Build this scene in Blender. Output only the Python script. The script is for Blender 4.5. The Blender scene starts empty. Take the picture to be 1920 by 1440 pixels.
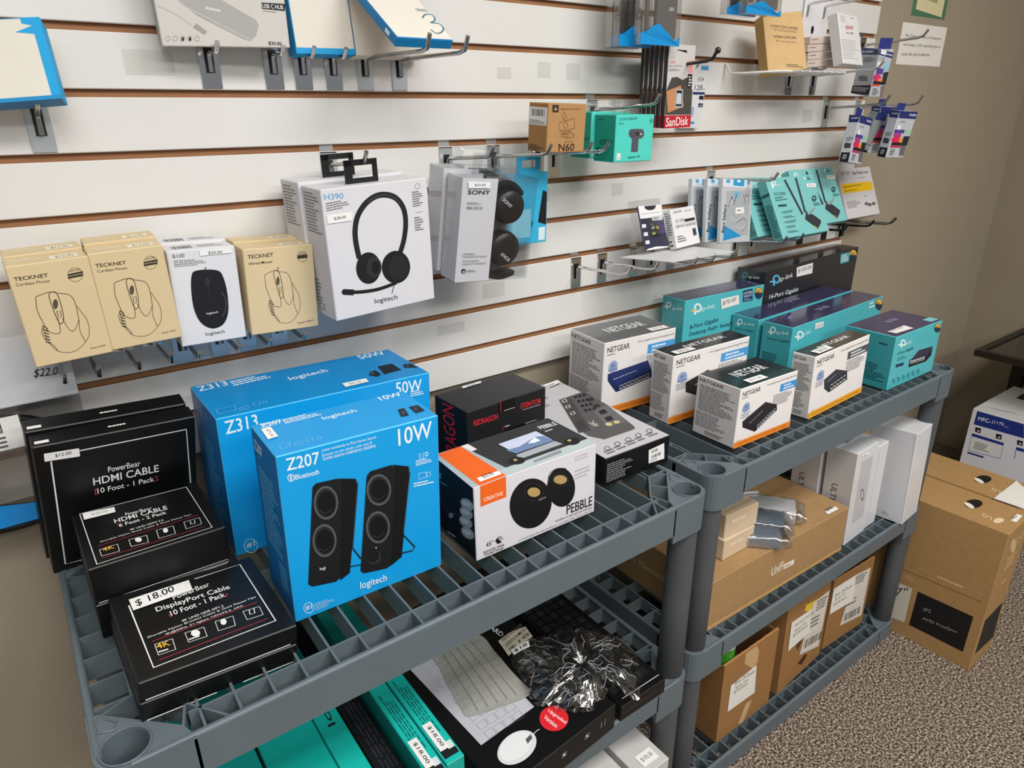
import bpy, bmesh, math, random
from mathutils import Vector, Matrix, Euler
from mathutils.geometry import tessellate_polygon
random.seed(7)
SC = bpy.context.scene
C = SC.collection

# ------------------------------------------------------------------ materials
def lin(h):
    h = h.lstrip('#')
    r = []
    for i in (0, 2, 4):
        c = int(h[i:i+2], 16) / 255
        r.append(c / 12.92 if c <= .04045 else ((c + .055) / 1.055) ** 2.4)
    return (r[0], r[1], r[2], 1)
MATS = {}
def newmat(name):
    m = bpy.data.materials.new(name); m.use_nodes = True
    return m, m.node_tree, m.node_tree.nodes['Principled BSDF']
def noise_col(nt, b, c, amp, scale, detail=3, stretch=None):
    tc = nt.nodes.new('ShaderNodeTexCoord'); n = nt.nodes.new('ShaderNodeTexNoise')
    n.inputs['Scale'].default_value = scale; n.inputs['Detail'].default_value = detail
    if stretch:
        mp = nt.nodes.new('ShaderNodeMapping'); mp.inputs['Scale'].default_value = stretch
        nt.links.new(tc.outputs['Object'], mp.inputs['Vector']); nt.links.new(mp.outputs[0], n.inputs['Vector'])
    else:
        nt.links.new(tc.outputs['Object'], n.inputs['Vector'])
    mx = nt.nodes.new('ShaderNodeMix'); mx.data_type = 'RGBA'
    mx.inputs[6].default_value = tuple(x * (1 - amp) for x in c[:3]) + (1,)
    mx.inputs[7].default_value = tuple(min(1, x * (1 + amp)) for x in c[:3]) + (1,)
    nt.links.new(n.outputs['Fac'], mx.inputs[0]); nt.links.new(mx.outputs[2], b.inputs['Base Color'])
    return n
def mat(key):
    """'#rrggbb' matt card, '#rrggbb|g' glossy card, '#rrggbb|k' corrugated card, '#rrggbb|p' plastic, '#rrggbb|s' satin, '#rrggbb|w' shrink wrapped"""
    if key in MATS: return MATS[key]
    if key in SPECIAL:
        m = SPECIAL[key]()
    else:
        h, _, k = key.partition('|')
        m, nt, b = newmat('card_' + h[1:] + ('_' + k if k else ''))
        c = lin(h)
        b.inputs['Roughness'].default_value = {'': .55, 'g': .22, 'k': .85, 'p': .38, 's': .4, 'w': .16}[k]
        b.inputs['Specular IOR Level'].default_value = {'': .35, 'g': .5, 'k': .2, 'p': .45, 's': .45, 'w': .5}[k]
        if k == 'w':
            b.inputs['Coat Weight'].default_value = .35; b.inputs['Coat Roughness'].default_value = .1
        n = noise_col(nt, b, c, {'k': .13, 'p': .05}.get(k, .03), {'k': 60, 'p': 90}.get(k, 25), 5)
        if k in 'kp' and k:
            bp = nt.nodes.new('ShaderNodeBump'); bp.inputs['Strength'].default_value = .12; bp.inputs['Distance'].default_value = .002
            nt.links.new(n.outputs['Fac'], bp.inputs['Height']); nt.links.new(bp.outputs[0], b.inputs['Normal'])
        if k == 'w':
            bp = nt.nodes.new('ShaderNodeBump'); bp.inputs['Strength'].default_value = .1; bp.inputs['Distance'].default_value = .004
            nt.links.new(n.outputs['Fac'], bp.inputs['Height']); nt.links.new(bp.outputs[0], b.inputs['Coat Normal'])
    MATS[key] = m
    return m
def m_metal(name, col, rough, aniso=0):
    m, nt, b = newmat(name)
    b.inputs['Base Color'].default_value = lin(col); b.inputs['Metallic'].default_value = .7 if aniso else 1
    b.inputs['Roughness'].default_value = rough
    if aniso:
        n = noise_col(nt, b, lin(col), .12, 14, 3, (30, 30, 1.5))
    return m
def m_slat():
    m, nt, b = newmat('white_laminate'); c = lin('#e4e2de')
    n = noise_col(nt, b, c, .035, 3.2, 6)
    b.inputs['Roughness'].default_value = .3; b.inputs['Specular IOR Level'].default_value = .4
    return m
def m_mdf():
    m, nt, b = newmat('brown_fibreboard'); noise_col(nt, b, lin('#9c6e4a'), .3, 18, 6, (1, 8, 8)); b.inputs['Roughness'].default_value = .8
    return m
def m_wall(name, col):
    m, nt, b = newmat(name); n = noise_col(nt, b, lin(col), .06, 5, 6)
    b.inputs['Roughness'].default_value = .75; b.inputs['Specular IOR Level'].default_value = .25
    n2 = nt.nodes.new('ShaderNodeTexNoise'); n2.inputs['Scale'].default_value = 160; n2.inputs['Detail'].default_value = 3
    tc = nt.nodes.new('ShaderNodeTexCoord'); nt.links.new(tc.outputs['Object'], n2.inputs['Vector'])
    bp = nt.nodes.new('ShaderNodeBump'); bp.inputs['Strength'].default_value = .15; bp.inputs['Distance'].default_value = .002
    nt.links.new(n2.outputs['Fac'], bp.inputs['Height']); nt.links.new(bp.outputs[0], b.inputs['Normal'])
    return m
def m_carpet():
    m, nt, b = newmat('speckled_carpet')
    tc = nt.nodes.new('ShaderNodeTexCoord')
    v = nt.nodes.new('ShaderNodeTexNoise'); v.inputs['Scale'].default_value = 185; v.inputs['Detail'].default_value = 3; v.inputs['Roughness'].default_value = .65
    nt.links.new(tc.outputs['Object'], v.inputs['Vector'])
    r = nt.nodes.new('ShaderNodeValToRGB'); e = r.color_ramp.elements
    e[0].position = .36; e[0].color = lin('#33291f'); e[1].position = .66; e[1].color = lin('#d8cab8')
    x = e.new(.46); x.color = lin('#5c4f45'); x = e.new(.55); x.color = lin('#a09080')
    nt.links.new(v.outputs['Fac'], r.inputs['Fac']); nt.links.new(r.outputs['Color'], b.inputs['Base Color'])
    b.inputs['Roughness'].default_value = .95; b.inputs['Specular IOR Level'].default_value = .1
    bp = nt.nodes.new('ShaderNodeBump'); bp.inputs['Strength'].default_value = .9; bp.inputs['Distance'].default_value = .006
    nt.links.new(v.outputs['Fac'], bp.inputs['Height']); nt.links.new(bp.outputs[0], b.inputs['Normal'])
    return m
def m_clear(name, tint, gloss, fac, rough=.08, bump=0, bscale=60, milky=False, edge=.4):
    """thin clear film: see-through with a sheen"""
    m = bpy.data.materials.new(name); m.use_nodes = True; nt = m.node_tree
    for n in list(nt.nodes): nt.nodes.remove(n)
    o = nt.nodes.new('ShaderNodeOutputMaterial'); t = nt.nodes.new('ShaderNodeBsdfTransparent'); g = nt.nodes.new('ShaderNodeBsdfPrincipled' if milky else 'ShaderNodeBsdfGlossy')
    t.inputs['Color'].default_value = lin(tint); g.inputs['Base Color' if milky else 'Color'].default_value = lin(gloss); g.inputs['Roughness'].default_value = rough
    lw = nt.nodes.new('ShaderNodeLayerWeight'); lw.inputs['Blend'].default_value = .35
    mr = nt.nodes.new('ShaderNodeMapRange'); mr.inputs[1].default_value = 0; mr.inputs[2].default_value = 1
    mr.inputs[3].default_value = fac; mr.inputs[4].default_value = min(1, fac + edge)
    mx = nt.nodes.new('ShaderNodeMixShader')
    nt.links.new(lw.outputs['Facing'], mr.inputs[0]); nt.links.new(mr.outputs[0], mx.inputs[0])
    nt.links.new(t.outputs[0], mx.inputs[1]); nt.links.new(g.outputs[0], mx.inputs[2]); nt.links.new(mx.outputs[0], o.inputs[0])
    if bump:
        n2 = nt.nodes.new('ShaderNodeTexNoise'); n2.inputs['Scale'].default_value = bscale; n2.inputs['Detail'].default_value = 4
        tc = nt.nodes.new('ShaderNodeTexCoord'); nt.links.new(tc.outputs['Object'], n2.inputs['Vector'])
        bp = nt.nodes.new('ShaderNodeBump'); bp.inputs['Strength'].default_value = bump; bp.inputs['Distance'].default_value = .006
        nt.links.new(n2.outputs['Fac'], bp.inputs['Height']); nt.links.new(bp.outputs[0], g.inputs['Normal']); nt.links.new(bp.outputs[0], lw.inputs['Normal'])
    return m
def m_glass():
    m, nt, b = newmat('table_glass'); b.inputs['Base Color'].default_value = lin('#8a9490'); b.inputs['Roughness'].default_value = .03
    b.inputs['Transmission Weight'].default_value = 1
    return m
def m_shelf():
    m, nt, b = newmat('grey_shelf_plastic'); n = noise_col(nt, b, lin('#5f6a70'), .1, 9, 6)
    b.inputs['Roughness'].default_value = .42; b.inputs['Specular IOR Level'].default_value = .45
    return m
def m_post():
    m, nt, b = newmat('grey_post_plastic'); n = noise_col(nt, b, lin('#505356'), .08, 30, 6)
    b.inputs['Roughness'].default_value = .5
    return m
SPECIAL = dict(chrome=lambda: m_metal('chrome', '#d6d6d8', .12), galv=lambda: m_metal('galvanised_steel', '#cdd2d4', .34, 1),
    steel=lambda: m_metal('wire_steel', '#b4b2ae', .22), darksteel=lambda: m_metal('dark_wire', '#4a4744', .35),
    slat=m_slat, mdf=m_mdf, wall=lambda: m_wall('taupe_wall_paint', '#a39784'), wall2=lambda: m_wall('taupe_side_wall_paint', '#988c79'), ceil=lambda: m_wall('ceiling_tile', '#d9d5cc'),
    carpet=m_carpet, shelf=m_shelf, post=m_post, glass=m_glass,
    clear=lambda: m_clear('clear_blister', '#f6f7f8', '#ffffff', .035, .07, edge=.3),
    film=lambda: m_clear('clear_wrap', '#f0f0f0', '#ffffff', .11, .13, .35, 30, edge=.5),
    frost=lambda: m_clear('frosted_bag', '#e4e6e8', '#d8dadc', .42, .25, .4, 40, True),
    haze=lambda: m_clear('milky_film', '#e8e8e4', '#b9b8b0', .6, .3, .4, 25, True))

# ------------------------------------------------------------------ mesh builder
TXT = {}
def text_mesh(s, bold=0.0, font=None):
    bold = min(bold, .009)
    k = (s, bold)
    if k not in TXT:
        cu = bpy.data.curves.new('t', 'FONT'); cu.body = s; cu.size = 1; cu.resolution_u = 3; cu.offset = bold
        ob = bpy.data.objects.new('t', cu)
        me = bpy.data.meshes.new_from_object(ob)
        vs = [v.co.copy() for v in me.vertices]; fs = [tuple(p.vertices) for p in me.polygons]
        xs = [v.x for v in vs]; ys = [v.y for v in vs]
        TXT[k] = (vs, fs, min(xs), max(xs), min(ys), max(ys))
        bpy.data.objects.remove(ob); bpy.data.curves.remove(cu); bpy.data.meshes.remove(me)
    return TXT[k]
class MB:
    def __init__(s): s.v = []; s.f = []; s.m = []; s.sm = []; s.keys = []
    def mi(s, key):
        if key not in s.keys: s.keys.append(key)
        return s.keys.index(key)
    def add(s, vs, fs, key, smooth=False):
        o = len(s.v); k = s.mi(key)
        s.v += [Vector(v) for v in vs]
        for f in fs: s.f.append(tuple(i + o for i in f)); s.m.append(k); s.sm.append(smooth)
        return s
    def box(s, x0, y0, z0, x1, y1, z1, key, M=None, faces=None):
        vs = [Vector(p) for p in ((x0,y0,z0),(x1,y0,z0),(x1,y1,z0),(x0,y1,z0),(x0,y0,z1),(x1,y0,z1),(x1,y1,z1),(x0,y1,z1))]
        if M: vs = [M @ v for v in vs]
        F = dict(B=(3,2,1,0), T=(4,5,6,7), F=(0,1,5,4), R=(1,2,6,5), K=(2,3,7,6), L=(3,0,4,7))
        for k, f in F.items():
            if faces is None: s.add(vs, [f], key)
            elif faces.get(k): s.add(vs, [f], faces[k])
        return s
    def cbox(s, w, d, h, key, faces=None, b=.0012):
        """carton with softened edges; origin front-bottom-left"""
        F = faces or {}
        def fr(P, U, V, k):
            s.add([P, P+U, P+U+V, P+V], [(0,1,2,3)], F.get(k, key))
        X, Y, Z = Vector((1,0,0)), Vector((0,1,0)), Vector((0,0,1))
        b = min(b, w*.2, d*.2, h*.2)
        o = Vector((0,0,0))
        fr(Vector((b,0,b)), X*(w-2*b), Z*(h-2*b), 'F'); fr(Vector((w-b,d,b)), -X*(w-2*b), Z*(h-2*b), 'K')
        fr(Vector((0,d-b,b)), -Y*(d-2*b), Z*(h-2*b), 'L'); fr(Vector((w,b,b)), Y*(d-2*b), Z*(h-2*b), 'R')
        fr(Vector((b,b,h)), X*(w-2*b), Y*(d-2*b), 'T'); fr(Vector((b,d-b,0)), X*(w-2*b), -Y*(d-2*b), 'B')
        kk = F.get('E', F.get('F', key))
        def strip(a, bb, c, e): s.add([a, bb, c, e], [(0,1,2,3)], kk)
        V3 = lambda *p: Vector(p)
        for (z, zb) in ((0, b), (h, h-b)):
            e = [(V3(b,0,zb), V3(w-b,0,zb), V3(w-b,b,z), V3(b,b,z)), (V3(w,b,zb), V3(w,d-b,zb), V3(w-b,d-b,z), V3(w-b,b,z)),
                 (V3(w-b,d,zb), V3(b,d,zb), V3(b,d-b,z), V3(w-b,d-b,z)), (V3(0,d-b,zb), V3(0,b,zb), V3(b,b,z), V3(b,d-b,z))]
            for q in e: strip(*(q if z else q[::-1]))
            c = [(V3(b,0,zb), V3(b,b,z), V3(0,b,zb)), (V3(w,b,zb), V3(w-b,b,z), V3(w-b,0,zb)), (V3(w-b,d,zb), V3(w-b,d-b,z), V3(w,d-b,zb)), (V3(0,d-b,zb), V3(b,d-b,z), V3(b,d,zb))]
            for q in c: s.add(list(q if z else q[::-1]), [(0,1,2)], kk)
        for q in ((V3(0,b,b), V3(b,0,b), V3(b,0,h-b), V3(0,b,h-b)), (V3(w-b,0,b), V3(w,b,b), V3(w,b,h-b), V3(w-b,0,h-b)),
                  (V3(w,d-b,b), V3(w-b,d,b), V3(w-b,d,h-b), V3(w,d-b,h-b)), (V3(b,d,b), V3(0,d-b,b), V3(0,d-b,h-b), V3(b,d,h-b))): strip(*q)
        return s
    def tube(s, pts, r, key, n=8, closed=False, caps=True):
        pts = [Vector(p) for p in pts]; N = len(pts); rings = []
        up = None
        for i, p in enumerate(pts):
            a = pts[i-1] if (i or closed) else p; b_ = pts[(i+1) % N] if (i < N-1 or closed) else p
            t = (b_ - a).normalized()
            if up is None:
                up = Vector((0,0,1)) if abs(t.z) < .9 else Vector((1,0,0))
            x = t.cross(up)
            if x.length < 1e-5: x = t.orthogonal()
            x.normalize(); up = x.cross(t).normalized()
            rr = r[i] if isinstance(r, (list, tuple)) else r
            rings.append([p + (x * math.cos(2*math.pi*k/n) + up * math.sin(2*math.pi*k/n)) * rr for k in range(n)])
        vs = [v for g in rings for v in g]; fs = []
        for i in range(N if closed else N-1):
            j = (i+1) % N
            for k in range(n): fs.append((i*n+k, i*n+(k+1) % n, j*n+(k+1) % n, j*n+k))
        s.add(vs, [f[::-1] for f in fs], key, True)
        if caps and not closed:
            s.add(rings[0], [tuple(range(n))], key); s.add(rings[-1], [tuple(range(n))[::-1]], key)
        return s
    def lathe(s, prof, key, n=24, M=None, smooth=True):
        vs = []; fs = []
        for (r, z) in prof:
            for k in range(n):
                a = 2*math.pi*k/n; v = Vector((r*math.cos(a), r*math.sin(a), z)); vs.append(M @ v if M else v)
        for i in range(len(prof)-1):
            for k in range(n): fs.append((i*n+k, i*n+(k+1) % n, (i+1)*n+(k+1) % n, (i+1)*n+k))
        s.add(vs, fs, key, smooth)
        s.add(vs[:n], [tuple(range(n))[::-1]], key); s.add(vs[-n:], [tuple(range(n))], key)
        return s
    def prism(s, poly, z0, z1, key, M=None):
        n = len(poly); vs = [Vector((x, y, z0)) for x, y in poly] + [Vector((x, y, z1)) for x, y in poly]
        if M: vs = [M @ v for v in vs]
        fs = [tuple(range(n))[::-1], tuple(range(n, 2*n))] + [(i, (i+1) % n, n+(i+1) % n, n+i) for i in range(n)]
        return s.add(vs, fs, key)
    def art(s, dims, ops, tw=''):
        w, d, h = dims
        V3 = lambda *p: Vector(p)
        FR = dict(F=(V3(0,0,0), V3(w,0,0), V3(0,0,h), V3(0,-1,0)), T=(V3(0,0,h), V3(w,0,0), V3(0,d,0), V3(0,0,1)),
                  L=(V3(0,d,0), V3(0,-d,0), V3(0,0,h), V3(-1,0,0)), R=(V3(w,0,0), V3(0,d,0), V3(0,0,h), V3(1,0,0)))
        lev = {}
        for op in ops:
            kind, fc, col = op[:3]
            O, U, V, N = FR[fc]; lev[fc] = lev.get(fc, 0) + 1
            e = N * (.0002 + .00002 * lev[fc])
            P = lambda uv: O + U*uv[0] + V*uv[1] + e
            lu, lv = U.length, V.length
            key = col if ('|' in col or col in SPECIAL) else col + tw
            if kind == 'q':
                pts = [P((min(1, max(0, a)), min(1, max(0, b)))) for a, b in op[3]]
                if len(pts) <= 4: s.add(pts, [tuple(range(len(pts)))], key)
                else: s.add(pts, [t for t in tessellate_polygon([pts])], key)
            elif kind in 'eo':
                c, a, b = op[3:6]; n = 32
                ring = lambda k: [P((c[0]+k*((a[0]-c[0])*math.cos(t)+(b[0]-c[0])*math.sin(t)), c[1]+k*((a[1]-c[1])*math.cos(t)+(b[1]-c[1])*math.sin(t)))) for t in [2*math.pi*i/n for i in range(n)]]
                if kind == 'e': s.add(ring(1), [tuple(range(n))], key)
                else: s.add(ring(1) + ring(1-op[6]), [(i, (i+1) % n, n+(i+1) % n, n+i) for i in range(n)], key)
            elif kind == 'l':
                wd, closed, smooth, pts = op[3:7]
                q = [Vector((a*lu, b*lv)) for a, b in pts]
                if smooth: q = catmull(q, closed, 4)
                n = len(q); vs = []
                for i in range(n):
                    a = q[i-1] if (i or closed) else q[i]; b = q[(i+1) % n] if (i < n-1 or closed) else q[i]
                    t = (b - a); t = t.normalized() if t.length > 1e-9 else Vector((1, 0)); nn = Vector((-t.y, t.x)) * wd/2
                    for z in (q[i] + nn, q[i] - nn): vs.append(P((z.x/lu, z.y/lv)))
                s.add(vs, [(2*i, 2*i+1, (2*i+3) % (2*n), (2*i+2) % (2*n)) for i in range(n if closed else n-1)], key)
            elif kind == 't':
                txt, p0, p1, p2, bold = op[3:8]
                vs, fs, x0, x1, y0, y1 = text_mesh(txt, bold)
                fu = lambda v: ((v.x-x0)/(x1-x0), (v.y-y0)/(y1-y0))
                out = []
                for v in vs:
                    a, b = fu(v); out.append(P((p0[0]+a*(p1[0]-p0[0])+b*(p2[0]-p0[0]), p0[1]+a*(p1[1]-p0[1])+b*(p2[1]-p0[1]))))
                s.add(out, fs, key)
            elif kind in 'gb':
                p0, p1, p2, n, sd = op[3:8]; rn = random.Random(sd)
                q = lambda a, b: P((p0[0]+a*(p1[0]-p0[0])+b*(p2[0]-p0[0]), p0[1]+a*(p1[1]-p0[1])+b*(p2[1]-p0[1])))
                vs = []; fs = []
                def quad(a0, b0, a1, b1):
                    o = len(vs); vs.extend([q(a0, b0), q(a1, b0), q(a1, b1), q(a0, b1)]); fs.append((o, o+1, o+2, o+3))
                if kind == 'g':
                    for i in range(n):
                        b0 = 1-(i+.8)/n; b1 = 1-(i+.32)/n; a = 0; end = rn.uniform(.6, 1)
                        while a < end:
                            l = rn.uniform(.05, .16); quad(a, b0, min(end, a+l), b1); a += l+.018
                else:
                    a = 0
                    while a < 1:
                        l = rn.choice((1, 1, 2, 3))*.5/n; quad(a, 0, min(1, a+l), 1); a += l + rn.choice((1, 1, 2))*.5/n
                s.add(vs, fs, key)
        return s
    def build(s, name, parent=None, M=None, bevel=0):
        me = bpy.data.meshes.new(name)
        me.from_pydata([tuple(v) for v in s.v], [], s.f)
        for k in s.keys: me.materials.append(mat(k))
        me.polygons.foreach_set('material_index', s.m); me.polygons.foreach_set('use_smooth', s.sm)
        me.update()
        o = bpy.data.objects.new(name, me); C.objects.link(o)
        if M is not None: o.matrix_world = M
        if parent:
            o.parent = parent
        if bevel:
            md = o.modifiers.new('bevel', 'BEVEL'); md.width = bevel; md.segments = 2; md.limit_method = 'ANGLE'; md.angle_limit = .6
        return o
def catmull(q, closed, k):
    n = len(q); out = []
    for i in range(n if closed else n-1):
        p0 = q[i-1] if (i or closed) else q[i]; p1 = q[i]; p2 = q[(i+1) % n]; p3 = q[(i+2) % n] if (i+2 < n or closed) else p2
        for j in range(k):
            t = j/k
            out.append(.5*((2*p1)+(p2-p0)*t+(2*p0-5*p1+4*p2-p3)*t*t+(3*p1-p0-3*p2+p3)*t**3))
    if not closed: out.append(q[-1])
    return out
def tag(o, label, cat, group=None):
    o['label'] = label; o['category'] = cat
    if group: o['group'] = group
    return o
def empty(name, loc=(0,0,0), rot=(0,0,0), label=None, cat=None, group=None, M=None):
    o = bpy.data.objects.new(name, None); C.objects.link(o); o.empty_display_size = .03
    if M is not None: o.matrix_world = M
    else: o.location = loc; o.rotation_euler = rot
    if label: tag(o, label, cat, group)
    return o
def struct(mb, name):
    o = mb.build(name); o['kind'] = 'structure'; return o
def pose(q):
    x, y, z, a, p, r = q[:6]
    return Matrix.Translation((x, y, z)) @ Matrix.Rotation(a, 4, 'Z') @ Matrix.Rotation(p, 4, 'X') @ Matrix.Rotation(r, 4, 'Y')
def dup(root, M, label, group=None):
    r = root.copy(); C.objects.link(r); r.matrix_world = M; r['label'] = label
    if group: r['group'] = group
    for ch in list(root.children):
        c = ch.copy(); C.objects.link(c); c.parent = r
        for g in ch.children:
            e = g.copy(); C.objects.link(e); e.parent = c
    return r
def carton(name, label, cat, q, col, faces=None, ops=(), stick=(), group=None, tw='', extra=None):
    """printed carton. stick: list of (partname, ops) for price stickers etc. stuck on it"""
    w, d, h = q[6:9]
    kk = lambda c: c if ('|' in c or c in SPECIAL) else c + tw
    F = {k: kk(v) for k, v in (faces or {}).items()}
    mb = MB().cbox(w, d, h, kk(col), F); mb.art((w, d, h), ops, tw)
    if not stick and not extra:
        o = mb.build(name, M=pose(q)); return tag(o, label, cat, group)
    e = empty(name, M=pose(q), label=label, cat=cat, group=group)
    mb.build('carton', e)
    for nm, o2 in stick:
        b = MB(); b.art((w, d, h), o2, '')
        # stickers sit above the print
        o = b.build(nm, e)
        cx = sum((v for v in b.v), Vector()) / len(b.v); n = {'F': (0,-1,0), 'T': (0,0,1), 'L': (-1,0,0), 'R': (1,0,0)}[o2[0][1]]
        o.location = Vector(n) * .0011
    if extra: extra(e)
    return e
# ------------------------------------------------------------------ small parts hung on or stuck to cartons
def black_tab(e):
    m = MB(); y0, y1 = .020, .0212; z = .187; x0 = .048
    for a, b, c, d in ((0, 0, .052, .007), (0, .007, .012, .031), (.044, .007, .052, .031), (0, .024, .052, .032)): m.box(x0+a, y0, z+b, x0+c, y1, z+d, '#18181a|p')
    m.build('hang_tab', e, bevel=.0006)
def clear_tab(e):
    m = MB()
    for a, b, c, d in ((.012, 0, .085, .008), (.012, .008, .034, .022), (.066, .008, .085, .022), (.012, .018, .085, .026)): m.box(a, .026, .08+b, c, .0266, .08+d, 'clear')
    m.build('hang_tab', e)
def navy_tab(e):
    w = .03
    MB().box(.002, .012, .100, .002+w, .0126, .128, '#28327a|s').build('hang_tab', e)
def latch_tab(e):
    m = MB(); m.box(.078, -.0024, .030, .120, .0, .0805, '#0b0b0c|s').box(.078, -.0024, .0785, .120, .022, .0805, '#0b0b0c|s')
    m.box(.088, -.0032, .038, .110, -.0024, .060, '#1a1a1c|s').build('latch_flap', e, bevel=.001)
def clear_blister(e):
    m = MB(); m.box(-.016, .003, -.001, .080, .012, .103, 'clear'); m.box(.022, -.014, .03, .058, -.001, .066, 'clear')
    m.build('blister_shell', e, bevel=.002)
# ------------------------------------------------------------------ setting
Z0 = 1.545; PITCH = .0762
MARKS = ((.93, 1.436, .034, .028), (.86, 1.437, .03, .026), (.77, 1.43, .03, .018), (.20, 1.43, .06, .03), (.86, 1.215, .03, .026), (1.06, 1.213, .032, .024), (.74, 1.045, .05, .03), (.93, 1.40, .001, .001), (.64, .985, .06, .02), (1.72, 1.35, .045, .03))
def slatwall():
    m = MB(); X0, X1 = -1.3, 1.988; g = .0048; T = .019
    m.box(X0, .007, .867, X1, T, 2.3, 'mdf')
    zs = [Z0 - PITCH*n for n in range(-9, 9)]
    zs = sorted(zs)
    bounds = [.867] + zs + [2.3]
    for i in range(len(bounds)-1):
        a = bounds[i] + (g if i else 0); b = bounds[i+1] - (g if i < len(bounds)-2 else 0)
        c = .0012
        prof = [(.007, a), (c, a), (0, a+c), (0, b-c), (c, b), (.007, b)]
        vs = [(X0, y, z) for y, z in prof] + [(X1, y, z) for y, z in prof]; n = len(prof)
        for k in range(n-1):
            key = 'slat' if 1 <= k <= 3 else 'mdf'
            m.add([vs[k], vs[n+k], vs[n+k+1], vs[k+1]], [(0, 1, 2, 3)], key)
        for (cx, cz, sw_, sh_) in MARKS:
            if a < cz < b: m.box(cx-sw_/2, -.0003, cz-sh_/2, cx+sw_/2, .0002, cz+sh_/2, '#d3d1cb|s')
        m.add([(X1, y, z) for y, z in prof], [tuple(range(n))], 'slat'); m.add([(X0, y, z) for y, z in prof], [tuple(range(n))[::-1]], 'slat')
    return m
sw = struct(slatwall(), 'wall_slatwall')
struct(MB().box(-1.6, .0192, -.02, 3.12, .12, 2.62, 'wall'), 'wall_back')
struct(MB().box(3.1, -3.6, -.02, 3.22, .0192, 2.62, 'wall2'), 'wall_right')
struct(MB().box(-1.6, -3.6, -.1, 3.22, .12, 0, 'carpet'), 'floor')
struct(MB().box(-1.6, -3.6, 2.62, 3.22, .12, 2.7, 'ceil'), 'ceiling')
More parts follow.
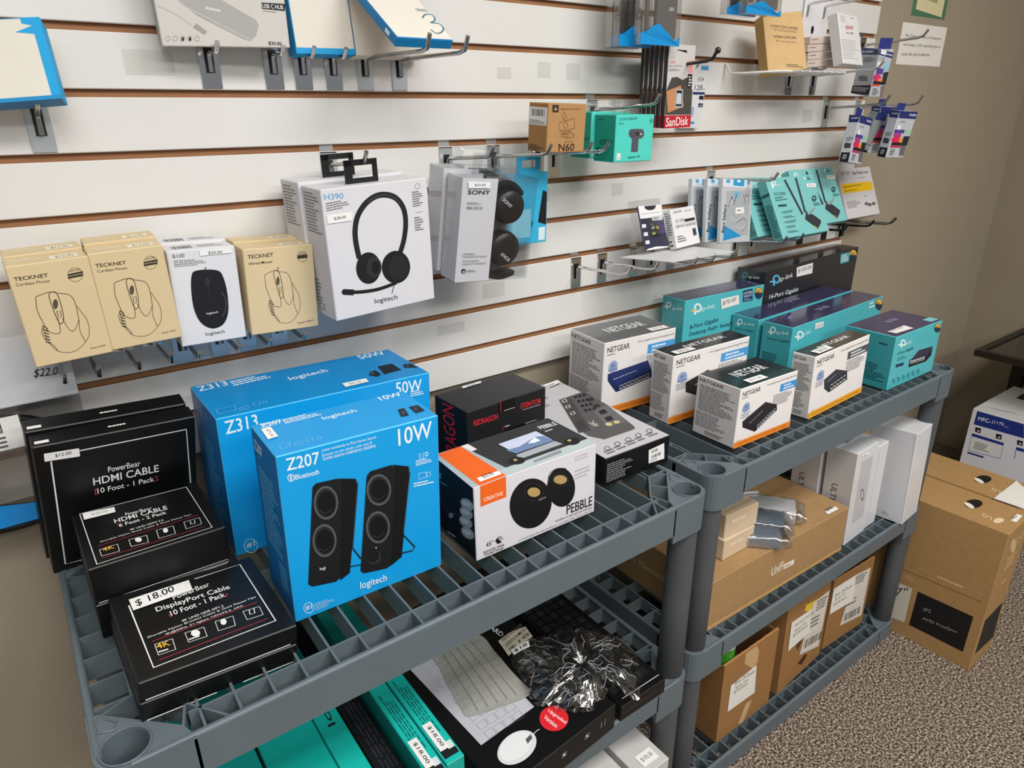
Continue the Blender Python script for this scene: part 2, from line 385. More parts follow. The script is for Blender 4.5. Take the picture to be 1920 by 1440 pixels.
# ------------------------------------------------------------------ shelving
def tray_mb(x0, x1, yf, yb, z, hx0, hx1, skirt=.055, collar=.066):
    m = MB(); t = .004; K = 'shelf'
    def corner(P, sx, sy, hx):
        # P outer corner, sx/sy point inward
        f = lambda a, b: Vector((P[0]+sx*a, P[1]+sy*b, 0))
        r = .028; arc = [f(r-r*math.sin(u), r-r*math.cos(u)) for u in [math.pi/2*i/6 for i in range(7)]]
        outer = arc + [f(0, .092), f(.013, .087), f(.080, .022), f(.088, 0)]
        # arc runs from (r,0) to (0,r)
        outer = [arc[0]] + arc[1:] + outer[7:]
        hc = Vector((hx, P[1]+sy*.0285, 0)); hr = .0215
        hole = [hc + Vector((hr*math.cos(a), hr*math.sin(a), 0)) for a in [2*math.pi*i/24 for i in range(24)]]
        if sx*sy > 0: outer = outer[::-1]
        tri = tessellate_polygon([outer, hole]); allp = outer + hole
        m.add([p + Vector((0, 0, z)) for p in allp], [tuple(q) for q in tri], K)
        n = len(outer)
        m.add([p + Vector((0, 0, z)) for p in outer] + [p + Vector((0, 0, z-collar)) for p in outer], [(i, n+i, n+(i+1) % n, (i+1) % n) for i in range(n)], K)
        k = 24
        m.add([p + Vector((0, 0, z)) for p in hole] + [p + Vector((0, 0, z-collar)) for p in hole], [(i, (i+1) % k, k+(i+1) % k, k+i) for i in range(k)], K, True)
        # raised ring round the hole and the little tab pocket
        rg = [hc + Vector((.0232*math.cos(a), .0232*math.sin(a), z+.001)) for a in [2*math.pi*i/24 for i in range(24)]]
        m.tube(rg, .0012, K, 6, True)
        pk = [f(.006, .062), f(.022, .056), f(.026, .066), f(.012, .082)]
        m.tube([p + Vector((0, 0, z+.0005)) for p in pk], .0014, K, 6, True)
        a, b = f(.044, .098), f(.088, .053)
        bar(a, b); bar(a, f(.003, .098)); bar(f(.013, .087), a); bar(b, f(.080, .022)); bar(f(.066, .0755), f(.046, .0545)); bar(b, f(.125, .003)); bar(a, f(.044, .15))
    cnt = [0]
    def bar(a, b, h=.03, w=.0026):
        cnt[0] += 1; zt = z-.0011-.00012*(cnt[0] % 6)
        d = (b-a); d.z = 0; n = Vector((-d.y, d.x, 0)).normalized() * w/2
        vs = [a+n, b+n, b-n, a-n]
        vs = [Vector((v.x, v.y, zt)) for v in vs] + [Vector((v.x, v.y, z-h)) for v in vs]
        m.add(vs, [(3, 2, 1, 0), (4, 5, 6, 7), (0, 1, 5, 4), (1, 2, 6, 5), (2, 3, 7, 6), (3, 0, 4, 7)], K)
    for P, sx, sy, hx in (((x0, yf), 1, 1, hx0), ((x1, yf), -1, 1, hx1), ((x0, yb), 1, -1, hx0), ((x1, yb), -1, -1, hx1)): corner(P, sx, sy, hx)
    c = .085
    # skirts with a rolled rim
    m.box(x0+c, yf, z-skirt, x1-c, yf+t, z-.004, K).box(x0+c, yb-t, z-skirt, x1-c, yb, z-.004, K)
    m.box(x0, yf+c, z-skirt, x0+t, yb-c, z-.004, K).box(x1-t, yf+c, z-skirt, x1, yb-c, z-.004, K)
    m.tube([(x0+.03, yf+.0045, z-.003), (x1-.03, yf+.0045, z-.003)], .0046, K, 10).tube([(x0+.03, yb-.0045, z-.003), (x1-.03, yb-.0045, z-.003)], .0046, K, 10)
    m.tube([(x0+.0045, yf+.03, z-.003), (x0+.0045, yb-.03, z-.003)], .0046, K, 10).tube([(x1-.0045, yf+.03, z-.003), (x1-.0045, yb-.03, z-.003)], .0046, K, 10)
    yc = (yf+yb)/2
    V = lambda x, y: Vector((x, y, 0))
    for y in (yf+.037, yc, yb-.037): cnt[0] = 5; bar(V(x0+(.088 if y != yc else .003), y), V(x1-(.088 if y != yc else .003), y), .034, .003)
    n = int((x1-x0-.19)/.036)
    xs = [x0+.09+(x1-x0-.18-.036*n)/2+.036*i for i in range(n+1)]
    for i, x in enumerate(xs): cnt[0] = 1; bar(V(x, yf+.003), V(x, yb-.003), .034, .0028)
    for x in (x0+.052, x1-.052): bar(V(x, yf+.098), V(x, yb-.098))
    for y in (yf+.14, yf+.185, yb-.14, yb-.185):
        bar(V(x0+.003, y), V(x0+.052, y)); bar(V(x1-.052, y), V(x1-.003, y))
    return m
def shelving(x0, x1, yf, hx0, hx1, label):
    yb = yf + .457
    e = empty('shelving_unit', ((x0+x1)/2, (yf+yb)/2, 0), label=label, cat='shelf', group='grey plastic shelving units')
    inv = e.matrix_world.inverted() if False else Matrix.Translation((-(x0+x1)/2, -(yf+yb)/2, 0))
    def place(o): o.matrix_local = inv; return o
    LV = (.05, .408, .79)
    for z in LV:
        place(tray_mb(x0, x1, yf, yb, z, hx0, hx1, skirt=.045 if z < .1 else (.04 if z < .5 else .052), collar=.05 if z < .1 else .066).build('tray', e))
    for a, b in ((.052, .408-.062), (.4085, .79-.062)):
        for hx in (hx0, hx1):
            for hy in (yf+.0285, yb-.0285):
                m = MB(); k = 28
                prof = [(.0208 if i in (0,) else .0235, z) for i, z in enumerate((a-.0015, a+.0005, (a+b)/2, b))]
                m.lathe(prof, 'post', k, Matrix.Translation((hx, hy, 0)))
                place(m.build('post', e))
    return e
shelving(-.047, .834, -.482, -.0185, .8055, 'grey plastic shelving unit on the left, holding the blue speaker boxes')
shelving(.864, 1.759, -.463, .8925, 1.7305, 'grey plastic shelving unit on the right, holding the network switch boxes')
# ------------------------------------------------------------------ hooks
HT = {'chrome': 0, 'galv': 0}
def hook(x, n, L, style, label, name='display_hook', rise=.008, tip=.016, plate=True, group='slatwall display hooks', ball=False, tiltx=0, ph=.069):
    zg = Z0 - PITCH*n
    if style == 'black': style = 'darksteel'
    e = empty(name, (x, 0, zg), label=label, cat='hook', group=None)
    if plate:
        m = MB(); pw = .013
        m.box(-pw, -.0026, -ph, pw, -.0006, -.006, style); m.box(-pw, -.0026, -.0075, pw, .006, -.006, style); m.box(-pw*.85, .0055, -.0075, pw*.85, .0072, .0042, style)
        m.box(-.006, -.0029, -min(.05, ph-.002), .006, -.0026, -.018, 'darksteel')
        m.build('back_plate', e, bevel=.0005)
    m = MB(); r = .0031; z1 = -.024
    P = [(0, -.006, -min(.049, ph)), (0, -.006, z1-.006), (0, -.008, z1-.001), (0, -.014, z1)]
    P += [(tiltx*t, -.014-(L-.014)*t, z1+rise*t) for t in (.33, .66, .93)]
    P += [(tiltx, -L-.003, z1+rise+.003), (tiltx, -L-.012, z1+rise+tip)]
    m.tube(P, r, 'darksteel' if style == 'black' else ('steel' if style == 'galv' else style), 10)
    if ball: m.lathe([(0.0005, -.006), (.0045, -.004), (.0058, 0), (.0045, .004), (.0005, .006)], 'darksteel', 14, Matrix.Translation((tiltx, -L-.013, z1+rise+tip)))
    m.build('arm', e)
    return e
m1 = carton('mouse_box', 'front tan cordless mouse box of the leftmost stack, above the bagged cable', 'box', [-.0079,-.1259,1.087,.0225,.0404,-.0321,.0823,.045,.1225], '#dcc69c', ops=[('t','F','#2a2419','TECKNET',(.064,.862),(.466,.855),(.064,.898),.02),('t','F','#3a3326','Cordless Mouse',(.069,.811),(.463,.807),(.069,.838),0),('o','F','#3a3326',(.79,.839),(.881,.828),(.814,.906),.05),('q','F','#3a3326',[(.698,.855),(.893,.864),(.879,.816),(.689,.81)]),('t','F','#3a3326','CERTIFIED',(.73,.869),(.866,.877),(.73,.885),0),('t','F','#dcc69c','FRUSTRATION FREE',(.701,.827),(.873,.833),(.701,.84),0),('l','F','#3a3326',.0006,0,1,[(.248,.688),(.362,.708),(.45,.712),(.518,.689),(.63,.664),(.683,.612),(.691,.521),(.677,.386)]),('l','F','#3a3326',.0006,0,1,[(.248,.688),(.22,.569),(.237,.459),(.261,.366),(.305,.319),(.382,.299),(.421,.332),(.43,.449)]),('l','F','#3a3326',.0005,0,1,[(.222,.39),(.229,.279),(.273,.171),(.352,.111),(.516,.092),(.679,.161),(.762,.251),(.778,.38),(.725,.489),(.701,.538)]),('l','F','#3a3326',.0005,0,1,[(.677,.386),(.654,.287),(.682,.17)]),('l','F','#3a3326',.0007,1,1,[(.407,.684),(.471,.711),(.511,.671),(.514,.528),(.494,.422),(.453,.391),(.428,.413),(.409,.542)]),('l','F','#3a3326',.0005,0,1,[(.487,.441),(.515,.345),(.561,.297),(.623,.329),(.674,.395)]),('e','F','#57503c',(.453,.59),(.482,.586),(.47,.637)),('l','F','#3a3326',.0006,1,0,[(.446,.523),(.488,.517),(.475,.452),(.44,.457)]),('l','F','#3a3326',.001,0,0,[(.223,.404),(.275,.367)]),('l','F','#3a3326',.001,0,0,[(.22,.372),(.273,.338)]),('l','F','#3a3326',.001,0,0,[(.216,.34),(.271,.309)]),('l','F','#3a3326',.001,0,0,[(.213,.307),(.269,.28)]),('l','F','#3a3326',.001,0,0,[(.21,.275),(.267,.251)]),('l','F','#3a3326',.001,0,0,[(.207,.242),(.265,.222)]),('l','F','#3a3326',.0005,0,1,[(.222,.39),(.195,.34),(.216,.245),(.282,.197),(.316,.135)]),('t','F','#3a3326','Model: MX03',(.721,.081),(.919,.083),(.721,.097),0),('g','T','#f0e6c6',(.05,.35),(.5,.35),(.05,.75),2,1),('q','T','#efe6cb',[(.55,.15),(.9,.15),(.9,.6),(.55,.6)]),('t','T','#3a3326','$12.00',(.62,.25),(.85,.25),(.62,.5),0)], group='tan cordless mouse boxes on hooks')
dup(m1, m1.matrix_world @ Matrix.Translation((.001,.0465,.002)), 'tan cordless mouse box second from the front in the leftmost stack', 'tan cordless mouse boxes on hooks')

m2 = dup(m1, pose([.074,-.1216,1.0909,-.0183,.0377,-.0278]), 'front tan cordless mouse box of the second stack, left of the white mouse box', 'tan cordless mouse boxes on hooks')
dup(m2, m2.matrix_world @ Matrix.Translation((.001,.0465,.003)), 'tan cordless mouse box behind the front one of the second stack', 'tan cordless mouse boxes on hooks')
m4 = carton('mouse_box', 'front tan wired mouse box, fourth stack along the hooks, beside the white headset box', 'box', [.2509,-.0983,1.0706,-.0156,.0157,.0333,.0989,.043,.1232], '#dcc69c', ops=[('t','F','#2a2419','TECKNET',(.061,.889),(.417,.896),(.061,.933),.02),('t','F','#3a3326','Wired Mouse',(.061,.819),(.393,.825),(.061,.849),.02),('o','F','#3a3326',(.831,.866),(.907,.861),(.837,.928),.06),('q','F','#3a3326',[(.759,.885),(.907,.888),(.903,.846),(.757,.844)]),('t','F','#3a3326','CERTIFIED',(.781,.892),(.887,.897),(.781,.907),0),('l','F','#3a3326',.0006,0,1,[(.269,.694),(.355,.723),(.424,.734),(.48,.715),(.572,.697),(.621,.647),(.642,.553),(.652,.413)]),('l','F','#3a3326',.0006,0,1,[(.269,.694),(.267,.568),(.298,.456),(.332,.361),(.374,.315),(.437,.301),(.462,.338),(.451,.46)]),('l','F','#3a3326',.0005,0,1,[(.297,.383),(.321,.269),(.372,.16),(.444,.104),(.574,.099),(.689,.182),(.739,.281),(.731,.415),(.673,.523),(.647,.571)]),('l','F','#3a3326',.0005,0,1,[(.652,.413),(.65,.31),(.69,.191)]),('l','F','#3a3326',.0007,1,1,[(.395,.702),(.44,.734),(.478,.695),(.503,.547),(.504,.436),(.478,.402),(.455,.423),(.419,.555)]),('l','F','#3a3326',.0005,0,1,[(.496,.456),(.533,.359),(.577,.313),(.619,.35),(.648,.423)]),('e','F','#57503c',(.446,.607),(.469,.605),(.452,.658)),('l','F','#3a3326',.0006,1,0,[(.451,.537),(.485,.534),(.485,.466),(.457,.469)]),('l','F','#3a3326',.001,0,0,[(.296,.397),(.342,.363)]),('l','F','#3a3326',.001,0,0,[(.298,.364),(.345,.333)]),('l','F','#3a3326',.001,0,0,[(.301,.33),(.349,.303)]),('l','F','#3a3326',.001,0,0,[(.304,.297),(.352,.273)]),('l','F','#3a3326',.001,0,0,[(.306,.263),(.355,.243)]),('l','F','#3a3326',.001,0,0,[(.309,.229),(.358,.212)]),('l','F','#3a3326',.0005,0,1,[(.297,.383),(.284,.328),(.316,.232),(.376,.188),(.412,.127)]),('l','F','#3a3326',.0008,0,0,[(.46,.729),(.465,.774)]),('t','F','#3a3326','Model: UM013',(.68,.063),(.924,.075),(.68,.083),0),('q','T','#efe6cb',[(.55,.15),(.9,.15),(.9,.6),(.55,.6)]),('t','T','#3a3326','$12.00',(.62,.25),(.85,.25),(.62,.5),0)])
dup(m4, m4.matrix_world @ Matrix.Translation((0,.045,.003)), 'tan wired mouse box behind the front one beside the headset box')
m3 = carton('mouse_box', 'white mouse box with black mouse picture, third stack along the hooks, front one', 'box', [.1566,-.1053,1.0742,-.0051,.0042,.0197,.085,.0457,.1289], '#dedee2', ops=[('t','F','#1a1a1c','B100',(.079,.928),(.245,.928),(.079,.965),0),('g','F','#777777',(.08,.837),(.551,.83),(.08,.908),4,1),('l','F','#17181c',.0012,0,0,[(.52,.807),(.518,.766)]),('q','F','#17181c',[(.302,.736),(.315,.758),(.33,.77),(.356,.778),(.401,.783),(.458,.784),(.515,.783),(.573,.779),(.634,.773),(.683,.763),(.715,.752),(.737,.736),(.754,.71),(.77,.668),(.783,.612),(.79,.555),(.792,.497),(.789,.436),(.783,.382),(.775,.339),(.763,.302),(.746,.268),(.723,.234),(.693,.203),(.658,.178),(.614,.162),(.562,.152),(.514,.149),(.469,.155),(.425,.169),(.386,.188),(.353,.211),(.322,.24),(.298,.275),(.279,.315),(.264,.362),(.256,.413),(.254,.473),(.258,.541),(.265,.6),(.274,.652),(.287,.7)]),('e','F','#2c2d33',(.517,.659),(.551,.656),(.526,.703)),('l','F','#3a3b42',.0004,0,0,[(.527,.625),(.517,.45)]),('l','F','#4a4b54',.0012,0,1,[(.704,.534),(.749,.453),(.736,.357),(.669,.266)]),('t','F','#e8e8ea','logitech',(.435,.303),(.608,.305),(.435,.332),0),('t','F','#17181c','logitech',(.372,.073),(.667,.074),(.372,.12),0),('b','T','#55565a',(.12,.25),(.42,.25),(.12,.7),20,3),('g','T','#9a9a9c',(.5,.3),(.9,.3),(.5,.7),2,1)], stick=[('price_sticker',[('q','F','#f3f2ef',[(.467,.927),(.948,.929),(.945,.987),(.473,.981)]),('t','F','#1d1d1d','$20.00',(.589,.932),(.8,.929),(.589,.966),.01)])])
dup(m3, m3.matrix_world @ Matrix.Translation((0,.047,.003)), 'white mouse box behind the front white one on the hooks')
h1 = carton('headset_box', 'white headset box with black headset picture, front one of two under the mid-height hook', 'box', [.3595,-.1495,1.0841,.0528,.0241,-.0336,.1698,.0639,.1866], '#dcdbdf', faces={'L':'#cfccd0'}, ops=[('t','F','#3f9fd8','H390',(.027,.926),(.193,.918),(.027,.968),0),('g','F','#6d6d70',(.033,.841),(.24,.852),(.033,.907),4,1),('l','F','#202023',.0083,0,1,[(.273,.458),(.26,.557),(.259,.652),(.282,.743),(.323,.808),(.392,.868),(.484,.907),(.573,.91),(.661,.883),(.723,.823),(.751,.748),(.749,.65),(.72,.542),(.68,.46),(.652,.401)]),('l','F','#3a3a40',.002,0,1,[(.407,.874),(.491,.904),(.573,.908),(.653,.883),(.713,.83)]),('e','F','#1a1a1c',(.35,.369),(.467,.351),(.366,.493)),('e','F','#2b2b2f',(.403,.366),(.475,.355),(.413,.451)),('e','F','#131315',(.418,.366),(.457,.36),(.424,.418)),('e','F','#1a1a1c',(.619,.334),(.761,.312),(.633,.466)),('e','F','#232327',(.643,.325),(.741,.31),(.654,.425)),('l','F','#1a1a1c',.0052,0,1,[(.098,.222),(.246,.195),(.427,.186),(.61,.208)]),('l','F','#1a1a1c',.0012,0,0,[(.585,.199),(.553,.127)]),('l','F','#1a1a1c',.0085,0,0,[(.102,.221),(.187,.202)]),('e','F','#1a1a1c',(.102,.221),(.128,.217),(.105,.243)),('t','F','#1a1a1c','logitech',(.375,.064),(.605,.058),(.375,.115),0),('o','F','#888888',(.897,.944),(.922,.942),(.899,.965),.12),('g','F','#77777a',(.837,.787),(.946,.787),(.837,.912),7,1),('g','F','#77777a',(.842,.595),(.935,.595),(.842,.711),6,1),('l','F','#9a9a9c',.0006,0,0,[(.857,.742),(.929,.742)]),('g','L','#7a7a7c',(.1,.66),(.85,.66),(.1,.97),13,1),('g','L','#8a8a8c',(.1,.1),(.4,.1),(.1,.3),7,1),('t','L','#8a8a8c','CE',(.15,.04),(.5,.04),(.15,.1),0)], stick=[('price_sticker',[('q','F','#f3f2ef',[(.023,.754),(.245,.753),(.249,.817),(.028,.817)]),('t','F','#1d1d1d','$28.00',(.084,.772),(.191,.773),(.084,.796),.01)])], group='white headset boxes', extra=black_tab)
dup(h1, h1.matrix_world @ Matrix.Translation((-.004,.064,.004)), 'white headset box behind the front one, against the slatwall', 'white headset boxes')
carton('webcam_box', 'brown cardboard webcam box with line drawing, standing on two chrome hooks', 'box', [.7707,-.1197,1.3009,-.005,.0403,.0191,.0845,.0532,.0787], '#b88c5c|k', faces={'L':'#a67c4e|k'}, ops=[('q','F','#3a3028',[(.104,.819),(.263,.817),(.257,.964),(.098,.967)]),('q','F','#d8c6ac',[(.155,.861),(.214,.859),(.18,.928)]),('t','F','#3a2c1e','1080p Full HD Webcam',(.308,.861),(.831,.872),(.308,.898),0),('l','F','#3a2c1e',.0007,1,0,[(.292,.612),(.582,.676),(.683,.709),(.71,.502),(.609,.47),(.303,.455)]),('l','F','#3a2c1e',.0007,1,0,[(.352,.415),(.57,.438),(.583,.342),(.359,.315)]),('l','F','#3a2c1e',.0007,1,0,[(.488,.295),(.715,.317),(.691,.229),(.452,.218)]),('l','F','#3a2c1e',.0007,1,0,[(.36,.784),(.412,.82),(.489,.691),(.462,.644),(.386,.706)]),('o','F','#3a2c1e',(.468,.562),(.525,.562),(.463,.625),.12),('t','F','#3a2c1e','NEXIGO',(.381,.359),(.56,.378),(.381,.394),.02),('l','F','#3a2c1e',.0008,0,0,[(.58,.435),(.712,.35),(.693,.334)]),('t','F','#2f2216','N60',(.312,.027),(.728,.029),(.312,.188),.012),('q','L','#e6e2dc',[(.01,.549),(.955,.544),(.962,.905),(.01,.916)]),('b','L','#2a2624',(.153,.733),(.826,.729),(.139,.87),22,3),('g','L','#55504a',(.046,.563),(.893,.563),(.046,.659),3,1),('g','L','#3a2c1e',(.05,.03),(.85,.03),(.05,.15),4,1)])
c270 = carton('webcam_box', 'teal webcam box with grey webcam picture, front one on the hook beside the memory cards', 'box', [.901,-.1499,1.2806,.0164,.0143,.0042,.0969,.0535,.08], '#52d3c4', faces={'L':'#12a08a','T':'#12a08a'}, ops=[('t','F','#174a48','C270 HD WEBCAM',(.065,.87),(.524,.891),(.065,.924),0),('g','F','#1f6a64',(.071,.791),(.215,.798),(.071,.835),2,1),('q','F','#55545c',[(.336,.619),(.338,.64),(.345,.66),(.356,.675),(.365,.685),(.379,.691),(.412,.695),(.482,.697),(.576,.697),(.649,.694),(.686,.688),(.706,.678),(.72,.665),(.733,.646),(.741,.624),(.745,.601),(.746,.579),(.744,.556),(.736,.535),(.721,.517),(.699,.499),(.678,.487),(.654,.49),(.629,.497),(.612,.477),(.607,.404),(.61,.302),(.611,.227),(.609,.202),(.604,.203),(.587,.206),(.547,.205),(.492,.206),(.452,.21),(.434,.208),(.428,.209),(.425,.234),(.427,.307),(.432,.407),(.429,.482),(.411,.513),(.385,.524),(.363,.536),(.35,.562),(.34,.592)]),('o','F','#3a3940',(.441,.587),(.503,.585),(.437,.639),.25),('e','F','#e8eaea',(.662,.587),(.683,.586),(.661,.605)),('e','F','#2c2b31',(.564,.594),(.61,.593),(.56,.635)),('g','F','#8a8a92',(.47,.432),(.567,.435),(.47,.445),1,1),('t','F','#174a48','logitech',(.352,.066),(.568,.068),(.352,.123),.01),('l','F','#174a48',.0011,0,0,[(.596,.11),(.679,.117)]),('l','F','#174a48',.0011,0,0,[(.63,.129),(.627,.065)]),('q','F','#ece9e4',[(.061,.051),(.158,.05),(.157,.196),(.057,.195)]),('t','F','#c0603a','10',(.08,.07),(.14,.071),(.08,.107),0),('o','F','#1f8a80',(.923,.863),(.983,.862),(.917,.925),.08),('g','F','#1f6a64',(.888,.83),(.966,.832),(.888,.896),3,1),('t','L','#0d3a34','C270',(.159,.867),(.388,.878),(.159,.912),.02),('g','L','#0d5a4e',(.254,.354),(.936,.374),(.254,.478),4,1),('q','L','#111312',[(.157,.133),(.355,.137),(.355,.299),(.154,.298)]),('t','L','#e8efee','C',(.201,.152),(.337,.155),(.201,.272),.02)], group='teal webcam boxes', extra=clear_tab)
dup(c270, c270.matrix_world @ Matrix.Translation((-.008,.054,.004)), 'teal webcam box behind the front one, half hidden by the brown webcam box', 'teal webcam boxes')
sdc = carton('memory_card_pack', 'front memory card pack with red bottom band, on the black arm hook', 'card pack', [1.0788,-.1,1.3338,.0525,.0002,-.012,.0817,.008,.1479], '#2c2726|s', ops=[('q','F','#d0ccc8',[(.013,1),(.987,1),(1.017,.153),(-.014,.159)]),('q','F','#4c4844',[(.002,.46),(.179,.614),(.379,.623),(.573,.586),(.754,.62),(.983,.459),(1.035,.159),(.011,.165)]),('q','F','#c98d62',[(.011,.451),(.53,.523),(.689,.266),(.116,.19)]),('q','F','#b9bec2',[(.352,.253),(.647,.247),(.624,.474),(.361,.477)]),('q','F','#2a2a2e',[(.379,.269),(.617,.264),(.597,.459),(.387,.463)]),('q','F','#c9cdd2',[(.392,.295),(.592,.292),(.579,.423),(.402,.427)]),('t','F','#9a9a9c','SanDisk',(.032,.828),(.247,.836),(.032,.856),0),('t','F','#d0404c','Ultra',(.043,.773),(.273,.781),(.043,.815),0),('t','F','#55504c','SDHC UHS-I Card',(.036,.734),(.519,.745),(.036,.757),0),('g','F','#77726e',(.046,.681),(.493,.697),(.046,.716),2,1),('q','F','#e8a6a2',[(.772,.674),(.952,.672),(.942,.824),(.763,.826)]),('t','F','#c03540','32',(.786,.743),(.935,.743),(.786,.786),0),('q','F','#1b1b1c',[(.775,.496),(.944,.492),(.928,.657),(.764,.659)]),('g','F','#e8e8e8',(.803,.508),(.926,.507),(.803,.641),4,1),('q','F','#c4202d',[(-.032,-0),(1.022,-.002),(1.025,.153),(-.014,.159)]),('t','F','#f4eeee','SanDisk',(.064,.02),(.909,.029),(.064,.131),.02),('q','F','#1b1b1c',[(.313,.936),(.669,.909),(.662,.938),(.312,.942)])], group='memory card packs on the black hook')
dup(sdc, sdc.matrix_world @ Matrix.Translation((-.0015,.0105,.0005)), 'memory card pack second from the front on the black arm hook', 'memory card packs on the black hook')
dup(sdc, sdc.matrix_world @ Matrix.Translation((-.003,.021,.001)), 'memory card pack third from the front on the black arm hook', 'memory card packs on the black hook')
dup(sdc, sdc.matrix_world @ Matrix.Translation((-.0045,.0315,.0015)), 'memory card pack fourth from the front on the black arm hook', 'memory card packs on the black hook')
dup(sdc, sdc.matrix_world @ Matrix.Translation((-.006,.042,.002)), 'memory card pack fifth from the front on the black arm hook', 'memory card packs on the black hook')
dup(sdc, sdc.matrix_world @ Matrix.Translation((-.0075,.0525,.0025)), 'memory card pack sixth from the front on the black arm hook', 'memory card packs on the black hook')
carton('memory_card_pack', 'flat white memory card pack marked 128, behind the red banded card packs', 'card pack', [1.2238,-.012,1.3301,.0028,.1075,.0106,.0649,.002,.1348], '#e2e1e2', ops=[('q','F','#4aa0d8',[(.617,.86),(.986,.866),(.949,.926),(.6,.923)]),('t','F','#33373c','128',(.449,.567),(.821,.575),(.449,.642),0),('t','F','#66696e','GB',(.836,.575),(.958,.576),(.836,.599),0),('o','F','#2a2c30',(.673,.731),(.823,.733),(.656,.76),.15),('t','F','#2a2c30','Team',(.571,.718),(.788,.724),(.571,.741),0),('q','F','#25336b',[(.409,.505),(1.013,.51),(.993,.544),(.387,.544)]),('q','F','#1b2233',[(.752,.434),(.983,.432),(.958,.49),(.743,.493)]),('q','F','#1b2233',[(.782,.322),(1.01,.318),(.996,.375),(.769,.379)]),('t','F','#eeeeee','4K',(.829,.328),(.967,.328),(.829,.358),0),('q','F','#9ab8d8',[(.502,.163),(.618,.201),(.579,.321),(.437,.323)]),('q','F','#3f9fd8',[(.533,.064),(.716,.064),(.715,.102),(.521,.102)]),('q','F','#2a2c30',[(.323,.872),(.404,.902),(.477,.946),(.384,.937)])])
ax = carton('wifi_card_box', 'teal wireless card box, front one of three on hooks beside the bagged cables', 'box', [1.4999,-.1214,1.0779,.0314,-.4784,.008,.2077,.0258,.1515], '#82cac9|s', faces={'L':'#5fabac|s','T':'#5fabac|s'}, ops=[('o','F','#e9f2f2',(.125,.908),(.172,.904),(.141,.951),.4),('q','F','#e9f2f2',[(.073,.83),(.104,.831),(.13,.912),(.093,.91)]),('t','F','#e9f2f2','tp-link',(.153,.853),(.301,.858),(.153,.896),0),('t','F','#1d4a52','AX3000',(.074,.709),(.311,.699),(.074,.763),0),('g','F','#2f6a72',(.07,.611),(.331,.614),(.07,.69),2,1),('q','F','#1d4a52',[(.087,.521),(.252,.511),(.269,.547),(.099,.557)]),('o','F','#1d4a52',(.123,.425),(.138,.423),(.128,.439),.25),('g','F','#1d4a52',(.147,.401),(.371,.405),(.147,.444),2,0),('o','F','#1d4a52',(.123,.343),(.139,.341),(.129,.357),.25),('g','F','#1d4a52',(.147,.319),(.371,.321),(.147,.362),2,1),('o','F','#1d4a52',(.124,.261),(.14,.259),(.129,.275),.25),('g','F','#1d4a52',(.148,.237),(.372,.238),(.148,.28),2,2),('o','F','#1d4a52',(.125,.179),(.14,.177),(.13,.194),.25),('g','F','#1d4a52',(.149,.155),(.373,.155),(.149,.198),2,3),('o','F','#1d4a52',(.125,.098),(.141,.096),(.131,.112),.25),('g','F','#1d4a52',(.149,.074),(.373,.072),(.149,.116),2,4),('l','F','#3c4048',.0085,0,0,[(.373,.952),(.528,.343)]),('l','F','#3c4048',.0085,0,0,[(.615,.966),(.596,.384),(.637,.364)]),('q','F','#33363c',[(.605,.355),(.739,.321),(.881,.194),(.856,.148),(.758,.063),(.7,.117),(.549,.26)]),('q','F','#8f979b',[(.62,.32),(.724,.385),(.824,.435),(.827,.404),(.701,.325)]),('q','F','#c2a84a',[(.682,.112),(.737,.069),(.75,.084),(.7,.128)]),('q','F','#dff0f0',[(.773,.92),(.813,.923),(.828,.963),(.788,.961)]),('g','F','#1d4a52',(.846,.905),(.937,.907),(.846,.966),3,1),('e','F','#1f5f66',(.875,.583),(.927,.578),(.896,.637)),('t','F','#e9f2f2','W',(.846,.57),(.897,.571),(.846,.604),0),('g','F','#1d4a52',(.823,.45),(.98,.462),(.823,.51),3,1),('g','L','#24585e',(.15,.05),(.9,.05),(.15,.6),16,4),('g','L','#1d4a52',(.1,.7),(.95,.7),(.1,.8),1,2)], stick=[('price_sticker',[('q','F','#f3f2ef',[(.779,.783),(.991,.772),(1.011,.838),(.794,.848)]),('t','F','#1d1d1d','$40.00',(.829,.799),(.945,.798),(.829,.823),0)])], group='teal wireless card boxes')
dup(ax, pose([1.6425,-.088,1.0877,.0314,-.4784,.008]), 'teal wireless card box behind and right of the front one, beside the white one')
dup(ax, pose([1.4733,-.07,1.0784,.0314,-.4784,.008]), 'teal wireless card box behind and left of the front one, next to the bagged cables')
carton('splitter_box', 'white box with yellow stripe leaning on hooks at the right end of the slatwall', 'box', [1.9027,-.0549,1.0803,.0277,-.399,.0033,.1809,.026,.1411], '#d2ced0', ops=[('t','F','#4a4a4c','$27.20',(.08,.877),(.325,.876),(.08,.943),0),('t','F','#33343a','StarTech.com',(.41,.864),(.901,.862),(.41,.931),.01),('g','F','#66666a',(.588,.778),(.9,.784),(.588,.799),1,1),('q','F','#eebd14',[(.015,.515),(.938,.51),(.954,.687),(.016,.704)]),('g','F','#3a300a',(.065,.628),(.894,.635),(.065,.656),1,1),('g','F','#5a4a10',(.078,.545),(.667,.553),(.078,.569),1,1),('g','F','#8a888a',(.054,.204),(.485,.208),(.054,.351),5,1),('e','F','#3d3d42',(.644,.247),(.701,.241),(.654,.277)),('e','F','#9a9aa0',(.657,.245),(.682,.243),(.662,.26)),('e','F','#3d3d42',(.739,.218),(.797,.212),(.749,.249)),('e','F','#9a9aa0',(.753,.217),(.778,.214),(.758,.231)),('e','F','#3d3d42',(.871,.227),(.93,.221),(.882,.258)),('e','F','#9a9aa0',(.885,.226),(.911,.223),(.89,.24)),('g','F','#66666a',(.604,.406),(.774,.408),(.604,.423),1,1),('g','L','#66666a',(.2,.05),(.7,.05),(.2,.4),1,1)])
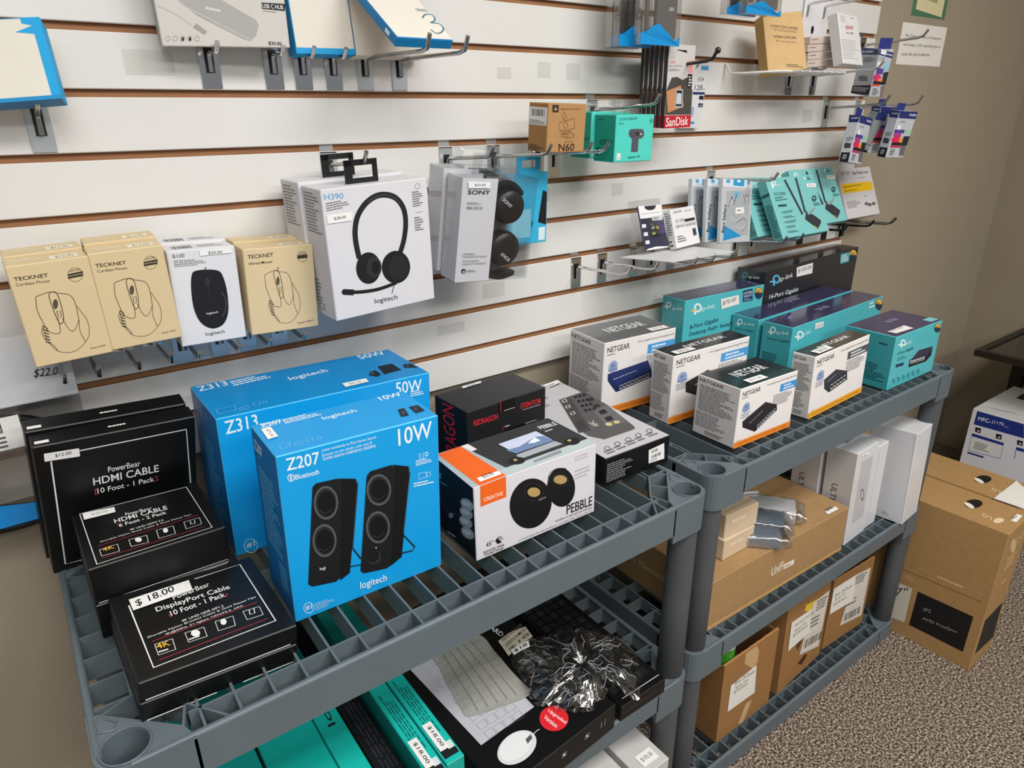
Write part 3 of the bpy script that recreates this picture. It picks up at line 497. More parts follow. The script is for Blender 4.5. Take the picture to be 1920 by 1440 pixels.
carton('adapter_pack', 'dark purple adapter blister pack standing on the white tray, left of the white adapter box', 'blister pack', [1.0483,-.1023,1.0988,.1128,-.3098,.0192,.0782,.004,.0916], '#4a4960', ops=[('q','F','#34334a',[(.014,.724),(.965,.697),(.996,.008),(.005,.012)]),('q','F','#4a3f78',[(.67,.697),(.976,.696),(.982,.328),(.705,.33)]),('q','F','#eceaea',[(-.003,1.01),(1.002,.989),(.965,.697),(-.005,.722)]),('q','F','#2b2b30',[(.249,.985),(.763,.977),(.693,.907),(.576,.88),(.387,.887),(.278,.924)]),('t','F','#33333a','Bluetooth 5.0 USB Adapter',(.087,.798),(.898,.795),(.087,.829),0),('q','F','#f2f2f2',[(.478,.643),(.931,.63),(.96,.717),(.491,.738)]),('t','F','#33333a','$22.00',(.567,.677),(.8,.676),(.567,.716),0),('q','F','#e2e0e6',[(.01,.517),(.18,.512),(.192,.592),(.028,.595)]),('q','F','#e2e0e6',[(.028,.334),(.199,.327),(.21,.408),(.046,.412)]),('q','F','#e2e0e6',[(.04,.152),(.211,.144),(.223,.225),(.058,.23)]),('q','F','#222126',[(.34,.421),(.417,.515),(.622,.55),(.769,.498),(.691,.311),(.529,.269),(.353,.32)]),('q','F','#bdb25a',[(.615,.53),(.739,.49),(.7,.432),(.585,.462)]),('q','F','#d8d2b0',[(.411,.496),(.535,.522),(.528,.476),(.402,.446)]),('q','F','#c9c04e',[(.41,.375),(.529,.386),(.531,.335),(.412,.325)]),('q','F','#f0eef0',[(.005,.012),(.109,.042),(.46,.059),(.961,.022),(.99,-.012),(.519,.002)])], extra=clear_blister)
carton('wifi_adapter_box', 'small white adapter box on the white tray, right of the blister pack', 'box', [1.1329,-.1117,1.0956,.1276,-.3027,-.0128,.0896,.0176,.0819], '#e4e3e4', ops=[('t','F','#1d1d20','ASUS',(.1,.887),(.442,.889),(.1,.939),.03),('t','F','#55555a','$45.00',(.582,.877),(.822,.872),(.582,.915),0),('t','F','#333338','AC1200',(.125,.656),(.475,.649),(.125,.727),0),('q','F','#2a2a2e',[(.491,.622),(.928,.62),(.939,.688),(.504,.695)]),('t','F','#333338','USB Wi-Fi ADAPTER',(.097,.51),(.938,.488),(.097,.584),0),('l','F','#77777c',.0004,0,0,[(.113,.614),(.968,.589)]),('q','F','#55555a',[(.752,.413),(.893,.419),(.895,.227),(.752,.218)]),('q','F','#2f2f33',[(.782,.374),(.865,.378),(.867,.272),(.791,.268)]),('g','F','#66666a',(.08,.132),(.444,.135),(.08,.319),3,1),('g','L','#77777a',(.1,.35),(.9,.35),(.1,.95),10,1),('g','L','#2a2a2c',(.15,.05),(.6,.05),(.15,.25),2,1)])
bag = carton('cable_bag', 'silver zip bag of cable with blue corner, front one of three on the arm hook', 'bag', [1.2508,-.1301,1.0959,.0895,-.1302,.088,.1184,.01,.1358], '#c3c8cc|g', ops=[('q','F','#dfe6ea',[(-.017,1.011),(1.013,.988),(1,.868),(-.018,.882)]),('q','F','#2a9fd6',[(.343,.902),(.714,.893),(.712,1.041),(.348,1.048)]),('e','F','#e8f2f6',(.526,.973),(.59,.974),(.524,.993)),('q','F','#2f9fdc',[(.268,.968),(.211,.959),(.242,.934),(.188,.947),(.174,.92),(.154,.946),(.103,.932),(.13,.957),(.072,.964),(.128,.973),(.098,.997),(.151,.984),(.166,1.012),(.185,.985),(.236,1),(.21,.974)]),('q','F','#8cc8e6',[(.951,.951),(.905,.944),(.93,.925),(.887,.935),(.875,.914),(.859,.935),(.818,.923),(.839,.943),(.793,.948),(.838,.955),(.813,.974),(.856,.964),(.868,.985),(.884,.965),(.925,.976),(.904,.956)]),('q','F','#aeb3b8',[(.146,.812),(.93,.837),(.919,.12),(.163,.121)]),('e','F','#7cb8d2',(.483,.757),(.598,.758),(.477,.816)),('t','F','#26282c','N',(.205,.565),(.389,.609),(.297,.726),.03),('t','F','#dde0e2','N',(.229,.579),(.363,.615),(.305,.703),0),('t','F','#26282c','W',(.721,.625),(.917,.64),(.695,.759),.03),('t','F','#dde0e2','W',(.746,.64),(.896,.652),(.723,.735),0),('l','F','#d9dde0',.0012,0,1,[(.293,.417),(.489,.355),(.74,.444),(.884,.32),(.695,.231),(.434,.266)]),('l','F','#6a6f75',.0015,0,1,[(.492,.325),(.779,.383),(.856,.275),(.67,.156)]),('q','F','#f1f1ef',[(.447,.46),(.757,.468),(.727,.57),(.457,.559)]),('g','F','#55585c',(.507,.499),(.701,.504),(.507,.535),1,1),('q','F','#1f93cf',[(.077,.04),(.119,.277),(.695,.103)]),('t','F','#1d1f22','Best Sellers',(.106,.168),(.149,.6),(.02,.173),.02)], group='silver zip cable bags', tw='|g')
dup(bag, bag.matrix_world @ Matrix.Translation((-.012,.03,.002)), 'silver zip bag of cable second from the front on the arm hook', 'silver zip cable bags')
dup(bag, bag.matrix_world @ Matrix.Translation((-.022,.062,.004)) @ Matrix.Rotation(.06,4,'Z'), 'rearmost silver zip bag of cable, its left edge nearest the white adapter box', 'silver zip cable bags')
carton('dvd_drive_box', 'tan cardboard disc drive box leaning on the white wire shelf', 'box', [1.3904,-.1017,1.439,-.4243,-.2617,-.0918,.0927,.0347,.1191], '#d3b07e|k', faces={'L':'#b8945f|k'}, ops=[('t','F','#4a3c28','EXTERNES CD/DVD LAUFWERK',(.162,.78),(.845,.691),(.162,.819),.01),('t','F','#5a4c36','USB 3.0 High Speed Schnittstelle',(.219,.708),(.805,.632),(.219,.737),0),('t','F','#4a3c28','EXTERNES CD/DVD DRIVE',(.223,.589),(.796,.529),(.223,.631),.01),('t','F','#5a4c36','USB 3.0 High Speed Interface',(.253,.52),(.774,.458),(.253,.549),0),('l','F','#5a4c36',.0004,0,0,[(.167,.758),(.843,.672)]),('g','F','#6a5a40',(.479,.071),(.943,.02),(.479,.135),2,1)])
thin = carton('adapter_box', 'lowest of the stack of flat beige boxes beside the tan disc drive box', 'box', [1.5016,-.1208,1.4509,.0674,-.0016,-.0671,.1271,.11,.0148], '#cdbfb6', ops=[('g','F','#8a4a44',(.034,.488),(.365,.535),(.034,.692),1,1),('q','F','#e2dad4',[(.86,0),(.94,0),(.94,1),(.86,1)])], group='flat beige boxes stacked on the wire shelf')
dup(thin, thin.matrix_world @ Matrix.Translation((.003,.001,.0156)), 'second from bottom in the stack of flat beige boxes by the tan disc drive box', 'flat beige boxes stacked on the wire shelf')
dup(thin, thin.matrix_world @ Matrix.Translation((-.002,.001,.0312)), 'third from bottom in the stack of flat beige boxes by the tan disc drive box', 'flat beige boxes stacked on the wire shelf')
dup(thin, thin.matrix_world @ Matrix.Translation((.004,.001,.0467)), 'topmost of the stack of flat beige boxes by the tan disc drive box', 'flat beige boxes stacked on the wire shelf')
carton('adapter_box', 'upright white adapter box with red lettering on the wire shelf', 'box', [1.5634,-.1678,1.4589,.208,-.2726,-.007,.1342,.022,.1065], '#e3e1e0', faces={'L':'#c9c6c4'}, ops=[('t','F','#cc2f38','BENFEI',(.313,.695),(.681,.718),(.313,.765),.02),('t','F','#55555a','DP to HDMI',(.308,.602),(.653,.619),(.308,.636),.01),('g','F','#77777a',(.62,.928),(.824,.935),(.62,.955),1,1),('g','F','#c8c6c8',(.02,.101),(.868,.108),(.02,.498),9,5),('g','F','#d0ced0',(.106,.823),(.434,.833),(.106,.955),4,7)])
carton('ink_cartridge_box', 'ink cartridge box with navy top hanging from the long arm near the wall notices', 'box', [1.7601,-.13,1.3926,-.5961,.1213,.0148,.0343,.0906,.1044], '#b9bac0', ops=[('q','L','#26306c',[(.078,.85),(.989,.886),(.946,1.042),(-.025,1.05)]),('t','L','#eef0f6','brother',(.129,.887),(.716,.921),(.129,.946),.02),('g','L','#3a3c44',(.268,.694),(.908,.733),(.268,.806),4,1),('q','L','#6d6e72',[(.266,.294),(.743,.319),(.708,.415),(.425,.422),(.216,.39)]),('q','L','#16171b',[(-.006,-.024),(1.038,.04),(1.009,.256),(.001,.169)]),('g','L','#c9cacc',(.074,.048),(.95,.095),(.074,.155),3,2),('q','F','#26306c',[(.004,.892),(1.034,.815),(1.008,.934),(-.08,1.035)]),('q','F','#e9e9ec',[(.13,.909),(.53,.878),(.502,.966),(.09,.999)]),('t','F','#eef0f6','brother',(.575,.885),(.98,.856),(.575,.933),.02),('t','F','#3a3c44','LC 2PK',(.155,.802),(.493,.782),(.155,.839),0),('q','F','#f4f4f6',[(.123,.592),(.299,.592),(.236,.739),(.073,.738)]),('q','F','#5b3d8e',[(.149,.488),(.621,.489),(.586,.602),(.101,.618)]),('e','F','#d2336e',(.31,.401),(.594,.401),(.238,.488)),('e','F','#e88b2f',(.56,.349),(.738,.349),(.52,.398)),('q','F','#1b1b1f',[(.084,.277),(.99,.262),(.997,.324),(.075,.347)]),('q','F','#c8452e',[(.054,.241),(.596,.234),(.592,.275),(.048,.286)]),('q','F','#8fc3dc',[(.622,.559),(.961,.577),(.888,.766),(.609,.714)]),('q','F','#26272b',[(.708,.314),(1.049,.297),(1.02,.542),(.651,.524)]),('q','F','#7c6f68',[(.81,.012),(1.17,-.023),(1.064,.244),(.7,.252)]),('g','F','#55565a',(.183,.046),(.646,.029),(.183,.206),4,1)], extra=navy_tab)
brx = carton('ink_cartridge_box', 'ink cartridge box with coloured print, rightmost of the cluster at the slatwall edge', 'box', [1.8355,-.16,1.251,-.1673,.1155,.04,.0689,.0269,.1111], '#c2c3ca', ops=[('q','L','#26306c',[(.12,.843),(1.102,.849),(1,1.018),(-.011,.997)]),('t','L','#eef0f6','brother',(.279,.912),(.927,.924),(.279,.95),.02),('g','L','#55565a',(.263,.44),(.96,.469),(.263,.536),4,1),('q','L','#3d3e44',[(.273,.296),(.829,.304),(.831,.4),(.298,.417),(.208,.378)]),('q','L','#121317',[(.099,-.009),(.97,-.002),(.941,.212),(.109,.205)]),('g','L','#c9cacc',(.328,.061),(.868,.064),(.328,.171),4,3),('q','F','#26306c',[(.056,.847),(1.071,.842),(1.067,1.003),(-.006,1.015)]),('t','F','#eef0f6','brother',(.603,.904),(.98,.903),(.603,.959),.02),('t','F','#3a3c44','LC401XL',(.207,.756),(.496,.761),(.207,.793),0),('q','F','#f4f4f8',[(.181,.562),(.334,.564),(.295,.705),(.143,.702)]),('q','F','#4a3d92',[(.032,.536),(.594,.532),(.592,.609),(.037,.607)]),('q','F','#9fc9a4',[(.594,.532),(.999,.537),(.987,.606),(.592,.609)]),('e','F','#b03a8a',(.269,.492),(.484,.494),(.221,.55)),('e','F','#d8285a',(.309,.385),(.588,.388),(.242,.468)),('e','F','#eb9a2c',(.582,.376),(.722,.377),(.533,.435)),('q','F','#1a1a1d',[(.093,.269),(.65,.274),(.632,.334),(.087,.335)]),('q','F','#26272b',[(.65,.274),(.969,.27),(.986,.477),(.643,.472)]),('q','F','#c8304e',[(.067,.224),(.643,.225),(.63,.268),(.067,.263)]),('q','F','#6a6a6c',[(.709,.049),(.978,.05),(.954,.27),(.635,.274)]),('g','F','#55565a',(.143,.052),(.422,.053),(.143,.196),4,6)], extra=navy_tab)
dup(brx, brx.matrix_world @ Matrix.Translation((-.006,.05,.004)), 'navy backed ink cartridge box behind the rightmost one of the cluster')
dup(brx, pose([1.7371,-.1199,1.2423,.05,.02,.13]), 'slim ink cartridge box with black lower band, leftmost of the cluster at the slatwall edge')
carton('ink_cartridge_box', 'grey ink cartridge box showing its plain back, middle of the cluster at the slatwall edge', 'box', [1.8138,-.1099,1.2694,-.0753,.154,.1559,.0562,.022,.0916], '#8c9290', ops=[('q','F','#26306c',[(-.034,.805),(.953,.827),(.958,1.004),(.012,1.005)]),('g','F','#55585c',(.028,.147),(.871,.114),(.028,.187),1,1)])
carton('hub_box', 'flat white box with grey hub picture and black badge, top row of hooks', 'box', [.2108,-.042,1.4465,-.0859,.0685,-.0217,.16,.03,.1623], '#d6d2cc', faces={'L':'#a9a8a8'}, ops=[('q','F','#b2b0ac',[(.151,.344),(.459,.357),(.746,.203),(.763,.167),(.728,.087),(.675,.047),(.618,.065),(.298,.219)]),('l','F','#d2d0cc',.0008,0,0,[(.179,.301),(.621,.085),(.677,.062)]),('l','F','#c9c7c3',.0016,0,1,[(.015,.281),(.097,.247),(.173,.204),(.243,.154)]),('q','F','#a5a39f',[(.249,.137),(.325,.088),(.351,.11),(.276,.167)]),('g','F','#dcdad6',(.355,.261),(.527,.232),(.38,.297),1,1),('o','F','#8a8886',(.048,.055),(.065,.055),(.051,.074),.14),('o','F','#8a8886',(.102,.056),(.119,.056),(.106,.075),.14),('o','F','#8a8886',(.157,.057),(.175,.057),(.161,.076),.14),('o','F','#8a8886',(.211,.058),(.228,.058),(.214,.077),.14),('o','F','#8a8886',(.266,.059),(.283,.059),(.269,.078),.14),('q','F','#222222',[(.148,.044),(.164,.044),(.168,.066),(.152,.066)]),('q','F','#222222',[(.201,.045),(.217,.045),(.221,.067),(.205,.067)]),('q','F','#232325',[(.806,.286),(.991,.276),(1.001,.327),(.808,.33)]),('t','F','#f0f0f0','USB C HUB',(.812,.291),(.98,.286),(.812,.322),.02),('g','F','#9a9896',(.813,.265),(.98,.258),(.813,.277),1,1),('t','F','#2a2a2c','$30.00',(.823,.019),(.931,.015),(.823,.049),.01)])
bb = carton('tablet_box', 'cream box with blue edges standing on two chrome hooks, right of the hub box', 'box', [.3835,-.042,1.4446,.0066,-.1146,-.015,.0897,.03,.1748], '#e2dbcf', faces={'L':'#0f86c2','R':'#0f86c2','B':'#0f9ad8','E':'#0f90cc'}, ops=[('q','F','#0f9ad8',[(0,0),(1,0),(1,.045),(0,.045)])])
carton('tablet_box', 'cream box standing upright behind the tilted box marked 3', 'box', [.4747,-.04,1.445,.0066,-.1146,-.015,.12,.03,.1748], '#e2dbcf', faces={'L':'#2a6f94','R':'#2a6f94'})
carton('tablet_box', 'cream and blue box marked 3, tilted back on the two galvanised hooks', 'box', [.4738,-.1728,1.4596,.0482,-.9689,-.0144,.0908,.014,.1526], '#e6e0d4', faces={'L':'#0f80bd','R':'#0f80bd','B':'#0f7fba','E':'#0f80bd'}, ops=[('t','F','#4a7a90','SERIES',(.784,.464),(.98,.462),(.784,.513),0),('l','F','#1f6a8a',.0022,0,1,[(.767,.349),(.881,.413),(.998,.421),(1.013,.366),(.94,.305),(.848,.274),(.989,.269),(1.009,.198),(.894,.12),(.773,.097),(.732,.154)]),('q','L','#e8f0f4',[(.3,.12),(.7,.12),(.7,.2),(.3,.2)])])
carton('tablet_box', 'cream box with bright blue edge at the far left, on a single galvanised hook', 'box', [-.0472,-.0451,1.3742,-.2314,-.2433,-.0808,.137,.0319,.089], '#e4dfd2', faces={'L':'#0aa3e0','R':'#0aa3e0','B':'#2b77b0','E':'#0aa3e0','T':'#cfd8da'}, ops=[('q','F','#0aa3e0',[(.93,0),(1,0),(1,1),(.86,1),(.86,.93),(.93,.9)]),('q','F','#0aa3e0',[(.93,.8),(.93,.9),(.8,.83)]),('q','F','#0e8cc8',[(0,0),(1,0),(1,.05),(0,.05)])])
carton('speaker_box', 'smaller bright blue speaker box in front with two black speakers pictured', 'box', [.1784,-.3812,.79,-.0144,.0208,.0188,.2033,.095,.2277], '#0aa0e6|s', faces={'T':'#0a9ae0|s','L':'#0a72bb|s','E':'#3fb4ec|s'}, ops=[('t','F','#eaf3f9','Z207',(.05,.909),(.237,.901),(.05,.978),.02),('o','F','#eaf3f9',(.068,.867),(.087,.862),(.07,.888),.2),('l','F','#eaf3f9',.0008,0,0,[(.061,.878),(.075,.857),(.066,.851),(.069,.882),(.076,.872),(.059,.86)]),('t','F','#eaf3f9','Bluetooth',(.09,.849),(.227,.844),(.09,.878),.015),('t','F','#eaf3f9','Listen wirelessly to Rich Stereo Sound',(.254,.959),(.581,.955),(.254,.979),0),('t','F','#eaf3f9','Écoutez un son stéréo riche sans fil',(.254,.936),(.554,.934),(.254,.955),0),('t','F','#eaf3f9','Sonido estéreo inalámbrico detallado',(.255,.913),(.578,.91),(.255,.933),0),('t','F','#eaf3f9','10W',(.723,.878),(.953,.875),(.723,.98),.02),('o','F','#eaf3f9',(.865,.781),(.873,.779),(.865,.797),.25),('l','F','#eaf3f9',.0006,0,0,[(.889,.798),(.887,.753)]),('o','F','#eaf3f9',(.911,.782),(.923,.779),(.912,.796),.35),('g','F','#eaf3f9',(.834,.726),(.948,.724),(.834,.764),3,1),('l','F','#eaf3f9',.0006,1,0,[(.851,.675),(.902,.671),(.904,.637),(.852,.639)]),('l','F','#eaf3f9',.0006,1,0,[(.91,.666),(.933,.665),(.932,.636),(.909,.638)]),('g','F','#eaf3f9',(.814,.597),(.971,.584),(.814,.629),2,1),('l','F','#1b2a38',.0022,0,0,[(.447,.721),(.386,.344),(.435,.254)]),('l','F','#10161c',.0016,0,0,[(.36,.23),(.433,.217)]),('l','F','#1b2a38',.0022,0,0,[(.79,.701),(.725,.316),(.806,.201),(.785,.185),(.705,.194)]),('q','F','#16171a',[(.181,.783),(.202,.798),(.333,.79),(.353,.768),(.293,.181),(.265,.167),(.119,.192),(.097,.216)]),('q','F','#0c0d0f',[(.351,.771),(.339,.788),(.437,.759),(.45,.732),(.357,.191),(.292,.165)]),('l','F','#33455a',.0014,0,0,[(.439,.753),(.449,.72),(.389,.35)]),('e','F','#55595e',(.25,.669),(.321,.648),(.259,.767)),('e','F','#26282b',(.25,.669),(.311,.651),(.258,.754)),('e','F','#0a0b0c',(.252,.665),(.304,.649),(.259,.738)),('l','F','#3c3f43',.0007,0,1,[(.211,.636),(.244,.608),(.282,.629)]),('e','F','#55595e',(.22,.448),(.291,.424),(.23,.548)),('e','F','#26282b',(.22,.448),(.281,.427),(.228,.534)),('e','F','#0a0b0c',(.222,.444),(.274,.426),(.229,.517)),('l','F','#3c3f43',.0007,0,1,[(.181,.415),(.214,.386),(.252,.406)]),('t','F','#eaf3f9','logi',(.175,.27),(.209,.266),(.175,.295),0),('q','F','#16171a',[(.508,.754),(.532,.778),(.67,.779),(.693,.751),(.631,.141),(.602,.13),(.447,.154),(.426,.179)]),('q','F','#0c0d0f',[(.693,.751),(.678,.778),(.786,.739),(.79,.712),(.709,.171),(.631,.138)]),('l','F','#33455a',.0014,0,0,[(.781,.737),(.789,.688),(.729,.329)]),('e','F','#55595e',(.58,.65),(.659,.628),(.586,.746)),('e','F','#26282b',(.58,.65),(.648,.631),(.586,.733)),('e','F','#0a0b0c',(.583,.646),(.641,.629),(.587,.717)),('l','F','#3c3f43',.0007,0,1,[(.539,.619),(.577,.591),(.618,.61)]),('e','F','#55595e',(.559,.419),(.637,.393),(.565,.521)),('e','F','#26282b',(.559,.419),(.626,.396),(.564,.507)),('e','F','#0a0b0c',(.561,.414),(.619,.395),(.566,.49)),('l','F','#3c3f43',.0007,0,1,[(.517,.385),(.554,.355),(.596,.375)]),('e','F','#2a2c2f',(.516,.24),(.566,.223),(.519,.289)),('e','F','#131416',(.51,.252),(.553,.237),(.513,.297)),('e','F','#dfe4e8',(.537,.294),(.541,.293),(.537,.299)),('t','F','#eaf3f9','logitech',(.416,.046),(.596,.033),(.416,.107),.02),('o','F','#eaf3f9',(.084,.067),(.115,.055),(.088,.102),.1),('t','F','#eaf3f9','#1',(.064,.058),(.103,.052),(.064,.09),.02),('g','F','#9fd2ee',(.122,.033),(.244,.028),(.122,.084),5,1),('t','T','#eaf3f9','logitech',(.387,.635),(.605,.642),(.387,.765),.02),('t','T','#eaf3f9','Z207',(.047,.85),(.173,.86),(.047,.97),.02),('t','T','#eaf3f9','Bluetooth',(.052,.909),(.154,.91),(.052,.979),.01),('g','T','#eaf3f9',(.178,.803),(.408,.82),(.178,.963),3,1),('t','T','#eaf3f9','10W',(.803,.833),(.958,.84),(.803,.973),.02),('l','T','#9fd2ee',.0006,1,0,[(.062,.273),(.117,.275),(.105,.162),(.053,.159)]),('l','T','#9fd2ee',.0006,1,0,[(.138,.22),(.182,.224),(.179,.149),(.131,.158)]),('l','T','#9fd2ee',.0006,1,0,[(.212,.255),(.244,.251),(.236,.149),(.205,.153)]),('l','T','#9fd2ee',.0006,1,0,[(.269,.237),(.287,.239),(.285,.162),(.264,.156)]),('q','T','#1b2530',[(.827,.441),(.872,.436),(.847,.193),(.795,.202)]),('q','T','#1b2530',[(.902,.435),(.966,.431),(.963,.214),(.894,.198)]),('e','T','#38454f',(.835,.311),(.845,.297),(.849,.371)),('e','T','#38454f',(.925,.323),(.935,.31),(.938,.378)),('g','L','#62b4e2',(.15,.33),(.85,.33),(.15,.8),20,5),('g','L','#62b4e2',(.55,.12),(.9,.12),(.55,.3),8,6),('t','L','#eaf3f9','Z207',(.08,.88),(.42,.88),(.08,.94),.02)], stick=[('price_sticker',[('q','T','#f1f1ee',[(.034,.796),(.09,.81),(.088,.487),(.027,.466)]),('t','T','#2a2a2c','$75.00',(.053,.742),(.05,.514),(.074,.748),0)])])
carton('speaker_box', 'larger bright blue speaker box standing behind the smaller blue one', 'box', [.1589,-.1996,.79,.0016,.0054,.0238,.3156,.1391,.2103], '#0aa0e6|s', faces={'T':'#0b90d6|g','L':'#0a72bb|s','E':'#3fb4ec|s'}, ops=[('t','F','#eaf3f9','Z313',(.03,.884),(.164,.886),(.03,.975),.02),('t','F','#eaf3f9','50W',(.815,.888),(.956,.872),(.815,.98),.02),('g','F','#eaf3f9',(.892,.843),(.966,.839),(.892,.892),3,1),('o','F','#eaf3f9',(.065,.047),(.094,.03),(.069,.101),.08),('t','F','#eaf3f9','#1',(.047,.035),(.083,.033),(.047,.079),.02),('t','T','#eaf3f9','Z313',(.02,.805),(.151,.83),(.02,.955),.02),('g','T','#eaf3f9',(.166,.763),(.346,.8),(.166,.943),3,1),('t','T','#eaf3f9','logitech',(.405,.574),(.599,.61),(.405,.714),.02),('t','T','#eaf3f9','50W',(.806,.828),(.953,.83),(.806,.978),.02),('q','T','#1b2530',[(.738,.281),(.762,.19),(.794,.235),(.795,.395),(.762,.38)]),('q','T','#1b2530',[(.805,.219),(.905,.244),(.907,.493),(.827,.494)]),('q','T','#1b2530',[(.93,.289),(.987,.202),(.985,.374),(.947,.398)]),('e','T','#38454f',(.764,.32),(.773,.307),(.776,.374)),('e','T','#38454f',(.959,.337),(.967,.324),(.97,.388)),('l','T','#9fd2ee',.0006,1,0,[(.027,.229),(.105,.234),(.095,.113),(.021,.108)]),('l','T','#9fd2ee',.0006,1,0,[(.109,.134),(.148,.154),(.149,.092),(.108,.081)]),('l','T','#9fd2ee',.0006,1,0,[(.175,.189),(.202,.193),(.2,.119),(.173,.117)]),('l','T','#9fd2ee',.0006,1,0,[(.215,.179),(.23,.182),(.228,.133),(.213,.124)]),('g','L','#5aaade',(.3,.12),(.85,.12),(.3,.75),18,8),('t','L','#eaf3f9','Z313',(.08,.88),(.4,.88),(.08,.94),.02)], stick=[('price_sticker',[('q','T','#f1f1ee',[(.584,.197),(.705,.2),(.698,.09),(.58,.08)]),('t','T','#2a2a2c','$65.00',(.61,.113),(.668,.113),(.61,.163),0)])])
hd = carton('cable_box', 'large black cable box with white frame print, front one at the back left corner', 'box', [-.0519,-.0929,.79,.0475,.2451,.0741,.186,.028,.213], '#0b0b0c|s', ops=[('l','F','#e9e9e7',.0017,0,0,[(.09,.881),(.078,.06),(.189,.055)]),('l','F','#e9e9e7',.0017,0,0,[(.256,.915),(.937,.913),(.954,.465)]),('t','F','#e9e9e7','Power',(.411,.709),(.526,.707),(.411,.751),.025),('t','F','#e9e9e7','Bear',(.53,.706),(.617,.704),(.53,.749),0),('t','F','#e9e9e7','HDMI CABLE',(.313,.634),(.736,.624),(.313,.692),.02),('t','F','#e9e9e7','10 Foot - 1 Pack',(.332,.564),(.701,.554),(.332,.604),.012),('l','F','#d8414a',.001,0,0,[(.337,.605),(.322,.606),(.317,.561),(.333,.56)]),('l','F','#d8414a',.001,0,0,[(.703,.591),(.72,.591),(.722,.555),(.708,.554)]),('q','T','#e9e9e7',[(.02,.2),(.1,.2),(.1,.4),(.02,.4)]),('g','T','#e9e9e7',(.45,.4),(.62,.4),(.45,.6),1,1)], stick=[('price_sticker',[('q','F','#f3f2ef',[(.055,.891),(.255,.878),(.255,.938),(.057,.948)]),('t','F','#1d1d1d','$12.00',(.116,.904),(.209,.903),(.116,.93),.01)])], group='large black cable boxes')
dup(hd, hd.matrix_world @ Matrix.Translation((-.003,.0285,.004)), 'large black cable box behind the front one in the back left corner of the shelf', 'large black cable boxes')
carton('cable_box', 'medium black cable box with white frame on its lid, upper of the middle stack', 'box', [-.0129,-.2725,.839,.0188,.0243,.0217,.1516,.1352,.0484], '#0b0b0c|s', ops=[('l','T','#e9e9e7',.0013,1,0,[(.06,.997),(.897,.952),(.907,.059),(.068,.044)]),('t','T','#e9e9e7','Power',(.368,.724),(.472,.711),(.368,.774),.02),('t','T','#e9e9e7','Bear',(.477,.713),(.571,.704),(.477,.763),0),('t','T','#e9e9e7','HDMI CABLE',(.274,.637),(.678,.615),(.274,.717),.02),('t','T','#e9e9e7','6 Foot - 2 Pack',(.294,.546),(.653,.538),(.294,.606),.012),('t','T','#e9e9e7','4K UHD HDMI 2.0',(.354,.425),(.607,.427),(.354,.457),0),('t','T','#e9e9e7','Durable Nylon Braid Cable & Gold Plated Tips',(.136,.367),(.816,.378),(.136,.397),0),('l','T','#c83f48',.0006,0,0,[(.112,.326),(.862,.347)]),('l','T','#c83f48',.0006,0,0,[(.113,.111),(.86,.111)]),('l','T','#e9e9e7',.0009,1,0,[(.112,.258),(.239,.263),(.235,.138),(.114,.145)]),('l','T','#e9e9e7',.0009,1,0,[(.321,.277),(.449,.262),(.44,.136),(.32,.153)]),('l','T','#e9e9e7',.0009,1,0,[(.528,.297),(.652,.284),(.642,.144),(.519,.145)]),('l','T','#e9e9e7',.0009,1,0,[(.737,.294),(.861,.29),(.85,.17),(.729,.164)]),('t','T','#e0b23c','4K',(.132,.211),(.213,.209),(.132,.271),.02),('e','T','#e9e9e7',(.383,.228),(.405,.211),(.389,.266)),('e','T','#e9e9e7',(.587,.246),(.604,.233),(.595,.285)),('l','T','#e9e9e7',.001,0,0,[(.785,.272),(.777,.217),(.808,.213),(.816,.268)]),('l','T','#d83f48',.0006,0,0,[(.304,.634),(.291,.624),(.29,.569),(.301,.565)]),('l','F','#e9e9e7',.0008,0,0,[(.02,.02),(.98,.02)])], stick=[('price_sticker',[('q','T','#f3f2ef',[(.076,.848),(.307,.83),(.313,.934),(.079,.982)]),('t','T','#777777','$20.00',(.138,.888),(.257,.875),(.138,.928),0)])])
carton('cable_box', 'lower black cable box under the medium one with the lid print', 'box', [-.0149,-.2734,.79,.0188,.0243,.0217,.1516,.1352,.0484], '#0b0b0c|s', ops=[('l','F','#e9e9e7',.0009,0,0,[(.5,.96),(.98,.96)])])
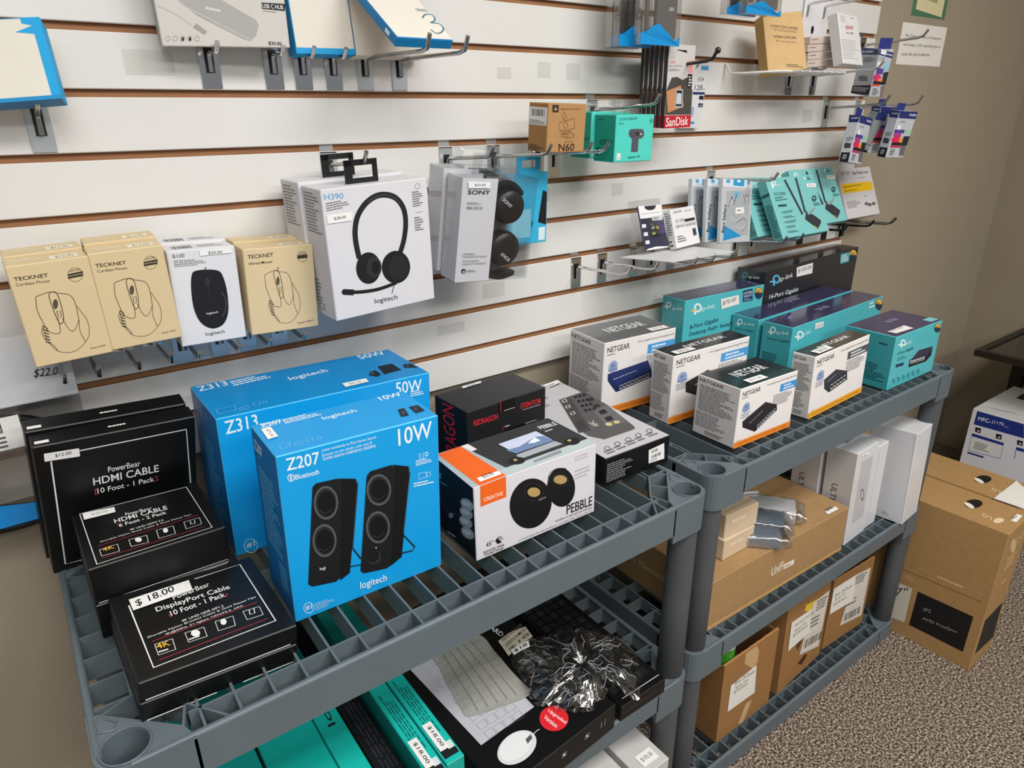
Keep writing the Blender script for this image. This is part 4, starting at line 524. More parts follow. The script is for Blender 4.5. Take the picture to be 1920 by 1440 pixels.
carton('cable_box', 'black cable box with handwritten price label, at the front left of the top shelf', 'box', [.0028,-.4314,.8144,.0334,.0357,.0901,.1634,.1566,.024], '#0b0b0c|s', ops=[('l','T','#e9e9e7',.0016,0,0,[(.104,.839),(.108,.096),(.895,.125),(.898,.932),(.561,.919)]),('t','T','#e9e9e7','Power',(.374,.739),(.529,.759),(.374,.799),.02),('t','T','#e9e9e7','Bear',(.534,.759),(.631,.77),(.534,.819),0),('t','T','#e9e9e7','DisplayPort Cable',(.246,.644),(.745,.642),(.246,.719),.02),('t','T','#e9e9e7','10 Foot - 1 Pack',(.319,.56),(.69,.584),(.319,.62),.012),('t','T','#e9e9e7','4K UHD HDR DP1.2',(.361,.453),(.644,.472),(.361,.479),0),('t','T','#e9e9e7','Durable Nylon Braided Cable & Gold Plated Tips',(.139,.397),(.867,.449),(.139,.423),0),('t','T','#e9e9e7','4k@60hz, 21.4gbps, HDCP2.2, ARC',(.238,.367),(.76,.397),(.238,.393),0),('l','T','#c83f48',.0007,0,0,[(.155,.356),(.856,.396)]),('l','T','#c83f48',.0007,0,0,[(.152,.147),(.854,.175)]),('l','T','#d83f48',.0008,0,0,[(.324,.593),(.31,.589),(.311,.556),(.323,.555)]),('l','T','#d83f48',.0008,0,0,[(.7,.617),(.705,.599),(.691,.573)]),('l','T','#e9e9e7',.0009,1,0,[(.161,.317),(.267,.311),(.26,.193),(.158,.196)]),('l','T','#e9e9e7',.0009,1,0,[(.349,.327),(.468,.319),(.461,.213),(.346,.218)]),('l','T','#e9e9e7',.0009,1,0,[(.547,.337),(.665,.332),(.649,.223),(.538,.227)]),('l','T','#e9e9e7',.0009,1,0,[(.738,.343),(.851,.337),(.844,.234),(.734,.237)]),('t','T','#e0b23c','4K',(.165,.257),(.245,.253),(.165,.317),.02),('e','T','#e9e9e7',(.406,.286),(.431,.27),(.415,.32)),('e','T','#e9e9e7',(.593,.304),(.61,.292),(.603,.336)),('l','T','#e9e9e7',.001,0,0,[(.781,.342),(.768,.284),(.802,.281),(.812,.342)]),('g','T','#e9e9e7',(.166,.211),(.252,.205),(.166,.241),1,1),('g','T','#e9e9e7',(.354,.23),(.456,.229),(.354,.26),1,1),('l','F','#e9e9e7',.0012,0,0,[(.03,.03),(.95,.03)])], stick=[('price_sticker',[('q','T','#f3f2ef',[(.117,.754),(.513,.784),(.52,.919),(.115,.899)]),('t','T','#111111','$ 18.00',(.145,.776),(.405,.821),(.145,.866),.012)])])
carton('cable_box', 'black cable box at the bottom of the front left pair, under the handwritten price label', 'box', [-.0004,-.4327,.79,.0334,.0357,.0901,.1634,.1566,.024], '#0b0b0c|s', ops=[('l','F','#e9e9e7',.0013,0,0,[(.03,.04),(.45,.04)]),('l','F','#e9e9e7',.0013,0,0,[(.62,.04),(.97,.04)])])
carton('speaker_box', 'black box with red lettering behind the orange and white speaker box', 'box', [.5238,-.2331,.79,.0557,.0044,.0016,.1676,.0932,.1346], '#18181a', faces={'T':'#26262a|s','L':'#0e0e10'}, ops=[('t','F','#dc2733','REDRAGON',(.077,.795),(.369,.783),(.077,.87),.03),('t','F','#dc2733','STENTOR',(.662,.815),(.936,.805),(.662,.885),.03),('l','F','#c9c9c9',.0007,0,0,[(.691,.792),(.93,.786)]),('q','F','#09090a',[(.376,.853),(.605,.849),(.58,1.034),(.372,1.04)]),('l','F','#d9d9d9',.0008,0,0,[(.451,.867),(.585,.866)]),('l','F','#dc2733',.0008,0,0,[(.405,1.013),(.409,.851)]),('g','F','#c9c9c9',(.457,.636),(.55,.634),(.457,.665),1,1),('g','F','#8a8a8a',(.472,.573),(.708,.556),(.472,.593),1,2),('g','F','#8a8a8a',(.724,.582),(.943,.573),(.724,.611),1,3),('l','F','#dc2733',.001,0,0,[(.429,.661),(.428,.61)]),('l','F','#dc2733',.0012,0,0,[(.712,.586),(.744,.587)]),('t','L','#dc2733','REDRAGON',(.72,.02),(.6,.98),(.35,0),.02)], stick=[('price_sticker',[('q','T','#f1f0ed',[(.338,1.027),(.315,.908),(.555,.918),(.582,1.038)]),('t','T','#444444','$35.00',(.383,.908),(.486,.91),(.383,.978),0)])], extra=latch_tab)
carton('speaker_box', 'white and orange speaker box with two round black speakers pictured, at the shelf front', 'box', [.4226,-.4102,.79,-.0318,.0085,-.0181,.2121,.1123,.1176], '#dcd9de', faces={'T':'#a9b8ba','L':'#0c0c0e'}, ops=[('e','F','#121214',(.438,.499),(.611,.431),(.433,.852)),('e','F','#1e1e21',(.462,.647),(.544,.594),(.463,.776)),('e','F','#0c0c0d',(.462,.647),(.532,.602),(.463,.751)),('e','F','#b89a62',(.461,.646),(.513,.612),(.461,.712)),('e','F','#121214',(.692,.563),(.814,.485),(.687,.845)),('e','F','#1e1e21',(.683,.683),(.762,.634),(.682,.776)),('e','F','#b89a62',(.683,.681),(.74,.645),(.683,.743)),('l','F','#3a3a3e',.0012,0,1,[(.578,.703),(.591,.82),(.654,.854),(.731,.808)]),('t','F','#c9c9cc','CREATIVE',(.5,.5),(.56,.503),(.5,.519),0),('q','F','#f0661c',[(.045,.724),(.241,.728),(.241,1.011),(.049,.994)]),('t','F','#f7ece4','CREATIVE',(.071,.775),(.215,.769),(.071,.824),.008),('t','F','#141416','PEBBLE',(.741,.136),(.975,.12),(.741,.274),.02),('t','F','#55555a','MODERN 2.0 USB DESKTOP SPEAKERS',(.642,.09),(.974,.07),(.642,.119),0),('t','F','#66666a','2.0 ENCEINTES DE BUREAU ALIMENTÉES PAR USB 2.0',(.327,.038),(.975,.029),(.327,.062),0),('t','F','#1c1c1e','45°',(.074,.148),(.132,.144),(.074,.214),0),('q','F','#1c1c1e',[(.146,.178),(.161,.22),(.197,.129),(.165,.125)]),('l','F','#1c1c1e',.0007,0,1,[(.167,.215),(.184,.196),(.193,.164)]),('l','F','#1c1c1e',.0007,0,1,[(.171,.23),(.196,.2),(.205,.159)]),('t','F','#2a2a2c','ELEVATED WIDE',(.053,.074),(.215,.065),(.053,.105),.01),('t','F','#2a2a2c','SOUND STAGE',(.061,.034),(.208,.024),(.061,.066),.01),('g','F','#c9c6ca',(.809,.856),(.97,.857),(.809,.94),2,3),('g','F','#c4c1c5',(.812,.598),(.975,.595),(.812,.749),3,9),('q','T','#b7c5c6',[(-.01,-.006),(1.016,.003),(1.005,.177),(.256,.169)]),('q','T','#303133',[(.22,.996),(.974,1.027),(1.005,.177),(.304,.172)]),('q','T','#f0661c',[(.029,.969),(.212,.991),(.248,.015),(.044,-.018)]),('q','T','#e8e4e2',[(.217,.989),(.272,.991),(.284,.789),(.238,.781)]),('q','T','#a9adb5',[(.459,.377),(.786,.389),(.807,.254),(.438,.246)]),('q','T','#17181a',[(.432,.765),(.787,.789),(.798,.382),(.456,.367)]),('q','T','#cdd3ea',[(.442,.747),(.773,.763),(.787,.398),(.467,.397)]),('q','T','#7088b0',[(.436,.544),(.541,.526),(.648,.589),(.711,.627),(.77,.583),(.787,.398),(.467,.397)]),('q','T','#eef0f6',[(.613,.531),(.709,.623),(.712,.501),(.658,.496)]),('q','T','#8d9297',[(.499,.114),(.744,.145),(.726,.069),(.491,.063)]),('e','T','#17181a',(.412,.234),(.463,.187),(.438,.318)),('e','T','#b89a62',(.41,.261),(.421,.245),(.419,.286)),('e','T','#17181a',(.883,.239),(.937,.191),(.915,.328)),('e','T','#b89a62',(.875,.276),(.887,.26),(.886,.303)),('t','T','#e8e8ea','PEBBLE',(.819,.756),(.967,.748),(.819,.856),.02),('g','T','#c9c9cc',(.82,.647),(.925,.649),(.82,.707),1,1),('g','T','#c9c9cc',(.836,.819),(.931,.816),(.836,.859),1,1),('e','L','#a3a3a3',(.827,.699),(.983,.733),(.849,.782)),('e','L','#c9c9c9',(.806,.701),(.907,.726),(.817,.738)),('e','L','#a3a3a3',(.799,.573),(.956,.608),(.82,.657)),('e','L','#c9c9c9',(.777,.574),(.879,.601),(.788,.612)),('e','L','#a3a3a3',(.775,.433),(.935,.471),(.797,.519)),('e','L','#c9c9c9',(.754,.434),(.857,.463),(.765,.473)),('e','L','#a3a3a3',(.811,.299),(.97,.339),(.832,.386)),('e','L','#c9c9c9',(.789,.3),(.892,.33),(.8,.339)),('e','L','#8a8a8a',(.403,.333),(.468,.367),(.408,.374)),('l','L','#77777a',.0006,0,1,[(.126,.493),(.268,.346),(.546,.423)]),('t','L','#e8e8ea','E',(.159,.753),(.207,.76),(.159,.82),0),('g','L','#a9a9ac',(.17,.684),(.427,.72),(.17,.716),1,1),('g','L','#c9c9cc',(.28,.02),(.608,.07),(.28,.059),1,1)], stick=[('price_sticker',[('q','T','#f3f1ee',[(.074,.153),(.237,.149),(.232,.059),(.067,.056)]),('t','T','#222222','$25.00',(.11,.09),(.192,.091),(.11,.18),.012)])])
carton('surge_protector_box', 'flat grey and black surge protector box lying behind the orange and white speaker box', 'box', [.7029,-.3661,.79,-.0216,.0078,-.0039,.15,.315,.0517], '#0c0c0e|s', faces={'T':'#c3c1c4','R':'#141416'}, ops=[('q','T','#595758',[(.589,.74),(1.011,.752),(1.058,.676),(1.027,.534),(.825,.195),(.792,.171),(.697,.168),(.304,.171),(.213,.252),(.239,.383)]),('q','T','#454344',[(.581,.723),(.763,.727),(.332,.292),(.172,.311)]),('q','T','#6a6869',[(.719,.484),(1.035,.512),(.833,.266),(.558,.274)]),('q','T','#17171a',[(.817,.729),(.865,.73),(.836,.699),(.788,.698)]),('q','T','#17171a',[(.881,.725),(.929,.726),(.9,.695),(.852,.694)]),('q','T','#17171a',[(.945,.721),(.994,.722),(.964,.691),(.916,.69)]),('q','T','#17171a',[(.758,.663),(.805,.664),(.777,.634),(.73,.633)]),('q','T','#17171a',[(.821,.658),(.868,.659),(.84,.629),(.793,.628)]),('q','T','#17171a',[(.884,.654),(.932,.655),(.903,.625),(.855,.624)]),('q','T','#17171a',[(.7,.598),(.747,.599),(.72,.57),(.674,.569)]),('q','T','#17171a',[(.762,.594),(.809,.595),(.781,.565),(.735,.565)]),('q','T','#17171a',[(.825,.589),(.872,.59),(.843,.561),(.797,.56)]),('q','T','#17171a',[(.645,.536),(.69,.536),(.664,.508),(.619,.507)]),('q','T','#17171a',[(.706,.531),(.751,.532),(.725,.503),(.679,.503)]),('q','T','#17171a',[(.767,.526),(.813,.527),(.785,.499),(.74,.498)]),('q','T','#bdbbbc',[(.598,.72),(.682,.726),(.646,.687),(.568,.685)]),('q','T','#17171a',[(.614,.715),(.654,.718),(.636,.696),(.596,.692)]),('q','T','#bdbbbc',[(.52,.64),(.602,.646),(.567,.608),(.492,.607)]),('q','T','#17171a',[(.536,.635),(.575,.638),(.558,.617),(.519,.614)]),('q','T','#bdbbbc',[(.442,.549),(.522,.554),(.489,.518),(.415,.517)]),('q','T','#17171a',[(.457,.544),(.496,.547),(.479,.526),(.441,.523)]),('q','T','#2a2a2c',[(.896,.647),(.992,.649),(.959,.608),(.861,.608)]),('q','T','#2a2a2c',[(.826,.553),(.92,.554),(.888,.515),(.793,.515)]),('q','T','#1c1c1e',[(.769,.47),(.872,.472),(.833,.421),(.727,.421)]),('q','T','#1c1c1e',[(.696,.378),(.797,.379),(.758,.331),(.656,.331)]),('q','T','#3a393a',[(.34,.434),(.447,.434),(.355,.343),(.23,.338)]),('e','T','#d9c58c',(.615,.298),(.65,.286),(.646,.315)),('e','T','#d9c58c',(.733,.293),(.765,.282),(.762,.307)),('t','T','#f0eeee','APC',(.501,.318),(.529,.387),(.422,.316),0),('l','T','#8a8889',.0005,0,0,[(.33,.462),(.549,.471),(.364,.316)]),('o','T','#3a393a',(.182,.083),(.209,.074),(.214,.1),.18),('g','T','#66656a',(.09,.027),(.233,.028),(.09,.072),2,0),('o','T','#3a393a',(.347,.089),(.375,.079),(.38,.106),.18),('g','T','#66656a',(.251,.032),(.397,.033),(.251,.077),2,1),('o','T','#3a393a',(.522,.093),(.55,.083),(.557,.11),.18),('g','T','#66656a',(.421,.036),(.571,.036),(.421,.081),2,2),('o','T','#3a393a',(.694,.099),(.722,.09),(.73,.117),.18),('g','T','#66656a',(.589,.041),(.743,.042),(.589,.086),2,3),('o','T','#3a393a',(.88,.103),(.908,.094),(.917,.121),.18),('g','T','#66656a',(.769,.045),(.927,.045),(.769,.09),2,4),('g','T','#8a888a',(.301,.693),(.406,.699),(.301,.743),2,1),('t','T','#66656a','SL',(.456,.794),(.522,.8),(.456,.834),0),('g','F','#8d8d8f',(.03,.12),(.42,.12),(.03,.8),9,1)], stick=[('barcode_label',[('q','F','#efeeec',[(.667,.242),(.924,.193),(.899,.804),(.652,.749)]),('b','F','#222222',(.699,.591),(.805,.603),(.694,.683),16,3),('b','F','#222222',(.711,.379),(.855,.399),(.705,.498),22,5),('g','F','#55565a',(.702,.288),(.855,.292),(.702,.347),1,1)]),('price_sticker',[('q','T','#f2f0ee',[(.73,.981),(.711,.925),(.988,.957),(.997,1.009)]),('g','T','#55565a',(.737,.915),(.952,.93),(.737,.965),2,1)])])
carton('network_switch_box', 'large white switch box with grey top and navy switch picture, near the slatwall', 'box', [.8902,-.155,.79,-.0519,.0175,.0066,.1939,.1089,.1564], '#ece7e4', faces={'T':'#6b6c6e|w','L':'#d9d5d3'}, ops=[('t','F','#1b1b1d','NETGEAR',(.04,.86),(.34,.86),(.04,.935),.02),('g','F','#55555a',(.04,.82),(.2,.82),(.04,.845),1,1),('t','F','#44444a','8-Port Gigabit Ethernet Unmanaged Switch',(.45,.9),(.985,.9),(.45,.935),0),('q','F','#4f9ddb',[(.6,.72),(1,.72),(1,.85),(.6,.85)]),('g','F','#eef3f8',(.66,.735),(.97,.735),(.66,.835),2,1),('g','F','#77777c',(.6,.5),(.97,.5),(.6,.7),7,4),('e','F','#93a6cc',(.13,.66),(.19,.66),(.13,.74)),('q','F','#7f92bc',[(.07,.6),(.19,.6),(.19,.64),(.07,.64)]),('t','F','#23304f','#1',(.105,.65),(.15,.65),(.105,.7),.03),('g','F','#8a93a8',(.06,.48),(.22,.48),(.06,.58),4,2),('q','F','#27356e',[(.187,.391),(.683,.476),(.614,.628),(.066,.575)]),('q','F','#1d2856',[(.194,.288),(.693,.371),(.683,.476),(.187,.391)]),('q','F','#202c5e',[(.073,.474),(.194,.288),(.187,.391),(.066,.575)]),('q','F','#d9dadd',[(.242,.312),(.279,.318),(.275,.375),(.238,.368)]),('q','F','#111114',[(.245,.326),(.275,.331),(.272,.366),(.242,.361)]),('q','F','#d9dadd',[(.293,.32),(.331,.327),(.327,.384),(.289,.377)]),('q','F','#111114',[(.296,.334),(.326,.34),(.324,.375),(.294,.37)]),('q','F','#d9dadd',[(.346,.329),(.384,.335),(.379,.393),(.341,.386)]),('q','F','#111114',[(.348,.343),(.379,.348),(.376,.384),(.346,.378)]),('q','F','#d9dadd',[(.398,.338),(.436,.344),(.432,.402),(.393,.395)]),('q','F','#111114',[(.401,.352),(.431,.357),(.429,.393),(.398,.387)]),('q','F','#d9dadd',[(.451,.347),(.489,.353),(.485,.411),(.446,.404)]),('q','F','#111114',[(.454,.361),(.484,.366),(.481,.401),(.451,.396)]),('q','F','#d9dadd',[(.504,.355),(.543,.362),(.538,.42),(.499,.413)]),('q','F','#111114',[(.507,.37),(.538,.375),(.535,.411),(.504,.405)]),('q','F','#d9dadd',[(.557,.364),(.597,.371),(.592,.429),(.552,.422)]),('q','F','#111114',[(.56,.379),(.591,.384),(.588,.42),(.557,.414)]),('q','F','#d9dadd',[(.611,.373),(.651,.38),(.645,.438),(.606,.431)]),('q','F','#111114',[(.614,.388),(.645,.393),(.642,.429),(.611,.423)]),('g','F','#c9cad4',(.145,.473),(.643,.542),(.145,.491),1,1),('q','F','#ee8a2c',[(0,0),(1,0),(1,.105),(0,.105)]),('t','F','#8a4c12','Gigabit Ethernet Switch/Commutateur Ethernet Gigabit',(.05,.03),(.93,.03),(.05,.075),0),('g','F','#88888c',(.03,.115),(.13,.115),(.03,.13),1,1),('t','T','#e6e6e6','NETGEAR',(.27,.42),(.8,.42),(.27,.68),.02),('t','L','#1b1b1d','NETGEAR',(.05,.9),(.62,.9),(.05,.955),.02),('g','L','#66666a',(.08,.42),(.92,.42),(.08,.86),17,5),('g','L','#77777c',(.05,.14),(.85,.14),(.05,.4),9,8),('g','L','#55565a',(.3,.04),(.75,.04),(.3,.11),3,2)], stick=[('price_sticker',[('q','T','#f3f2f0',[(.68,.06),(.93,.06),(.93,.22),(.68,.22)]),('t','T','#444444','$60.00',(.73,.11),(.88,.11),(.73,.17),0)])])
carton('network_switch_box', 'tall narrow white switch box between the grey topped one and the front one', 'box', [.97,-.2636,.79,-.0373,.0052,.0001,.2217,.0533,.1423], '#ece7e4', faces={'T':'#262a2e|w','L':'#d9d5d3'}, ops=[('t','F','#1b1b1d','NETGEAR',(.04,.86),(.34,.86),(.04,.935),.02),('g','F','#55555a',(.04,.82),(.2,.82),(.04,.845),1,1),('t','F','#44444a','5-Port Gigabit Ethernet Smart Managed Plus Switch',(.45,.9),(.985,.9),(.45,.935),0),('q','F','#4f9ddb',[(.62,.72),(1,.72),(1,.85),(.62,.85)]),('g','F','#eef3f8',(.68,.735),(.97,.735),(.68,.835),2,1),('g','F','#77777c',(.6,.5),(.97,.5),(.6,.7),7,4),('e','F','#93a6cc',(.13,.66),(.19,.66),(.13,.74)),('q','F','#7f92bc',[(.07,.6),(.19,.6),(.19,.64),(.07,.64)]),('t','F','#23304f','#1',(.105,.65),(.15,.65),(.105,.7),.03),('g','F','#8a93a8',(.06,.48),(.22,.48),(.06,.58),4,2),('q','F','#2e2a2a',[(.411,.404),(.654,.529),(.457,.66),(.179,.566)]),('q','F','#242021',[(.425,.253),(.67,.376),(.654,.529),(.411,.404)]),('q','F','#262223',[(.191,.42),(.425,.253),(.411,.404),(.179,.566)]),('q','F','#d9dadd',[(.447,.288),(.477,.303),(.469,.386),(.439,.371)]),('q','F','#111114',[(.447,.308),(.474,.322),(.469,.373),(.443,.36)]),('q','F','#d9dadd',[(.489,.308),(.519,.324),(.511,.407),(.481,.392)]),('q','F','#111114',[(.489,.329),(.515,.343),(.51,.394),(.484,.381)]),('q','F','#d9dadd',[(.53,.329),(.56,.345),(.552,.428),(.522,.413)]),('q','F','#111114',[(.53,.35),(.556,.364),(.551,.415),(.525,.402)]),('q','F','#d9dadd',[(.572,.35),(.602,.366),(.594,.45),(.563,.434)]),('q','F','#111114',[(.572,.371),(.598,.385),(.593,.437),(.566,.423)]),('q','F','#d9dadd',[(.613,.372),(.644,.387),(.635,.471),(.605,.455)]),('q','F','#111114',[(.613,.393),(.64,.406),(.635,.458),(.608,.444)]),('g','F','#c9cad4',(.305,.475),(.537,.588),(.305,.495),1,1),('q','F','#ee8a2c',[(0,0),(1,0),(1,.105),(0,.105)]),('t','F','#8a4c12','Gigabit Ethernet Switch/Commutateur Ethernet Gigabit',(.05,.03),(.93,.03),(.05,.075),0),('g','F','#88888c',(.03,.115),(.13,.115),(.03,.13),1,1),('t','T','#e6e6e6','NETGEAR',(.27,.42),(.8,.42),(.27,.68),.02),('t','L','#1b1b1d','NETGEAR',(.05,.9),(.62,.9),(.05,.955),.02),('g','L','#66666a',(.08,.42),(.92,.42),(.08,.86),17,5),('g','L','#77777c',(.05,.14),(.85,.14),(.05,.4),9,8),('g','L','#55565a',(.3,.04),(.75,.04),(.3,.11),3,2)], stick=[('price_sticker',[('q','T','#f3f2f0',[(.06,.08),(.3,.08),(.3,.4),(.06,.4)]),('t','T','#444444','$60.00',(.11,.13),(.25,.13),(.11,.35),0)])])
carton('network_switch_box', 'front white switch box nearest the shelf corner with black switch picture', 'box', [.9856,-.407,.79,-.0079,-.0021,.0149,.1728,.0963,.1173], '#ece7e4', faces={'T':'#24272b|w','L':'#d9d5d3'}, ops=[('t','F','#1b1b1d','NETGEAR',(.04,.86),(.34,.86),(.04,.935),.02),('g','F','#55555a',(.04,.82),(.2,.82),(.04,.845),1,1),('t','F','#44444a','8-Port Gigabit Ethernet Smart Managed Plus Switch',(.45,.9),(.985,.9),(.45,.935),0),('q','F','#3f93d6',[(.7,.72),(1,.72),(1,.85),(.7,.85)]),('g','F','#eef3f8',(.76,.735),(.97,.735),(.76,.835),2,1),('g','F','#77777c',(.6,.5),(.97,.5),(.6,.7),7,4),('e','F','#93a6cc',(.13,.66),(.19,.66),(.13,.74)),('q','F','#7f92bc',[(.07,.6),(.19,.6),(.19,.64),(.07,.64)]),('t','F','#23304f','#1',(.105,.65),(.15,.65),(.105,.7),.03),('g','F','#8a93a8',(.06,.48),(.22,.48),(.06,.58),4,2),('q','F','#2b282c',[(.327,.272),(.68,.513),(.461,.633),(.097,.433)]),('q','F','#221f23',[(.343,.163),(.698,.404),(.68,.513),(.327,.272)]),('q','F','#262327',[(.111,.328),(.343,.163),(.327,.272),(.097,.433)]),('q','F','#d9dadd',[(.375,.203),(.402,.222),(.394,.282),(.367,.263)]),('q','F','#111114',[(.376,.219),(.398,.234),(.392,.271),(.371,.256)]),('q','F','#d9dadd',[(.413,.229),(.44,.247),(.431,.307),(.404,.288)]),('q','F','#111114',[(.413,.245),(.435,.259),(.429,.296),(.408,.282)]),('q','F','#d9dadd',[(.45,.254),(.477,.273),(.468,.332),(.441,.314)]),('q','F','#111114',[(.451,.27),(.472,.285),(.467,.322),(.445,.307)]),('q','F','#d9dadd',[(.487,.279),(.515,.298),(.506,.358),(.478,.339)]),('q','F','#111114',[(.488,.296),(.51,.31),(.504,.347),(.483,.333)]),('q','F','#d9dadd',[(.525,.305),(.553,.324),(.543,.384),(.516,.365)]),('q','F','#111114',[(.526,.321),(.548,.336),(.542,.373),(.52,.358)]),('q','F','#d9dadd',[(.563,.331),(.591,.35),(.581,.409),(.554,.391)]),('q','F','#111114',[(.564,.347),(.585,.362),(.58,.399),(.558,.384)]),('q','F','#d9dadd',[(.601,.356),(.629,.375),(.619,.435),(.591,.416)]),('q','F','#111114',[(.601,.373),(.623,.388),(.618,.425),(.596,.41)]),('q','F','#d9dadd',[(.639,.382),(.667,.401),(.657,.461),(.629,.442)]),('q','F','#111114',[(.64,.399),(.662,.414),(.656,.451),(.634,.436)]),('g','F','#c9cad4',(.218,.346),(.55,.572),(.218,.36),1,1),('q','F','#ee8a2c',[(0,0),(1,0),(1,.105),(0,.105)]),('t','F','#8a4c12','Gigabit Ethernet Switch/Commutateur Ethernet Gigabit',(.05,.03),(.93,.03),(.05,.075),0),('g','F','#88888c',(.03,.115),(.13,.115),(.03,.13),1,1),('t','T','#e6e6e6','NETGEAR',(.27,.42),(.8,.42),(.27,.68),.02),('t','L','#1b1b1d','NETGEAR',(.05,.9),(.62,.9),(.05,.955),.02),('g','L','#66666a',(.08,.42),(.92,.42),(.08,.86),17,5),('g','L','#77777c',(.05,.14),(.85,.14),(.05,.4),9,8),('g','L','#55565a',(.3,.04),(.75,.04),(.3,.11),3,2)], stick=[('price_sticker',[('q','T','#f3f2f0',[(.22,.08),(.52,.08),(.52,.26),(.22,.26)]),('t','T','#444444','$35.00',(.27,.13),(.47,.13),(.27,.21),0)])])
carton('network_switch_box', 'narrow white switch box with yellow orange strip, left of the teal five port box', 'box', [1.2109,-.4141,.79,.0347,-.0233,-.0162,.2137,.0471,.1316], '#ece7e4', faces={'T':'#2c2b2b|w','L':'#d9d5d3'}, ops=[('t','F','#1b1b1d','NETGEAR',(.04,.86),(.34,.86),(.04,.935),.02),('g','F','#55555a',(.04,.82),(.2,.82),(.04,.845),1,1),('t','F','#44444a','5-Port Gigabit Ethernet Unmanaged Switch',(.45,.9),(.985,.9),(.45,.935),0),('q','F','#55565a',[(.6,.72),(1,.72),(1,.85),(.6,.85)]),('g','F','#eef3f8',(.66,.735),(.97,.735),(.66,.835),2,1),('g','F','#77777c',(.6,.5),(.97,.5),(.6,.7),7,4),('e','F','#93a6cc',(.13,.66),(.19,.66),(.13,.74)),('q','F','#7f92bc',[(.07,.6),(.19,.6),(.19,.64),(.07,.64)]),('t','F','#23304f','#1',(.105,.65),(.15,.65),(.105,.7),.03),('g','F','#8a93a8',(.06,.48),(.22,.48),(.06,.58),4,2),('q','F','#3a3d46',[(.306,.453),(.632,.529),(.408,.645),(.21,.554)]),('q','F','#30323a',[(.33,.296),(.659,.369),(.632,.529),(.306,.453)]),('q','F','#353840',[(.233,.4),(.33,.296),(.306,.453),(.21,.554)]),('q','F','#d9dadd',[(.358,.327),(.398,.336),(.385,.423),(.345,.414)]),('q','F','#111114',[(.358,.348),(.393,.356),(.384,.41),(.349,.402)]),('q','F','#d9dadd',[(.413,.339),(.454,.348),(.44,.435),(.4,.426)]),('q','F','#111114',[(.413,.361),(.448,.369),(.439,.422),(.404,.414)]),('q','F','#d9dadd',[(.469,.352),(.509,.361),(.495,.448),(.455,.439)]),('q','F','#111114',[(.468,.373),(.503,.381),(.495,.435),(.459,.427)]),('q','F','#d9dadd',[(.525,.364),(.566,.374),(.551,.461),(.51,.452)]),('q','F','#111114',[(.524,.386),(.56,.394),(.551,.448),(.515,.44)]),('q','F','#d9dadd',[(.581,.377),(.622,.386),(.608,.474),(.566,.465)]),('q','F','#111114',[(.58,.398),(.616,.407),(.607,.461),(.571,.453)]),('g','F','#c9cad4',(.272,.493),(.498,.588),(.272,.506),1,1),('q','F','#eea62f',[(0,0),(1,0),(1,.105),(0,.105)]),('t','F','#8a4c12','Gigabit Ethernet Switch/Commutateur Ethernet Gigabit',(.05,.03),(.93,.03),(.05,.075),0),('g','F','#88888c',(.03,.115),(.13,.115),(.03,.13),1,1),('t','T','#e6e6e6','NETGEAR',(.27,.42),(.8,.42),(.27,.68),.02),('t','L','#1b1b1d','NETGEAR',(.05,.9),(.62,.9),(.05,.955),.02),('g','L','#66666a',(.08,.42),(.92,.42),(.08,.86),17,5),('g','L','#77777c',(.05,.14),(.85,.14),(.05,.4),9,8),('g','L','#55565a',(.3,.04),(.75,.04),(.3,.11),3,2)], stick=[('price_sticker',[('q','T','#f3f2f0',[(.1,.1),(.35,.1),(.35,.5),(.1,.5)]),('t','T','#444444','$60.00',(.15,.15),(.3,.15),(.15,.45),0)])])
carton('network_switch_box', 'tall teal eight port switch box with purple top near the slatwall', 'box', [1.1901,-.0987,.79,-.0306,-.0053,.0048,.279,.0688,.1805], '#55bfc8|w', faces={'T':'#37345a|w','L':'#49aab2|w'}, ops=[('o','F','#e9f3f5',(.155,.875),(.203,.864),(.15,.936),.42),('q','F','#e9f3f5',[(.116,.796),(.142,.79),(.135,.877),(.109,.883)]),('q','F','#e3c463',[(.074,.848),(.144,.837),(.142,.859),(.072,.87)]),('t','F','#e9f3f5','tp-link',(.197,.802),(.364,.812),(.197,.876),0),('q','F','#1f3a5c',[(.724,.815),(.86,.812),(.84,.976),(.711,.975)]),('t','F','#c9dce8','LIFETIME',(.726,.915),(.839,.916),(.726,.947),.02),('t','F','#c9dce8','WARRANTY',(.731,.873),(.844,.874),(.731,.903),.02),('g','F','#8fb0c8',(.737,.826),(.85,.823),(.737,.862),2,1),('e','F','#25364a',(.93,.895),(.987,.883),(.92,.982)),('q','F','#e6b548',[(.982,.888),(.974,.918),(.959,.945),(.94,.965),(.92,.975),(.902,.973),(.888,.961),(.879,.939),(.878,.911)]),('g','F','#2a2a20',(.891,.9),(.968,.9),(.891,.939),2,1),('t','F','#17414e','8-Port Gigabit',(.079,.591),(.431,.61),(.079,.665),.015),('t','F','#17414e','Desktop PoE+ Switch',(.081,.501),(.613,.511),(.081,.573),.015),('g','F','#2f7f88',(.05,.1),(.4,.1),(.05,.3),4,1),('t','T','#a9a6c8','tp-link',(.426,.386),(.656,.406),(.426,.686),0),('o','L','#e9f3f5',(.293,.896),(.404,.905),(.282,.934),.42),('q','L','#e9f3f5',[(.196,.829),(.259,.835),(.244,.89),(.181,.884)]),('q','L','#e9f3f5',[(.096,.848),(.265,.866),(.261,.881),(.092,.863)]),('t','L','#e9f3f5','tp-link',(.451,.829),(.919,.858),(.451,.883),0),('g','L','#17414e',(.08,.5),(.75,.5),(.08,.62),3,2)], stick=[('price_sticker',[('q','F','#efece8',[(.449,.786),(.678,.802),(.655,.93),(.426,.926)]),('t','F','#33333a','$70.00',(.458,.826),(.626,.849),(.458,.889),0)])])
